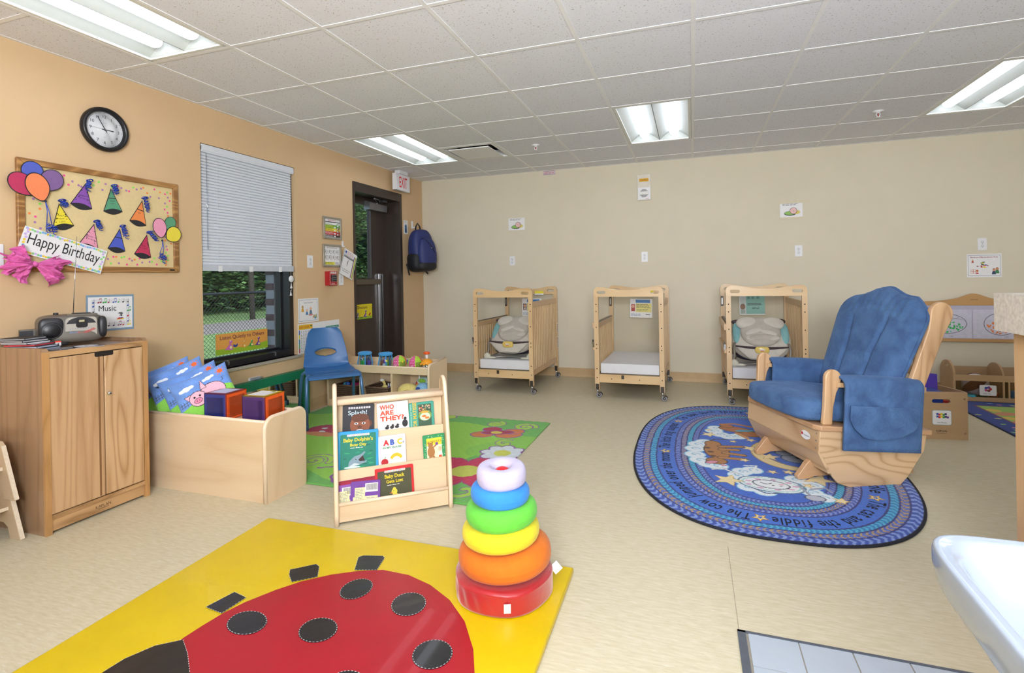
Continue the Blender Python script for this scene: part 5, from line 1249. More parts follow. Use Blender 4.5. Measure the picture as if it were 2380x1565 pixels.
# soft toys in the right hand compartment
def soft(name, label, parts_, loc, rz=0):
    t = empty(name, loc, rz, label=label, cat='soft toy')
    for nm, L_ in parts_:
        b = B()
        for c, r, col in L_: b.sq(c, r, fb_(col), .9, .9, 20, 12)
        b.build(nm, t)
soft('plush_banana_pillow', 'pale yellow plush lying at the front of the right shelf compartment', [('body', [((0, 0, .088), (.10, .06, .088), '#ead684'), ((.07, -.02, .05), (.05, .04, .05), '#e9d27a')]), ('face', [((.0, -.054, .11), (.03, .012, .012), '#b5803a')])], (-2.54, 4.24, .0635), .3)
soft('plush_bear', 'light blue plush toy at the front of the right shelf compartment', [('body', [((0, 0, .095), (.075, .055, .095), '#8fc0e6'), ((.07, .0, .12), (.03, .025, .022), '#8fc0e6')]), ('patch', [((-.03, -.045, .14), (.022, .014, .016), '#2f4fa0')])], (-2.38, 4.235, .0635), .1)
soft('cloth_activity_toy', 'patchwork cloth toy with a red edge stacked in the right shelf compartment', [('body', [((0, 0, .05), (.075, .05, .055), '#bfe0dd'), ((-.05, .0, .03), (.03, .05, .045), '#c23a38')]), ('flap', [((.01, -.045, .075), (.04, .012, .02), '#8cc63f'), ((-.03, -.045, .03), (.03, .012, .02), '#d9a24a')]), ('label_tag', [((-.03, -.03, .11), (.008, .004, .02), '#ececec')])], (-2.44, 4.36, .175), -.1)
soft('plush_monkey', 'brown and pink plush toy lying on top at the back of the right compartment', [('body', [((0, 0, .04), (.055, .045, .045), '#a88070')]), ('head', [((.02, -.03, .07), (.035, .03, .032), '#b98f80')]), ('ear', [((-.02, -.03, .095), (.018, .01, .016), '#c59c90'), ((.06, -.02, .09), (.018, .01, .016), '#c59c90')])], (-2.36, 4.38, .245), 0)
# toys on top
def fishbowl(x, y, label, cr):
    t = empty('fishbowl_toy', (x, y, .3635), label=label, cat='toy', group='blue rimmed fishbowl toys on the toy shelf')
    bl = fb_('#3f97d6')
    b = B(); b.lathe([(.0, 0), (.068, 0), (.072, .008), (.07, .018), (.062, .02), (0, .02)], bl, 28); b.build('base', t)
    b = B(); b.lathe([(.066, .018), (.068, .06), (.058, .10), (.052, .135)], clear('bowl_clear', '#dfe9ee', .12), 28); b.build('clear_wall', t)
    b = B(); b.tube([(.052*math.cos(a), .052*math.sin(a), .143) for a in [2*PI*k/28 for k in range(28)]], .015, bl, 12, closed=True); b.build('rim', t)
    for k in range(5): a = 2*PI*k/5+.3; b = B(); b.tube([(.069*math.cos(a), .069*math.sin(a), .015), (.071*math.cos(a), .071*math.sin(a), .06), (.062*math.cos(a), .062*math.sin(a), .10), (.057*math.cos(a), .057*math.sin(a), .135)], .0055, bl, 6); b.build('side_band', t)
    for c, r, col, nm in cr: 
        b = B(); b.sq(c, r, pl(col), .9, .9, 16, 10)
        if nm == 'green_creature': b.sq((c[0]+.004, c[1]-.02, c[2]+.035), (.012, .012, .012), PAPER, nu=12, nv=8); b.sq((c[0]+.004, c[1]-.031, c[2]+.035), (.006, .005, .006), INK, nu=8, nv=6)
        b.build(nm, t)
fishbowl(-3.005, 4.235, 'blue rimmed fishbowl toy with a green creature inside, beside the blue chair', [((-.01, -.02, .055), (.026, .02, .04), '#2fb04a', 'green_creature'), ((.03, .02, .05), (.02, .02, .03), '#6a4fae', 'sea_creature'), ((.0, .03, .06), (.03, .015, .04), '#41506b', 'sea_creature')])
fishbowl(-2.775, 4.235, 'blue rimmed fishbowl toy of mixed sea creatures next to the balls', [((-.03, -.01, .05), (.018, .02, .035), '#8a4a3c', 'sea_creature'), ((.0, .0, .07), (.022, .02, .04), '#7a5ac0', 'sea_creature'), ((.03, -.02, .055), (.016, .018, .04), '#6fae3a', 'sea_creature'), ((.0, -.03, .04), (.015, .012, .02), '#dfe3ea', 'sea_creature')])
def ball(x, y, rz, label):
    t = empty('cloth_ball', (x, y, .3635), rz, label=label, cat='ball', group='patchwork cloth balls on the toy shelf'); R_ = .068
    wedges = [('#d43a86', 0), ('#a6d23a', 1), ('#e0622f', 0), ('#7a4fb0', 0), ('#3f9fd0', 0), ('#a6d23a', 0)]
    for k, (c, s) in enumerate(wedges):
        b = B(); a0 = -PI/2-1.15+k*PI/3
        b.surf(lambda u, v: (R_*math.sin(PI*v)*math.cos(a0+u*PI/3), R_*math.sin(PI*v)*math.sin(a0+u*PI/3), R_+R_*math.cos(PI*v)), 9, 15, fb_(c))
        if k == 0:
            for i in range(9):
                for j in range(4): 
                    v = .2+.07*i; u = .15+.23*j+(.1 if i % 2 else 0); r = R_*1.004; b.surf(lambda p, q: (r*math.sin(PI*(v+.012*(q-.5)*2))*math.cos(a0+(u+.07*(p-.5)*2)*PI/3), r*math.sin(PI*(v+.012*(q-.5)*2))*math.sin(a0+(u+.07*(p-.5)*2)*PI/3), R_+r*math.cos(PI*(v+.012*(q-.5)*2+.02*(p-.5)))), 3, 3, flat('#f0c9dd'))
            P = []
            for q in range(10): rr_ = (.016 if q % 2 == 0 else .007); an = q*PI/5; th_ = PI*.62+rr_/R_*math.cos(an); ph = a0+.55*PI/3+rr_/R_*math.sin(an); P.append((R_*1.012*math.sin(th_)*math.cos(ph), R_*1.012*math.sin(th_)*math.sin(ph), R_+R_*1.012*math.cos(th_)))
            b.add(P, [tuple(range(10))], flat('#d9d4dc'))
        if k == 1:
            r = R_*1.005; b.surf(lambda p, q: (r*math.sin(PI*(.42+.26*q))*math.cos(a0+(.1+.8*p)*PI/3), r*math.sin(PI*(.42+.26*q))*math.sin(a0+(.1+.8*p)*PI/3), R_+r*math.cos(PI*(.42+.26*q))), 9, 7, fb_('#93a63a'))
            for i in range(6):
                for j in range(5): th_ = PI*(.45+.04*i); ph = a0+(.18+.16*j)*PI/3; b.sq((R_*1.008*math.sin(th_)*math.cos(ph), R_*1.008*math.sin(th_)*math.sin(ph), R_+R_*1.008*math.cos(th_)), (.0022, .0022, .0022), INK, nu=6, nv=4)
        b.build('wedge_panel', t)
    b = B(); b.box(-.012, .0, -.002, .002, 2*R_-.004, 2*R_+.012, YELLOW, T=TR(-.045, -.01, -.03) @ RY(-.5)); b.box(0, .012, -.002, .002, -.006, .01, BLUE, T=TR(.066, -.01, .08)); b.box(0, .012, -.002, .002, -.006, .01, GREEN, T=TR(.066, .0, .06)); b.build('ribbon_loop', t)
ball(-2.625, 4.235, .55, 'patchwork cloth ball nearer the fishbowl toys'); ball(-2.455, 4.235, .58, 'patchwork cloth ball next to the push top spinner')
t = empty('spinning_top', (-2.335, 4.235, .3635), label='clear domed spinning top toy with an orange push knob at the shelf end', cat='toy')
b = B(); b.lathe([(0, 0), (.066, 0), (.068, .006), (.062, .012), (0, .013)], pl('#2fae4a'), 30); b.build('base', t)
b = B(); b.lathe([(.060, .012), (.064, .03), (.058, .065), (.044, .095), (.03, .108)], clear('dome_clear', '#eef1f3', .14), 30); b.build('dome', t)
b = B(); b.lathe([(.058, .066), (.052, .082), (.044, .097), (.03, .109), (.014, .114), (0, .115)], pl('#f2a01f'), 30)
for k in range(8): a = k*PI/4; b.sq((.053*math.cos(a), .053*math.sin(a), .067), (.013, .013, .012), pl('#f2a01f'), nu=10, nv=8)
b.build('flower_cap', t); b = B(); b.lathe([(.0, .112), (.013, .112), (.013, .155), (0, .155)], WHITE, 18); b.build('plunger', t)
b = B(); b.lathe([(0, .153), (.02, .153), (.03, .160), (.031, .168), (.024, .177), (0, .179)], pl('#ea5718'), 24); b.build('push_knob', t)
b = B(); r2 = random.Random(3)
for k in range(16): a = r2.uniform(0, 6.3); q = r2.uniform(.01, .05); b.sq((q*math.cos(a), q*math.sin(a), .019), (.007, .007, .006), [WHITE, pl('#2f8fa0'), pl('#c0405a'), pl('#5aa05a')][k % 4], nu=8, nv=6)
b.build('beads', t)
for k, c in enumerate(('#d8dbe0', '#c0405a', '#4f9a3a')): b = B(); a = k*2.1-1.9; b.sq((.03*math.cos(a), .03*math.sin(a), .055), (.012, .012, .026), pl(c), nu=12, nv=8); b.build('figure', t)
t = empty('green_rattle', (-3.20, 4.24, .375), label='green toy bar seen through the slot in the blue chair back', cat='toy'); b = B(); b.tube([(-.08, 0, 0), (.08, .02, 0)], .011, pl('#57a52f'), 10); b.build('bar', t); b = B(); b.sq((-.085, 0, 0), (.016, .011, .011), pl('#3d8a2a'), nu=12, nv=8); b.build('end_ball', t)

# ---- book display stand
e_ = Vector((.783, .622, 0)); n_ = Vector((-.622, .783, 0)); O_ = Vector((-1.682, 2.098, .0))
t = empty('book_display', O_, math.atan2(e_.y, e_.x), label='small maple book display stand with three tiers of board books', cat='book display')
W_ = .592
prof = [(0, 0), (0, .05)]+[(.0+.10*((k/8)**1.6), .05+.53*k/8) for k in range(1, 8)]+arc(.165, .605, .058, 165, 20, 8)+[(.235, .30), (.25, 0)]
for a0 in (0, W_-.022):
    b = B(); b.prism([(u, v) for u, v in prof], a0+.002, a0+.020, 'x', MAPZ); b.tube([(a0+.011, u, v) for u, v in prof[:-1]+[(.249, .004)]], .0112, MAPE, 8); b.build('side_panel', t)
def tier(y, z0, z1, ln, nm, cap=0):
    b = B(); M = TR(0, y, z0) @ RX(-ln); b.box(.022, W_-.022, 0, .010, 0, z1-z0, MAPX, T=M)
    if cap: b.tube([(.022, .004, z1-z0), (W_-.022, .004, z1-z0)], .010, MAPE, 8, T=M)
    b.build(nm, t)
tier(.012, .012, .098, 0, 'front_rail', 1); tier(.045, .03, .252, .08, 'tier_panel'); tier(.095, .20, .415, .08, 'tier_panel'); tier(.150, .36, .575, .08, 'tier_panel')
b = B(); b.box(.022, W_-.022, .13, .235, .572, .588, MAPX); b.tube([(.022, .128, .580), (W_-.022, .128, .580)], .0165, MAPE, 10); b.build('top_shelf', t)
b = B(); b.box(.022, W_-.022, .222, .234, .02, .574, MAPX); b.build('back_board', t)
for y0, y1, z in ((.022, .045, .018), (.074, .098, .225), (.124, .150, .385)): b = B(); b.box(.022, W_-.022, y0, y1, z-.006, z, MAPX); b.build('ledge', t)
TD = Matrix.Translation(O_) @ RZ(math.atan2(e_.y, e_.x))
def bookat(a, y, z, w, h, th, draw, label, cov, ln=.08, roll=0):
    """A board book standing in a tier: local X along the stand, Y up the cover, Z out of the cover."""
    b = B(); b.prism(rrect(-w/2, w/2, 0, h, .006), 0, th, 'z', flat(cov), .0012)
    b.box(-w/2+.002, w/2-.001, .002, h-.002, .002, th-.002, mat('page_edge', '#e9e4da', .7)); draw(b, w, h, th+.0004)
    o = b.build('board_book'); o.matrix_world = TD @ TR(a, y, z) @ RX(PI/2-ln) @ RZ(roll); return tag(o, label, 'book', 'board books in the display stand')
def face(b, cx, cy, s, z, skin, dark):
    b.disc(cx, cy, s, flat(skin), z, ry=s*1.1, n=26); b.disc(cx+s*.98, cy+s*.1, s*.24, flat(dark), z-.0001, ry=s*.32); b.disc(cx, cy+s*.75, s*.9, flat(dark), z+.0001, ry=s*.42, n=20)
    for q in (-.38, .36): b.disc(cx+q*s, cy+.16*s, .2*s, PAPER, z+.0003, ry=.11*s, n=12); b.disc(cx+q*s, cy+.16*s, .09*s, INK, z+.0005, n=10); b.line([(cx+(q-.24)*s, cy+.38*s), (cx+(q+.24)*s, cy+.42*s)], .035*s, flat('#3a2016'), z+.0005)
    b.disc(cx-.04*s, cy-.2*s, .22*s, flat(dark), z+.0003, ry=.15*s, n=12); b.disc(cx-.03*s, cy-.58*s, .42*s, flat('#5a1f1a'), z+.0004, ry=.2*s, n=16); b.disc(cx-.03*s, cy-.53*s, .36*s, PAPER, z+.0006, ry=.10*s, n=14)
def beads(b, x0, x1, y, z, r=.006, n=12):
    cs = [flat(c) for c in ('#c58fb5', '#e7b36a', '#8fb3dd', '#d98a8a', '#9ccf9c')]
    for k in range(n): b.disc(x0+(x1-x0)*k/(n-1), y, r, PAPER, z, n=12); b.disc(x0+(x1-x0)*k/(n-1), y, r*.72, cs[k % 5], z+.0002, n=10); b.disc(x0+(x1-x0)*k/(n-1), y, r*.35, PAPER, z+.0004, n=8)
def splash(b, w, h, z):
    for k in range(9): b.rect(-.05+.0125*k, -.041+.0125*k, h-.022, h-.012, flat('#e6e4ee'), z); b.text('BABYFACES'[k], -.0485+.0125*k, h-.020, .006, INK, z+.0003)
    b.text('Splash!', -.052, h-.052, .022, flat('#c9dff0'), z, w=.095, bold=.01); face(b, .008, .062, .05, z, '#8a4f35', '#5f3524')
bookat(.124, .143, .389, .158, .168, .012, splash, 'dark board book titled Splash! with a smiling child in the top tier', '#2a2b33', roll=-.03)
def who(b, w, h, z):
    for k, s in enumerate(('WHO', 'ARE', 'THEY?')): b.text(s, -w/2+.014, h-.036-.030*k, .023, flat('#d2442a'), z, w=(.075, .072, .125)[k], bold=.035)
    for k in range(3): x = -.035+.026*k; b.disc(x, .032, .011, INK, z, ry=.008); b.disc(x+.004, .042, .006, INK, z); b.poly([(x+.008, .042), (x+.016, .04), (x+.008, .038)], INK, z)
    b.disc(.06, .045, .015, INK, z, ry=.02); b.disc(.062, .07, .008, INK, z)
bookat(.307, .143, .389, .165, .165, .014, who, 'white board book titled Who Are They? in red letters in the top tier', '#eeeae6', roll=.03)
def mat_(b, w, h, z):
    b.text('FOR MATISSE', 0, 0, .02, flat('#e0b93a'), z, w=.14, bold=.02, rot=PI/2, T=TR(-w/2+.040, .01, 0)); b.text('A MAGICAL DAY WITH', 0, 0, .007, flat('#cfe5dc'), z, w=.13, rot=PI/2, T=TR(-w/2+.014, .01, 0))
    b.rect(-w/2+.048, w/2-.014, .01, h-.012, flat('#3d5a45'), z); r2 = random.Random(5)
    for k in range(60): b.disc(r2.uniform(-w/2+.056, w/2-.022), r2.uniform(.08, h-.018), .004, [flat('#d9b8a0'), flat('#7fa05a'), flat('#2f4a38'), flat('#c06a4a')][k % 4], z+.0003+.00002*k, n=7)
    b.disc(.018, .075, .036, flat('#7a9a4a'), z+.002, ry=.028); b.disc(.018, .07, .028, flat('#c9d9c0'), z+.0024, ry=.022); b.disc(.012, .072, .012, flat('#d9762f'), z+.0028, ry=.006); b.disc(.028, .062, .012, flat('#d9762f'), z+.0028, ry=.006); b.disc(.016, .094, .022, flat('#e0a23a'), z+.003, ry=.006)
bookat(.458, .143, .389, .135, .148, .012, mat_, 'teal board book picturing plants and goldfish at the right of the top tier', '#3f9a88', roll=.02)
def dolphin(b, w, h, z):
    b.poly(rrect(-w/2+.012, w/2-.012, .01, h-.014, .005), flat('#1f7a68'), z); r2 = random.Random(2)
    for k in range(26): x, y = r2.uniform(-.07, .07), r2.uniform(.01, h-.03); b.disc(x, y, r2.uniform(.006, .018), flat(('#2a8f74', '#175f56', '#2f9f6a')[k % 3]), z+.0002+.00001*k, ry=.003, rot=r2.uniform(-.3, .3), n=8)
    beads(b, -.05, .05, h-.020, z+.0006); b.text('Baby Dolphin\'s', 0, h-.052, .018, YELLOW, z+.001, w=.145, align='c', bold=.02); b.text('Busy Day', 0, h-.075, .014, YELLOW, z+.001, w=.08, align='c', bold=.02); b.lines(-.04, .04, h-.088, h-.080, 1, PAPER, z+.001)
    b.poly([(-.05, .03), (-.045, .055), (-.02, .078), (.01, .085), (.03, .10), (.035, .095), (.022, .078), (.005, .055), (.03, .05), (.042, .055), (.04, .045), (.01, .036), (-.02, .03)], flat('#7f97a8'), z+.0012); b.poly([(.0, .06), (.022, .08), (.032, .052), (.006, .052)], flat('#3a1f24'), z+.0014); b.poly([(-.046, .03), (-.02, .045), (.01, .037), (-.02, .03)], flat('#c9d3da'), z+.0014); b.disc(-.012, .062, .003, INK, z+.0016, n=8); b.disc(-.03, .025, .04, flat('#cfe3e0'), z+.0013, ry=.005)
bookat(.119, .092, .228, .20, .205, .015, dolphin, 'blue edged board book Baby Dolphin\'s Busy Day in the middle tier', '#2f9ad6', roll=-.02)
def abc(b, w, h, z):
    b.line([(-w/2+.01, .01), (-w/2+.01, h-.014), (w/2-.01, h-.014)], .0008, flat('#7a4a6a'), z)
    for k, (s, c) in enumerate(zip('ABC', ('#c8262e', '#2a4fb0', '#efc02a'))): b.text(s, -.045+.036*k, h-.048, .026, flat(c), z, bold=.05)
    b.text('s', .056, h-.044, .010, flat('#2a3f8f'), z, bold=.03); b.text('IN MY HOUSE', 0, h-.066, .009, flat('#2f8a4a'), z, w=.095, align='c', bold=.03)
    b.disc(-.04, .028, .018, flat('#b3202a'), z); b.line([(-.04, .044), (-.034, .056)], .003, GREEN, z); P = arc(.02, .035, .034, 20, 160, 10)+list(reversed(arc(.02, .03, .022, 20, 160, 10))); b.poly(P, flat('#efb92a'), z+.0003)
bookat(.292, .092, .228, .142, .162, .013, abc, 'white board book ABCs In My House with apple and banana, middle tier', '#e9e7ea', roll=.01)
def jam(b, w, h, z):
    r2 = random.Random(4)
    for k in range(60): b.disc(r2.uniform(-w/2+.006, w/2-.006), r2.uniform(.006, h-.006), .0022, flat('#cfe3b0'), z, n=6)
    b.rect(-w/2+.018, w/2-.018, .012, h-.018, flat('#f0e4c4'), z+.0003); b.rect(-w/2+.018, w/2-.018, h-.055, h-.018, flat('#f2dd3a'), z+.0006); b.text('JAMBERRY', 0, h-.043, .013, flat('#7a4a1f'), z+.0009, w=.082, align='c')
    br = flat('#a5713f'); b.disc(-.018, .05, .020, br, z+.0009, ry=.03); b.disc(-.02, .085, .014, br, z+.0009); b.disc(-.03, .096, .005, br, z+.0009, n=8); b.disc(-.01, .097, .005, br, z+.0009, n=8); b.line([(-.01, .07), (.012, .085)], .008, br, z+.001); b.line([(-.022, .03), (-.03, .012)], .01, br, z+.001); b.line([(-.01, .03), (.0, .014)], .01, br, z+.001); b.disc(.014, .09, .008, flat('#6a3f8f'), z+.0012)
    kid(b, .03, .05, .028, '#e8bfa0', '#e9e3da', z+.001, '#a5562f'); b.rect(.022, .038, .012, .028, flat('#d9562f'), z+.0011)
bookat(.515, .092, .228, .118, .140, .012, jam, 'small green edged board book Jamberry, alone at the right of the middle tier', '#2f8f5a', roll=.03)
def duck(b, w, h, z):
    b.poly(rrect(-w/2+.012, w/2-.012, .01, h-.014, .005), flat('#4a4a33'), z); b.rect(-w/2+.012, w/2-.012, .01, .055, flat('#77776f'), z+.0002)
    beads(b, -.045, .05, h-.018, z+.0006); b.text('Baby Duck', 0, h-.052, .018, YELLOW, z+.001, w=.10, align='c', bold=.02); b.text('Gets Lost', 0, h-.077, .016, YELLOW, z+.001, w=.085, align='c', bold=.02); b.lines(-.04, .04, h-.092, h-.084, 1, PAPER, z+.001)
    yl = flat('#e6cf4a'); b.disc(.0, .05, .026, yl, z+.001, ry=.033); b.disc(-.004, .092, .015, yl, z+.001); b.disc(-.004, .106, .008, yl, z+.001); b.poly([(-.014, .092), (-.03, .086), (-.014, .083)], flat('#d98a4a'), z+.0012); b.disc(-.008, .096, .002, INK, z+.0014, n=6); b.disc(.012, .05, .014, flat('#d6bb3a'), z+.0012, ry=.02)
bookat(.300, .044, .022, .195, .215, .010, duck, 'red edged board book Baby Duck Gets Lost in the bottom tier', '#c6222a', roll=.02)
def actv(b, w, h, z): b.rect(-w/2+.008, w/2-.008, .01, h-.01, flat('#a5213f'), z); b.text('Let\'s Read for Fun!', 0, h-.035, .014, PAPER, z+.0004, w=w-.03, align='c', bold=.01)
bookat(.132, .0445, .022, .205, .180, .005, actv, 'dark red board book behind the two purple books in the bottom tier', '#8f1d38', roll=.03)
def back1(b, w, h, z):
    b.rect(w/2-.075, w/2-.012, h-.055, h-.012, PAPER, z)
    for k in range(16): b.rect(w/2-.068+.0034*k, w/2-.0664+.0034*k, h-.046, h-.016, INK, z+.0003)
    b.rect(-w/2+.012, w/2-.012, .045, h-.075, flat('#ece5b4'), z); b.rect(-w/2+.02, -w/2+.07, .06, h-.03, flat('#ece5b4'), z+.0002); b.lines(-w/2+.024, -w/2+.066, .065, h-.035, 9, GREY, z+.0005); b.lines(-w/2+.078, w/2-.016, .05, h-.08, 6, GREY, z+.0005)
    for k in range(5): b.disc(-w/2+.02+.032*k, .02, .017, flat('#ecd32c'), z, ry=.013)
bookat(.058, .0385, .022, .11, .160, .005, back1, 'purple book half hidden at the left end of the bottom tier', '#8a54ac', roll=.0)
bookat(.145, .033, .022, .145, .168, .006, back1, 'purple book showing its back cover and barcode in front of the bottom tier', '#6f429b', roll=-.05)

# ---- green flower rug
GP_ = painted('rug_pile', .95, .55, 420, .15, .12, 260, .1)
gx0, gx1, gy0, gy1 = -3.33, -1.128, 2.50, 4.10
p = Paint(gx1-gx0, gy1-gy0, 420, 320, '#93cf4a'); ox, oy = (gx0+gx1)/2, (gy0+gy1)/2
q = lambda x, y: (x-ox, y-oy)
X, Y = p.X+ox, p.Y+oy
p.fill((X > -1.44+.10*np.sin(Y*4)) | (Y > 3.86+.06*np.sin(X*6)) | (Y < 2.63+.07*np.sin(X*7)), '#6cb457')
p.fill((Y > 3.2) & (Y < 3.7) & (X > -1.42+.10*np.sin(Y*9)), '#86c64c')
def curlz(x, y, r, a, flip=1, col='#86c64c', tn=1.6, w=.05):
    P = [(x-ox+flip*r*(1-k/44)*math.cos(a+tn*2*PI*k/40), y-oy+r*(1-k/44)*math.sin(a+tn*2*PI*k/40)) for k in range(40)]; p.stroke(P, w, '#8f58a0'); p.stroke(P, w-.014, '#a4d24b')
def flower(x, y, r, n, col, cen, cr, edge='#8f58a0', rot=0):
    x, y = x-ox, y-oy
    for off, c in ((.012, edge), (0, col)):
        for k in range(n):
            a = rot+2*PI*k/n; p.ellipse(x+.62*r*math.cos(a), y+.62*r*math.sin(a), .42*r+off, .30*r+off, c, a)
    p.ellipse(x, y, cr, cr, cen)
curlz(-1.29, 3.93, .09, 0); curlz(-1.55, 3.95, .07, 2, -1); curlz(-2.42, 2.82, .12, 0); curlz(-2.8, 3.95, .09, 1); curlz(-1.30, 3.50, .08, 1.5, 1, tn=.8); curlz(-1.6, 2.62, .09, 2, -1, tn=.9); curlz(-1.25, 2.66, .10, 4, 1, tn=.7)
p.stroke([q(-2.3, 2.72), q(-2.15, 2.8), q(-2.12, 2.62), q(-2.05, 2.55)], .02, '#8f58a0')
flower(-1.36, 2.93, .25, 6, '#c42e58', '#c9d25a', .095, '#a53a78', .3); flower(-1.25, 3.30, .15, 8, '#dce6ee', '#cfd65a', .06)
for dx, dy, rx, ry, c in ((-.10, -.06, .085, .07, '#cf7a45'), (.10, -.02, .10, .075, '#cf7a45'), (-.07, .08, .07, .055, '#b3304e'), (.11, .07, .08, .06, '#cf7a45'), (.0, .015, .12, .045, '#a3304f')): p.ellipse(-1.45+dx-ox, 3.72+dy-oy, rx, ry, c, .3, .01, '#8f58a0')
p.ellipse(-1.46-ox, 3.73-oy, .045, .035, '#d9c85a')
p.ellipse(-2.80-ox, 3.44-oy, .17, .13, '#b3304e', 0, .012, '#8f3a60'); p.ellipse(-2.78-ox, 3.33-oy, .16, .05, '#cf8a5a')
for dx, dy in ((-.06, .03), (.05, .06), (.09, -.02), (-.02, -.05)): p.ellipse(-2.80+dx-ox, 3.44+dy-oy, .028, .02, '#dfe3e6')
for dx in (-.09, 0, .09): p.ellipse(-2.1+dx-ox, 4.05-oy, .05, .05, '#b8dc55', 0, .01, '#8f58a0')
for x, y in ((-1.9, 3.4), (-2.3, 3.5), (-2.0, 3.0)): flower(x, y, .11, 5, '#a4d24b', '#7fc04a', .03, '#7fc04a')
o = p.mesh('flower_rug', GP_, lambda X, Y: .009+.0015*np.sin(X*90)*np.sin(Y*80), back=lambda P: np.stack([P[:, 0], P[:, 1], P[:, 2]*0+.0012], 1), T=TR(ox, oy, 0)); tag(o, 'bright green children\'s rug with flowers and swirls in the cosy corner', 'rug')

# ---- ladybird mat
VY = mat('vinyl_yellow', '#d2b504', .38, noise_=.05, nscale=5, bump=.35, bscale=9, coat=.15); VR = mat('vinyl_red', '#a00c20', .42, noise_=.05, nscale=6, bump=.3, bscale=10, coat=.1); VK = mat('vinyl_black', '#1a1a1e', .32, noise_=.2, nscale=8, bump=.4, bscale=14, coat=.2)
b = B(); mx0, mx1, my0, my1 = -2.04, -.476, .55, 2.052
c4 = [at(628, 1216, 'z', .02), at(1332, 1330, 'z', .02)]
P4 = [(mx0, my1-.005), (mx1, my1), (-.452, my0), (-1.985, my0)]
b.prism(P4, .001, .024, 'z', VY, .006)
z = .0252; wpt = lambda px, py: at(px, py, 'z', z)[:2]
body = [wpt(*q) for q in ((425, 1484), (470, 1455), (520, 1425), (570, 1400), (640, 1372), (700, 1352), (770, 1336), (830, 1328), (890, 1325), (950, 1337), (1000, 1360), (1045, 1395), (1080, 1445), (1100, 1510), (1103, 1565))]
last, first = body[-1], body[0]
cx = (-1.62-.70)/2
low = [(last[0]-.02, last[1]-.16), (last[0]-.09, last[1]-.34), (last[0]-.22, last[1]-.50), (last[0]-.40, last[1]-.58), (-1.35, 1.0-.1), (-1.48, 1.05), (first[0]-.0, 1.22)]
b.poly(body+[q for q in low], VR, z)
def stitch(P, closed=True):
    m_ = flat('#d9d9d9'); 
    for k in range(len(P) if closed else len(P)-1):
        a, c = Vector(P[k]), Vector(P[(k+1) % len(P)]); L_ = (c-a).length; n = max(1, int(L_/.012))
        for i in range(n): u0 = a+(c-a)*((i+.2)/n); u1 = a+(c-a)*((i+.7)/n); b.line([u0, u1], .002, m_, z+.0016)
def spot(pts):
    # a spot from the four ends of its axes
    l, r, t_, d_ = [Vector(wpt(*q)) for q in pts]; c = (l+r+t_+d_)/4; a = (r-l)/2; e = (t_-d_)/2
    P = [tuple(c+a*math.cos(k*2*PI/32)+e*math.sin(k*2*PI/32)) for k in range(32)]; b.poly(P, VK, z+.0008); stitch([tuple(c+(Vector(q)-c)*.965) for q in P])
for s in (((527, 1450), (621, 1446), (580, 1421), (568, 1477)), ((694, 1468), (785, 1462), (745, 1437), (733, 1495)), ((790, 1375), (867, 1362), (833, 1348), (822, 1395)), ((909, 1408), (991, 1402), (952, 1378), (947, 1433)), ((957, 1525), (1052, 1518), (1008, 1488), (1003, 1557)), ((770, 1590), (860, 1582), (800, 1562), (808, 1620))): spot(s)
for q in (((478, 1412), (545, 1377), (572, 1390), (515, 1427)), ((674, 1325), (735, 1312), (742, 1318), (738, 1342), (678, 1354), (672, 1338)), ((833, 1296), (845, 1292), (890, 1293), (894, 1298), (876, 1326), (824, 1326))): P = [tuple(wpt(*v)) for v in q]; b.poly(P, VK, z+.0008); stitch(P)
hd = [wpt(*q) for q in ((425, 1488), (436, 1520), (441, 1565))]; hd2 = [(hd[-1][0]-.01, hd[-1][1]-.2), (-1.72, .92)]; hd3 = [wpt(*q) for q in ((240, 1563), (290, 1532), (360, 1502))]
b.poly(hd+hd2+hd3, VK, z+.0008); stitch([tuple(q) for q in hd], False); stitch([tuple(q) for q in hd3]+[tuple(hd[0])], False)
o = b.build('ladybird_mat'); tag(o, 'yellow vinyl floor mat with a big red and black spotted ladybird', 'mat')

# ---- soft stacking rings
RXY = (-.70, 1.842)
SF = lambda n, c: mat(n, c, .85, noise_=.06, nscale=30, bump=.2, bscale=60, sheen=.12)
def ring(z, R, h, ax, ay, rz, m, label, pole=False, wob=.5):
    t = empty('stacking_ring', (RXY[0], RXY[1], z), label=label, cat='stacking ring', group='plush stacking rings'); r2 = random.Random(int(z*1000)); ph = r2.uniform(0, 6)
    def f(u, v):
        a = 2*PI*u; q = 2*PI*v; tw = (R-.031)/2; c = .031+tw
        s2 = math.copysign(abs(math.sin(q))**.78, math.sin(q)); c2 = math.copysign(abs(math.cos(q))**.66, math.cos(q))
        wr = 1+.012*wob*math.sin(9*a+ph)*(1-math.sin(q))*.5+.01*wob*math.sin(3*a+ph*2); pk = 1-.05*wob*abs(math.sin(14*a))*max(0, -c2)
        return ((c+tw*c2*wr)*math.cos(a), (c+tw*c2*wr)*math.sin(a), (h/2)*s2*pk*(1+.04*math.sin(2*a+ph)))
    b = B(); M = TR(ax, ay, h/2) @ RX(rz[0]) @ RY(rz[1]); b.surf(lambda u, v: tuple(M @ Vector(f(u, v))), 56, 25, m, closed_u=True); b.build('plush_ring', t)
    b = B(); b.tube([tuple(M @ Vector(((R-.004)*math.cos(a), (R-.004)*math.sin(a), h*.0))) for a in [2*PI*k/48 for k in range(48)]], .0028, m, 5, closed=True); b.build('seam', t)
    if pole: pass
    return t
b = B(); RR = SF('plush_red', '#c8101c')
t = empty('ring_stacker', (RXY[0], RXY[1], .0255), label='red satin base with red post under the plush stacking rings', cat='stacking toy base')
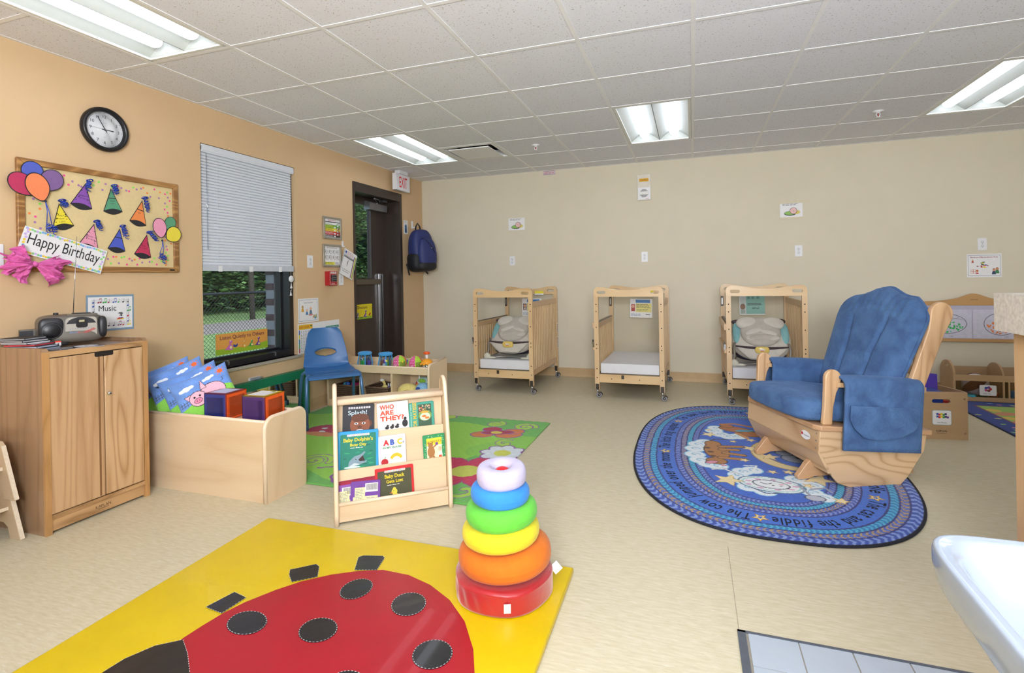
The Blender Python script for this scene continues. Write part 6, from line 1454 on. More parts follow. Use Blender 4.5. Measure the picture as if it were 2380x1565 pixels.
def bf(u, v):
    a = 2*PI*u
    if v < .35: r = .183*(v/.35) if False else .03+.150*(v/.35); z = .0
    elif v < .8: q = (v-.35)/.45; r = .183+.0035*math.sin(22*a+3*q)*math.sin(PI*q)*max(0, math.cos(a+2.3))**2+.003*math.sin(5*a); z = .078*q
    else: q = (v-.8)/.2; r = .183-.15*q; z = .078+.008*math.sin(PI/2*q)
    return (r*math.cos(a), r*math.sin(a), z)
b.surf(bf, 120, 26, mat('satin_red', '#a80a16', .38, noise_=.08, nscale=20, bump=.3, bscale=35, sheen=.5, spec=.6), closed_u=True); b.build('cushion_base', t)
b = B(); b.lathe([(.019, .05), (.019, .425), (.027, .432), (.029, .442), (.022, .454), (.01, .459), (0, .460)], RR, 24); b.build('post', t)
b = B(); b.box(-.02, .02, -.001, .001, 0, .035, PAPER, T=TR(.172, .075, .05) @ RZ(.5) @ RY(.9)); b.build('care_label', t)
b = B(); b.box(-.012, .012, -.001, .001, 0, .035, PAPER, T=TR(.075, -.172, .02) @ RZ(.4) @ RX(.15)); b.build('care_label', t)
ring(.114, .177, .096, .004, .004, (.02, -.045), SF('plush_orange', '#cf6a02'), 'orange plush ring resting on the red base')
ring(.207, .148, .078, -.010, 0, (.0, -.05), SF('plush_yellow', '#dfcf22'), 'yellow plush ring between the orange and green rings')
ring(.282, .137, .078, -.006, .0, (.02, -.03), SF('plush_green', '#5fbf3a'), 'green plush ring between the yellow and blue rings')
ring(.356, .113, .068, -.010, 0, (.0, .03), SF('plush_sky', '#2f86d8'), 'blue plush ring between the green and white rings')
ring(.420, .095, .076, -.004, 0, (.05, .0), SF('plush_white', '#c2bbd8'), 'white plush ring at the top of the stack around the red post', wob=1.6)
# ---- oval nursery rhyme rug
OCX, OCY, OA, OB = .388, 3.785, .785, 1.232
def ocurve(t, d, n=2.55):
    """point at angle t on the rug's outline moved inward by d"""
    a, b_ = OA-d, OB-d; c, s = math.cos(t), math.sin(t)
    return (math.copysign(abs(c)**(2/n), c)*a, math.copysign(abs(s)**(2/n), s)*b_)
p = Paint(2*OA+.02, 2*OB+.02, 330, 512, '#3a63c8'); X, Y = p.X, p.Y
def inside(d, n=2.55): return (np.abs(X)/(OA-d))**n+(np.abs(Y)/(OB-d))**n < 1
ang = np.arctan2(Y/OB, X/OA); arcl = ang*1.05
# distance inward, by bisection over nested ovals
D = np.zeros(X.shape); lo, hi = np.full(X.shape, -.02), np.full(X.shape, .70)
for _ in range(16):
    mid = (lo+hi)/2; ins = (np.abs(X)/(OA-mid))**2.55+(np.abs(Y)/(OB-mid))**2.55 < 1
    lo = np.where(ins, mid, lo); hi = np.where(ins, hi, mid)
D = lo
nz = nrg.random(X.shape)
def band(d0, d1, ca, cb, cc, f, sl):
    m = (D >= d0) & (D < d1); w = (D-d0)/(d1-d0); br = np.sin((arcl*f+sl*np.abs(w-.5)*2)*2*PI)
    for col, mm in ((ca, m), (cb, m & (br > .25)), (cc, m & (br < -.45) & (nz > .25))): p.fill(mm, col)
    p.C[m] *= (.8+.4*nz[m])[:, None]
band(.012, .062, '#3f58ae', '#7d95cf', '#2f4a9f', 21, .5)
band(.062, .105, '#3f56a8', '#a98f68', '#5f74bd', 24, -.6)
band(.105, .148, '#2f8ab5', '#49a8cf', '#276fb5', 26, .5)
m = (D >= .148) & (D < .268); p.fill(m, '#3a68c4'); p.C[m] *= (.85+.3*nz[m])[:, None]
band(.268, .306, '#4258ae', '#7f90cc', '#3a4fa4', 22, .5); band(.306, .342, '#3f56a8', '#ad9166', '#5f74bd', 25, -.6); band(.342, .382, '#2f8fb8', '#4fb0cc', '#2a76b8', 27, .5); band(.382, .420, '#4258ae', '#7f90cc', '#3a4fa4', 22, -.5)
for d in (.062, .105, .148, .268, .306, .342, .382, .420): p.fill(np.abs(D-d) < .0045, '#2a2f6e')
m = D > .424; p.fill(m, '#3560bf'); p.C[m] *= (.82+.36*nz[m])[:, None]
p.fill(D < .014, '#191c2c')
W2 = lambda x, y: (x-OCX, y-OCY)
def cloud(pts, r):
    for c, rr_ in (('#8fc9e2', r*1.12), ('#e4eef6', r)):
        for (x, y) in pts: u, v = W2(x, y); p.ellipse(u, v, rr_, rr_, c)
    for (x, y) in pts:
        u, v = W2(x, y); p.stroke([(u+r*.55*(1-k/14)*math.cos(.5*k), v+r*.55*(1-k/14)*math.sin(.5*k)) for k in range(12)], .008, '#7fb9d9')
E_ = '#3d2a2a'
# dog lying on its back on a cloud
cloud([(.02, 3.84), (.0, 3.74), (.0, 3.62), (.03, 3.52), (.08, 3.46), (.07, 3.90), (.13, 3.44)], .062)
for (x, y, rx, ry, a) in ((.14, 3.73, .075, .16, .1), (.12, 3.88, .05, .06, 0), (.13, 3.53, .06, .055, 0)): u, v = W2(x, y); p.ellipse(u, v, rx, ry, '#a9733c', a, .008, E_)
u, v = W2(.14, 3.73); p.ellipse(u, v, .072, .155, '#a9733c', .1)
for (x, y, x2, y2) in ((.17, 3.83, .30, 3.86), (.19, 3.70, .30, 3.68), (.16, 3.60, .30, 3.60), (.17, 3.77, .27, 3.78)): p.stroke([W2(x, y), W2(x2, y2)], .052, E_); p.stroke([W2(x, y), W2(x2, y2)], .038, '#b07a40')
for (x, y) in ((.10, 3.70), (.11, 3.62), (.08, 3.78)): u, v = W2(x, y); p.ellipse(u, v, .022, .018, '#5b3a22')
u, v = W2(.10, 3.50); p.ellipse(u, v, .04, .022, '#d78fa5', .6, .006, E_); u, v = W2(.17, 3.46); p.ellipse(u, v, .02, .012, '#d06a8a'); p.stroke([W2(.10, 3.94), W2(.14, 3.99), W2(.22, 4.0)], .014, '#4a3424')
# cat with a fiddle on a cloud
cloud([(.16, 4.28), (.14, 4.2), (.18, 4.12), (.24, 4.08), (.3, 4.10)], .06)
for (x, y, rx, ry, a) in ((.30, 4.28, .12, .07, -.3), (.40, 4.18, .09, .06, .2), (.24, 4.36, .045, .04, 0)): u, v = W2(x, y); p.ellipse(u, v, rx, ry, '#a8662f', a, .008, E_)
p.stroke([W2(.20, 4.40), W2(.30, 4.44), W2(.42, 4.38)], .035, '#b07238'); u, v = W2(.36, 4.26); p.ellipse(u, v, .07, .03, '#5d93a8', .3); p.stroke([W2(.30, 4.18), W2(.36, 4.08)], .035, '#c58a4c')
# moon
c0 = W2(.60, 3.78); d0 = np.hypot((X-c0[0])/.24, (Y-c0[1])/.30); d1 = np.hypot((X-c0[0]-.05)/.235, (Y-c0[1]-.045)/.29)
p.fill((d0 < 1.03) & (d1 > .98) & (X-c0[0] < .16), '#a5803c'); p.fill((d0 < 1) & (d1 > 1.01) & (X-c0[0] < .15), '#e2cf9a')
# grey spotted cow under the chair
for (x, y, rx, ry, a) in ((.66, 3.72, .13, .09, .3), (.78, 3.62, .08, .07, 0), (.56, 3.80, .05, .05, 0)): u, v = W2(x, y); p.ellipse(u, v, rx, ry, '#8f95a8', a, .008, '#2c3050')
for (x, y) in ((.64, 3.72), (.70, 3.75), (.72, 3.66), (.78, 3.64)): u, v = W2(x, y); p.ellipse(u, v, .028, .02, '#2f3040')
p.stroke([W2(.53, 3.84), W2(.50, 3.90)], .03, '#4a4e60'); p.stroke([W2(.50, 4.06), W2(.54, 4.0)], .035, '#2f3040')
# dish and spoon
cloud([(.24, 3.31), (.27, 3.22), (.27, 3.38), (.33, 3.42), (.60, 3.16), (.62, 3.26), (.55, 3.33), (.28, 3.14), (.36, 3.10), (.64, 3.10)], .055)
u, v = W2(.405, 3.215); p.ellipse(u, v, .165, .105, '#e9f1f4', -.15, .012, '#5b7f9a'); p.ellipse(u, v, .152, .094, '#9fd0d6', -.15); p.ellipse(u, v, .143, .087, '#eaf1f2', -.15)
for k in range(9): a = k*2*PI/9; p.ellipse(u+.125*math.cos(a), v+.074*math.sin(a), .017, .011, '#d9a9cc')
p.ellipse(u, v, .09, .055, '#d9e4ea', -.15, .008, '#3a3f58'); p.ellipse(u, v, .085, .051, '#eef3f6', -.15)
for dx in (-.0, .04): p.ellipse(u+dx+.01, v-.012, .007, .006, '#2a2f48')
p.stroke([(u-.055+.012*k, v+.02-.02*math.sin(PI*k/5)) for k in range(6)], .007, '#2a2f48'); p.ellipse(u+.055, v+.01, .014, .011, '#e3b2c8')
p.stroke([W2(.24, 3.33), W2(.16, 3.40), W2(.10, 3.37)], .02, '#3a4a70'); p.stroke([W2(.24, 3.33), W2(.16, 3.40), W2(.10, 3.37)], .013, '#eef3f6'); p.stroke([W2(.33, 3.40), W2(.36, 3.50), W2(.29, 3.49)], .013, '#eef3f6')
u, v = W2(.60, 3.08); p.ellipse(u, v, .045, .034, '#b9bccb', 0, .007, '#3a3f58'); p.stroke([W2(.58, 3.12), W2(.55, 3.24)], .016, '#9a9fb2'); p.stroke([W2(.60, 3.20), W2(.68, 3.24), W2(.70, 3.19)], .014, '#8f95aa'); p.stroke([W2(.30, 3.14), W2(.36, 3.08), W2(.42, 3.09)], .012, '#3a4a70')
for x, y, r, a in ((.10, 4.10, .055, .2), (.18, 3.22, .085, .3), (.36, 3.84, .055, .1), (.10, 4.22, .022, 0), (.26, 3.97, .025, .3), (.46, 3.70, .06, .5), (.30, 3.59, .03, .2), (.44, 3.42, .03, 0), (.53, 3.44, .035, .4), (.60, 3.25, .03, .2), (.67, 3.36, .09, .2), (.72, 3.08, .04, .3), (.38, 4.03, .035, .1), (.62, 4.1, .05, 0), (.70, 3.95, .05, .3)):
    u, v = W2(x, y); p.star(u, v, r, '#ecd9a4', a+PI, '#b08a3c', .008)
RUGP = painted('rug_print', .95, .4, 400, .15, .10, 240, .1)
o = p.mesh('oval_rug', RUGP, lambda X, Y: np.full(X.shape, .011), keep=(D > .005), back=lambda P: np.stack([P[:, 0]*1.003, P[:, 1]*1.003, P[:, 2]*0+.0012], 1)); o.location = (OCX, OCY, 0); tag(o, 'oval blue nursery rhyme rug with braided bands and a rhyme printed around it', 'rug')
b = B(); LI = flat('#16182c', .9); STR = flat('#e6cf8c', .9); STE = flat('#a97f34', .9)
N_ = 2400; path = []; d_ = .205
for k in range(N_+1):
    t_ = -PI/2-2*PI*k/N_*1.0; path.append(Vector(ocurve(t_, d_)))     # clockwise from the near end
cum = [0]
for k in range(N_): cum.append(cum[-1]+(path[k+1]-path[k]).length)
LEN = cum[-1]
def on(s):
    s %= LEN; import bisect
    i = min(bisect.bisect_right(cum, s)-1, N_-1); f = (s-cum[i])/(cum[i+1]-cum[i]+1e-9); q = path[i].lerp(path[i+1], f); dd = (path[(i+6) % N_]-path[(i-6) % N_]).normalized(); return q, dd
def along(txt, s0, h, kx=1.0):
    s = s0
    for ch in txt:
        if ch == ' ': s += h*.62*kx; continue
        if ch == '*':
            q, dd = on(s+h*.55); a = math.atan2(dd.y, dd.x); P = lambda R: [(q.x+(R if k % 2 == 0 else R*.45)*math.cos(a+PI/2+k*PI/5), q.y+(R if k % 2 == 0 else R*.45)*math.sin(a+PI/2+k*PI/5)) for k in range(10)]
            b.poly(P(h*.62), STE, .0116); b.poly(P(h*.48), STR, .012); b.poly(P(h*.22), flat('#3a66c8', .9), .0124); s += h*1.25; continue
        v, f = glyphs(ch, .012, .08); w = (max(x for x, _ in v)-min(x for x, _ in v))*h/.7*kx
        q, dd = on(s+w/2); a = math.atan2(dd.y, dd.x); b.text(ch, 0, -.35*h, h, LI, .0118, w=w, align='c', bold=.012, shear=.08, T=TR(q.x, q.y, 0) @ RZ(a)); s += w+h*.16*kx
    return s
def angle_s(px, py):                                # arc length of the printed line nearest to a pixel of the photo
    w_ = at(px, py, 'z', .012); k = min(range(N_), key=lambda i: (path[i].x+OCX-w_.x)**2+(path[i].y+OCY-w_.y)**2); return cum[k]
H_ = .074
def fit(txt, s0, s1):
    s0 %= LEN; s1 %= LEN
    if s1 < s0: s1 += LEN
    L_ = 0
    for ch in txt:
        if ch == ' ': L_ += H_*.62; continue
        v, f = glyphs(ch, .012, .08); L_ += (max(x for x, _ in v)-min(x for x, _ in v))*H_/.7+H_*.16
    along(txt, s0, H_, (s1-s0)/L_)
for txt, p0, p1 in (('The cow jumped over the moon', (1745, 1201), (1538, 1051)), ('The little dog laughed', (1526, 1040), (1571, 984)), ('To see such sport', (1584, 976), (1730, 963)), ('The cat and the fiddle', (2103, 1180), (1792, 1212))):
    fit(txt, angle_s(*p0), angle_s(*p1))
for p0 in ((1532, 1047), (1576, 979), (1741, 963), (1767, 1206), (2091, 1169)): along('*', angle_s(*p0)-H_*.55, H_)
sH = angle_s(2094, 1158); fit('Hey diddle diddle', sH-.80, sH)
s1 = angle_s(1745, 962)+.05; s2 = sH-.86; s2 += LEN if s2 < s1 else 0
fit('And the dish ran away with the spoon', s1, s2)
b.tube([(*ocurve(2*PI*k/220, .006), .0068) for k in range(220)], .0066, mat('rug_binding', '#171a28', .9, noise_=.1, nscale=80), 8, closed=True)
join_into(o, b)

# ---- glider rocking chair
GA = math.radians(24); GF = Vector((.519, 3.56, 0))
ASH = wood('ash_side', '#d6b48c', '#a37a50', 'x', 34, 2.8, contrast=.7, fine=.12, seed=21, rough=.33, coat=.3, longs=.30, sharp=3.5); ASHY = wood('ash_front', '#d6b48c', '#a8805a', 'y', 20, 2.4, contrast=.8, fine=.15, seed=23, longs=.2); ASHZ = wood('ash_post', '#d4ae86', '#a98058', 'z', 26, 3, contrast=.8, fine=.2, seed=25, longs=.15); ASHR = wood('ash_rail', '#c39a74', '#a67c58', 'x', 10, 3, contrast=.5, seed=26)
SUE = None
def suede():
    m, nt, b = _new('blue_microsuede'); N, L = nt.nodes, nt.links
    tc = N.new('ShaderNodeTexCoord'); n = N.new('ShaderNodeTexNoise'); n.inputs['Scale'].default_value = 9; n.inputs['Detail'].default_value = 5; n.inputs['Distortion'].default_value = .8; L.new(tc.outputs['Object'], n.inputs['Vector'])
    r = N.new('ShaderNodeValToRGB'); r.color_ramp.elements[0].position = .34; r.color_ramp.elements[1].position = .68; r.color_ramp.elements[0].color = (*lin('#36537f'), 1); r.color_ramp.elements[1].color = (*lin('#496b98'), 1)
    L.new(n.outputs['Fac'], r.inputs['Fac']); L.new(r.outputs['Color'], b.inputs['Base Color']); b.inputs['Roughness'].default_value = .85; b.inputs['Sheen Weight'].default_value = .25; b.inputs['Sheen Tint'].default_value = (*lin('#8fb2e6'), 1)
    n2 = N.new('ShaderNodeTexNoise'); n2.inputs['Scale'].default_value = 26; n2.inputs['Detail'].default_value = 3; L.new(tc.outputs['Object'], n2.inputs['Vector'])
    bp = N.new('ShaderNodeBump'); bp.inputs['Strength'].default_value = .55; bp.inputs['Distance'].default_value = .012; n2.inputs['Distortion'].default_value = 1.2; L.new(n2.outputs['Fac'], bp.inputs['Height']); L.new(bp.outputs['Normal'], b.inputs['Normal'])
    return m
SUE = suede()
t = empty('glider_chair', (GF.x, GF.y, .0), GA, label='wooden glider rocking chair with blue suede cushions on the oval rug', cat='rocking chair')
g = t
# the two runners of the base stay on the rug
for y in (-.215, .215):
    b = B(); pr = [(-.055, .0), (-.06, .02)]+arc(.09, .0, .13, 150, 100, 4)+[(.12, .125), (.48, .125)]+[(.55, .11), (.62, .07), (.665, .025), (.665, .0), (.60, -.0), (.57, .014), (.04, .014), (.0, .0)]
    b.prism([(u, v+.0130) for u, v in pr], y-.018, y+.018, 'y', ASHR, .004); b.build('runner', g)
b = B(); b.box(.25, .33, -.2, .2, .05, .09, ASHR, .004); b.box(.14, .47, -.235, -.2, .09, .13, ASHR); b.box(.14, .47, .2, .235, .09, .13, ASHR); b.build('base_crossbar', g)
tl = RY(math.radians(4.6)); UP_ = TR(0, 0, .36) @ tl           # the seat leans back a little
def G(b, n, par=None):
    for v in b.bm.verts: v.co = UP_ @ v.co
    return b.build(n, par or g)
b = B(); Hw = .365
b.prism([(-.01, -Hw-.012), (.655, -Hw-.012), (.655, -Hw+.10), (.03, -Hw+.10), (.03, Hw-.10), (.655, Hw-.10), (.655, Hw+.012), (-.01, Hw+.012), (-.035, Hw-.03), (-.035, -Hw+.03)], -.03, .0, 'z', ASHR, .006); b.box(.0, .60, -Hw+.06, Hw-.06, -.022, -.004, ASHR); G(b, 'seat_platform')
for s in (-1, 1):
    b = B(); y = s*(Hw-.012); b.prism([(-.006, -.03), (.635, -.03), (.625, -.12), (.535, -.27)]+[(.49, -.318), (.43, -.334), (.30, -.340), (.18, -.336), (.115, -.318), (.08, -.28), (.02, -.175), (-.006, -.15)], y-.009, y+.009, 'y', ASH, .004); G(b, 'side_panel')
b = B(); b.box(-.012, .008, -Hw+.004, Hw-.004, -.150, -.03, ASHY, .003); b.prism([(-.012, -.152), (.006, -.152), (.075, -.262), (.058, -.268)], -Hw+.004, Hw-.004, 'y', ASHY, .003)
T_ = Matrix(((0, 0, -1, -.0125), (-1, 0, 0, 0), (0, 1, 0, 0), (0, 0, 0, 1)))
for q in (-.05, -.09, -.13): b.disc(Hw-.025, q, .005, STEEL, 0, n=10, T=T_)
G(b, 'front_panel')
b = B(); b.disc(Hw-.115, -.085, .042, PAPER, .0006, ry=.024, n=28, T=T_); b.disc(Hw-.115-.03, -.082, .009, RED, .001, n=12, T=T_); b.text('Foundations', Hw-.106, -.09, .010, INK, .001, w=.05, align='c', T=T_); G(b, 'maker_badge')
for s in (-1, 1):
    y = s*(Hw-.03)
    b = B(); pr = [(.018, .0), (.075, .0), (.075, .10), (.088, .18), (.108, .225)]+arc(.065, .262, .048, -20, 180, 10)+[(.02, .20), (.022, .10)]
    b.prism(pr, y-.014, y+.014, 'y', ASHZ, .006); G(b, 'arm_post')
    b = B(); b.box(.08, .60, y-.026, y+.026, .215, .24, ASHZ, .006); b.box(.60, .63, y-.012, y+.012, .205, .235, ASHZ, .003); G(b, 'armrest')
    b = B(); cx, cz = .70, .655; dx, dz = (.70-.48), (.655+.02); L_ = math.hypot(dx, dz); ux_, uz_ = dx/L_, dz/L_; nx_, nz_ = -uz_, ux_
    w0, w1 = .050, .056
    pr = [(.48-nx_*w0, -.02-nz_*w0), (cx-ux_*.10-nx_*w1, cz-uz_*.10-nz_*w1)]+[(cx-nx_*.07*math.cos(q)+ux_*.07*math.sin(q), cz-nz_*.07*math.cos(q)+uz_*.07*math.sin(q)) for q in [PI*k/8 for k in range(9)]]+[(cx-ux_*.11+nx_*.045, cz-uz_*.11+nz_*.045), (.48+nx_*w0*.7, -.02+nz_*w0*.7)]
    b.prism(pr, y-.016, y+.016, 'y', ASHZ, .006); G(b, 'back_post')
for z in (.04, .30, .56):
    b = B(); x = .48+.22*(z+.02)/.675; b.box(x-.012, x+.012, -Hw+.045, Hw-.045, z, z+.05, ASHY); G(b, 'back_rail')
# seat cushion
b = B(); b.sq((.255, 0, .065), (.335, Hw-.05, .068), SUE, .35, .3, 48, 22, f=lambda x, y, z: (x-.03*(1-(y/.32)**2)*(x < 0), y, z+.010*math.sin(17*x+9*y)*(abs(x) < .3)*.35+.016*(1-(x/.335)**2)*(1-(y/.32)**2)*(z > 0))); G(b, 'seat_cushion')
# back cushion: curved crest, two long channels
def bc(u, v, fr):
    s = 2*u-1; w = .345*(1-.16*(1-v)**1.3)*(1-.10*max(0, (v-.86)/.14)**2)
    crest = .735+.06*math.exp(-(s/.36)**2)-.06*max(0, abs(s)-.72)**1.2*5
    h = .09+(crest-.09)*v
    y = s*w
    e = max(0, 1-abs(s)**6)*max(0, 1-abs(2*v-1)**9)
    tk = .075*e**.5
    c1 = math.exp(-((abs(s)-(.34+.28*max(0, v-.45)))/.035)**2)*max(0, min(1, (v-.03)/.1))*max(0, min(1, (.80-v)/.12)); cr = .030*c1
    fold = .0035*math.sin(70*v)*math.exp(-(s/.30)**2)*(v < .62)+.003*math.sin(40*s+20*v)*(v > .75)
    off = (tk-cr+fold) if fr else -.028*e**.5
    # plane of the back: leans with the posts
    bx = .485+.215*(h+.02)/.675-.045; n0 = (-.95, .31)
    return (bx+n0[0]*(off+.02), y, h+n0[1]*(off+.02))
b = B(); b.surf(lambda u, v: bc(u, v, 1), 61, 61, SUE); b.surf(lambda u, v: bc(1-u, v, 0), 31, 31, SUE); 
b.tube([bc(0, k/30, 0) for k in range(31)]+[bc(k/30, 1, 0) for k in range(31)]+[bc(1, 1-k/30, 0) for k in range(31)], .010, SUE, 6); G(b, 'back_cushion')
# arm covers
def cover(s, drop_out, drop_in, x0, x1, nm):
    y0 = s*(Hw-.03)
    P = [(y0+s*.072, .225-drop_out)]+[(y0+s*(.072-.010*k/6), .225-drop_out+drop_out*k/6) for k in range(1, 7)]+[(y0+s*.060*math.cos(a), .232+.040*math.sin(a)) for a in [PI*k/8 for k in range(9)]]+[(y0-s*(.060+.004*k/4), .225-drop_in*k/4) for k in range(1, 5)]
    def f(u, v):
        q = v*(len(P)-1); i = min(int(q), len(P)-2); w = q-i; y = P[i][0]+(P[i+1][0]-P[i][0])*w; z = P[i][1]+(P[i+1][1]-P[i][1])*w
        x = x0+(x1-x0)*u; wv = .004*math.sin(11*u+3*v)*math.sin(PI*v); fl = .02*(1-v)**2 if nm == 'near' else 0
        return (x-fl*(1.3*u-.3), y+s*wv, z+.006*math.sin(PI*u)*(abs(v-.55) < .3))
    b = B(); b.surf(f, 31, 45, SUE)
    o = G(b, 'arm_cushion'); so = o.modifiers.new('thickness', 'SOLIDIFY'); so.thickness = .016; so.offset = 0
    return o, f
oa, fa = cover(-1, .345, .13, .095, .575, 'near'); cover(1, .17, .15, .095, .555, 'far')
b = B(); y_ = -(Hw-.03)-.072-.014
pk = [(.115, -.005)]+[(.13, -.05), (.16, -.115), (.215, -.175), (.27, -.19), (.36, -.19), (.45, -.165), (.53, -.115)]+[(.56, -.07), (.56, .01), (.54, .05)]
pk = [(x_, .128-(.055-z_)*.175/.245) for x_, z_ in [(.13, .055)]+pk[1:-1]+[(.55, .055)]]; pk = [(.118+(x_-.13)*.93, z_) for x_, z_ in pk]
b.prism(pk, y_-.012, y_+.004, 'y', SUE, .004); b.tube([(p_[0], y_-.008, p_[1]) for p_ in pk[:-1]]+[(pk[-1][0], y_-.008, pk[-1][1])], .004, SUE, 6); G(b, 'pocket_flap', oa)

# ---- cribs
BIR = wood('crib_wood', '#d8b88e', '#be9869', 'z', 8, 3, contrast=.45, fine=.2, seed=31, coat=.25); BIRX = wood('crib_wood_x', '#d9b98c', '#bf9866', 'x', 9, 3, contrast=.5, fine=.2, seed=33, coat=.25); BIRY = wood('crib_wood_y', '#d3b088', '#b78f63', 'y', 8, 3, contrast=.45, seed=35)
ACR = clear('crib_acrylic', '#fdfdfc', .04); BRZ = mat('bracket_bronze', '#4a443f', .4, .6); TYRE = mat('caster_grey', '#85858a', .5); BOLT = mat('bolt_black', '#221e1c', .5)
def make_crib():
    t = empty('crib'); W, D, z0, zr = .335, .485, .115, 1.005
    for sx in (-1, 1):
        for sy in (-1, 1):
            b = B(); x, y = sx*(W-.022), sy*(D-.015); b.box(x-.022, x+.022, y-.014, y+.014, .085, zr, BIR, .004)
            for z in (.20, .29, .49, .53, .70, .86, .93): b.lathe([(0, 0), (.0055, 0), (.0055, .001), (0, .0012)], BOLT, 10, T=TR(x, y+sy*.0142, z) @ RX(-sy*PI/2))
            b.build('post', t)
            b = B(); b.box(x-.017, x+.017, y-.017, y+.017, .085, .14, BRZ, .002); b.tube([(x, y, .09), (x, y, .062), (x+.012, y, .05)], .007, CHROME, 8); b.prism([(x+.002, .055), (x+.03, .06), (x+.046, .045), (x+.05, .03), (x+.04, .045), (x+.01, .045)], y-.013, y+.013, 'y', BRZ, .002)
            cst = b.build('caster', t)
            b = B(); b.lathe([(0, -.010), (.014, -.010), (.016, -.011), (.028, -.010), (.029, 0), (.028, .010), (.016, .011), (.014, .010), (0, .010)], TYRE, 24, T=TR(x+.016, y, .0295) @ RX(PI/2)); b.lathe([(0, -.0125), (.013, -.0118), (.013, .0118), (0, .0125)], BRZ, 16, T=TR(x+.016, y, .0295) @ RX(PI/2)); b.lathe([(0, -.014), (.005, -.0135), (.005, .0135), (0, .014)], CHROME, 10, T=TR(x+.016, y, .0295) @ RX(PI/2)); b.build('wheel', cst)
    for sy in (-1, 1):
        y = sy*(D-.015); b = B()
        top = [(W*math.cos(0)-.0, zr)]+arc(W-.05, zr+.048, .05, 0, 80, 6)+[(W-.05-(2*W-.1)*k/16, zr+.098-.034*math.sin(PI*k/16)**1.5) for k in range(1, 16)]+arc(-W+.05, zr+.048, .05, 100, 180, 6)+[(-W, zr)]
        # one board with two slots: built in three sections
        sl = [slot(-W+.078, zr+.044, .085, .030), slot(W-.078, zr+.044, .085, .030)]
        lt = [q for q in top if q[0] <= -.01]+[(0, zr), ]; rt = [q for q in top if q[0] >= .01]
        mid = (0, zr+.064)
        b.prism([(W, zr)]+[q for q in top[1:] if q[0] > .005]+[mid, (0, zr)], y-.0135, y+.0135, 'y', BIRX, hole=sl[1]); b.prism([(0, zr), mid]+[q for q in top[:-1] if q[0] < -.005]+[(-W, zr)], y-.0135, y+.0135, 'y', BIRX, hole=sl[0]); b.build('end_rail', t)
        b = B(); b.box(-W+.045, W-.045, y-.011, y+.011, .155, .235, BIRX, .003)
        if sy < 0:
            for x in (-.17, .10): b.lathe([(0, 0), (.005, 0), (.005, .001), (0, .0012)], BOLT, 10, T=TR(x, y-.0112, .193) @ RX(PI/2))
            b.box(-.075, -.048, y-.0125, y-.011, .195, .233, BRZ)
        b.build('lower_rail', t)
        b = B(); b.box(-W+.042, W-.042, y-.003, y+.003, .235, zr+.002, ACR); b.build('clear_end_panel', t)
    for sx, zt in ((-1, .745), (1, .955)):
        x = sx*(W-.020)
        b = B(); b.box(x-.012, x+.012, -D+.03, D-.03, zt-.055, zt, BIRY, .005); 
        if sx < 0: b.box(x-.013, x+.013, -D+.03, D-.03, zt, zt+.006, mat('gate_strip', '#5a5a5e', .4, .3))
        b.build('gate_top_rail', t)
        b = B(); b.box(x-.012, x+.012, -D+.03, D-.03, .19, .245, BIRY, .005); b.build('gate_bottom_rail', t)
        n = 15 if sx > 0 else 15
        for k in range(n):
            b = B(); yy = -D+.06+(2*D-.12)*k/(n-1); b.box(x-.007, x+.007, yy-.011, yy+.011, .24, zt-.05, BIR, .003); b.build('slat', t)
    b = B(); x = -W-.012; b.box(x-.006, x+.012, -D+.02, D-.02, .475, .515, BIRY, .004); b.box(x-.006, x+.012, -D+.02, D-.02, .69, .745, BIRY, .004); b.build('fold_down_gate_bar', t)
    b = B(); b.box(-W-.022, -W-.004, -D+.02, -D+.04, .50, .555, CHROME, .004); b.box(-W-.026, -W-.01, -D+.022, -D+.034, .53, .575, BRZ, .003); b.build('gate_latch', t)
    b = B(); b.box(-W+.002, -W+.03, D-.034, D-.030, .86, .97, BRZ, .002); b.box(-W+.01, -W+.022, D-.036, D-.033, .88, .95, STEEL, .002); b.build('hinge_plate', t)
    b = B(); b.box(.06, .17, D-.0305, D-.0295, 1.012, 1.045, flat('#e9d83a')); b.box(.06, .17, D-.031, D-.0292, .995, 1.014, PAPER); b.lines(.07, .16, .998, 1.011, 2, GREY, 0, T=TR(0, D-.0312, 0) @ RX(PI/2)); b.build('warning_label', t)
    b = B(); xs = W-.0005
    for z0_, z1_ in ((.36, .50), (.54, .66)):
        b.box(xs, xs+.0012, D-.034, D-.012, z0_, z1_, PAPER)
        for k in range(5): b.box(xs+.0012, xs+.0016, D-.032, D-.014, z0_+.01+k*(z1_-z0_-.02)/5, z0_+.01+(k+.6)*(z1_-z0_-.02)/5, (INK, flat('#3a6a6a'), INK, flat('#7a3a5a'), INK)[k])
    b.build('side_label', t); 
    b = B(); b.box(-W+.03, W-.03, -D+.04, D-.04, .225, .242, mat('crib_base', '#6a5a48', .7)); b.build('mattress_board', t)
    return t
CR = [(-1.893, 5.575, -.022, 'left crib with a bouncer seat and a white mattress against the back wall'), (-.592, 5.585, -.012, 'middle crib, empty but for its white mattress, against the back wall'), (.628, 5.60, .0, 'right crib standing behind the glider chair, with a bouncer seat inside')]
crib0 = make_crib(); SHT = mat('mattress_white', '#eeeffa', .5, noise_=.03, nscale=12, bump=.3, bscale=18)
cribs = []
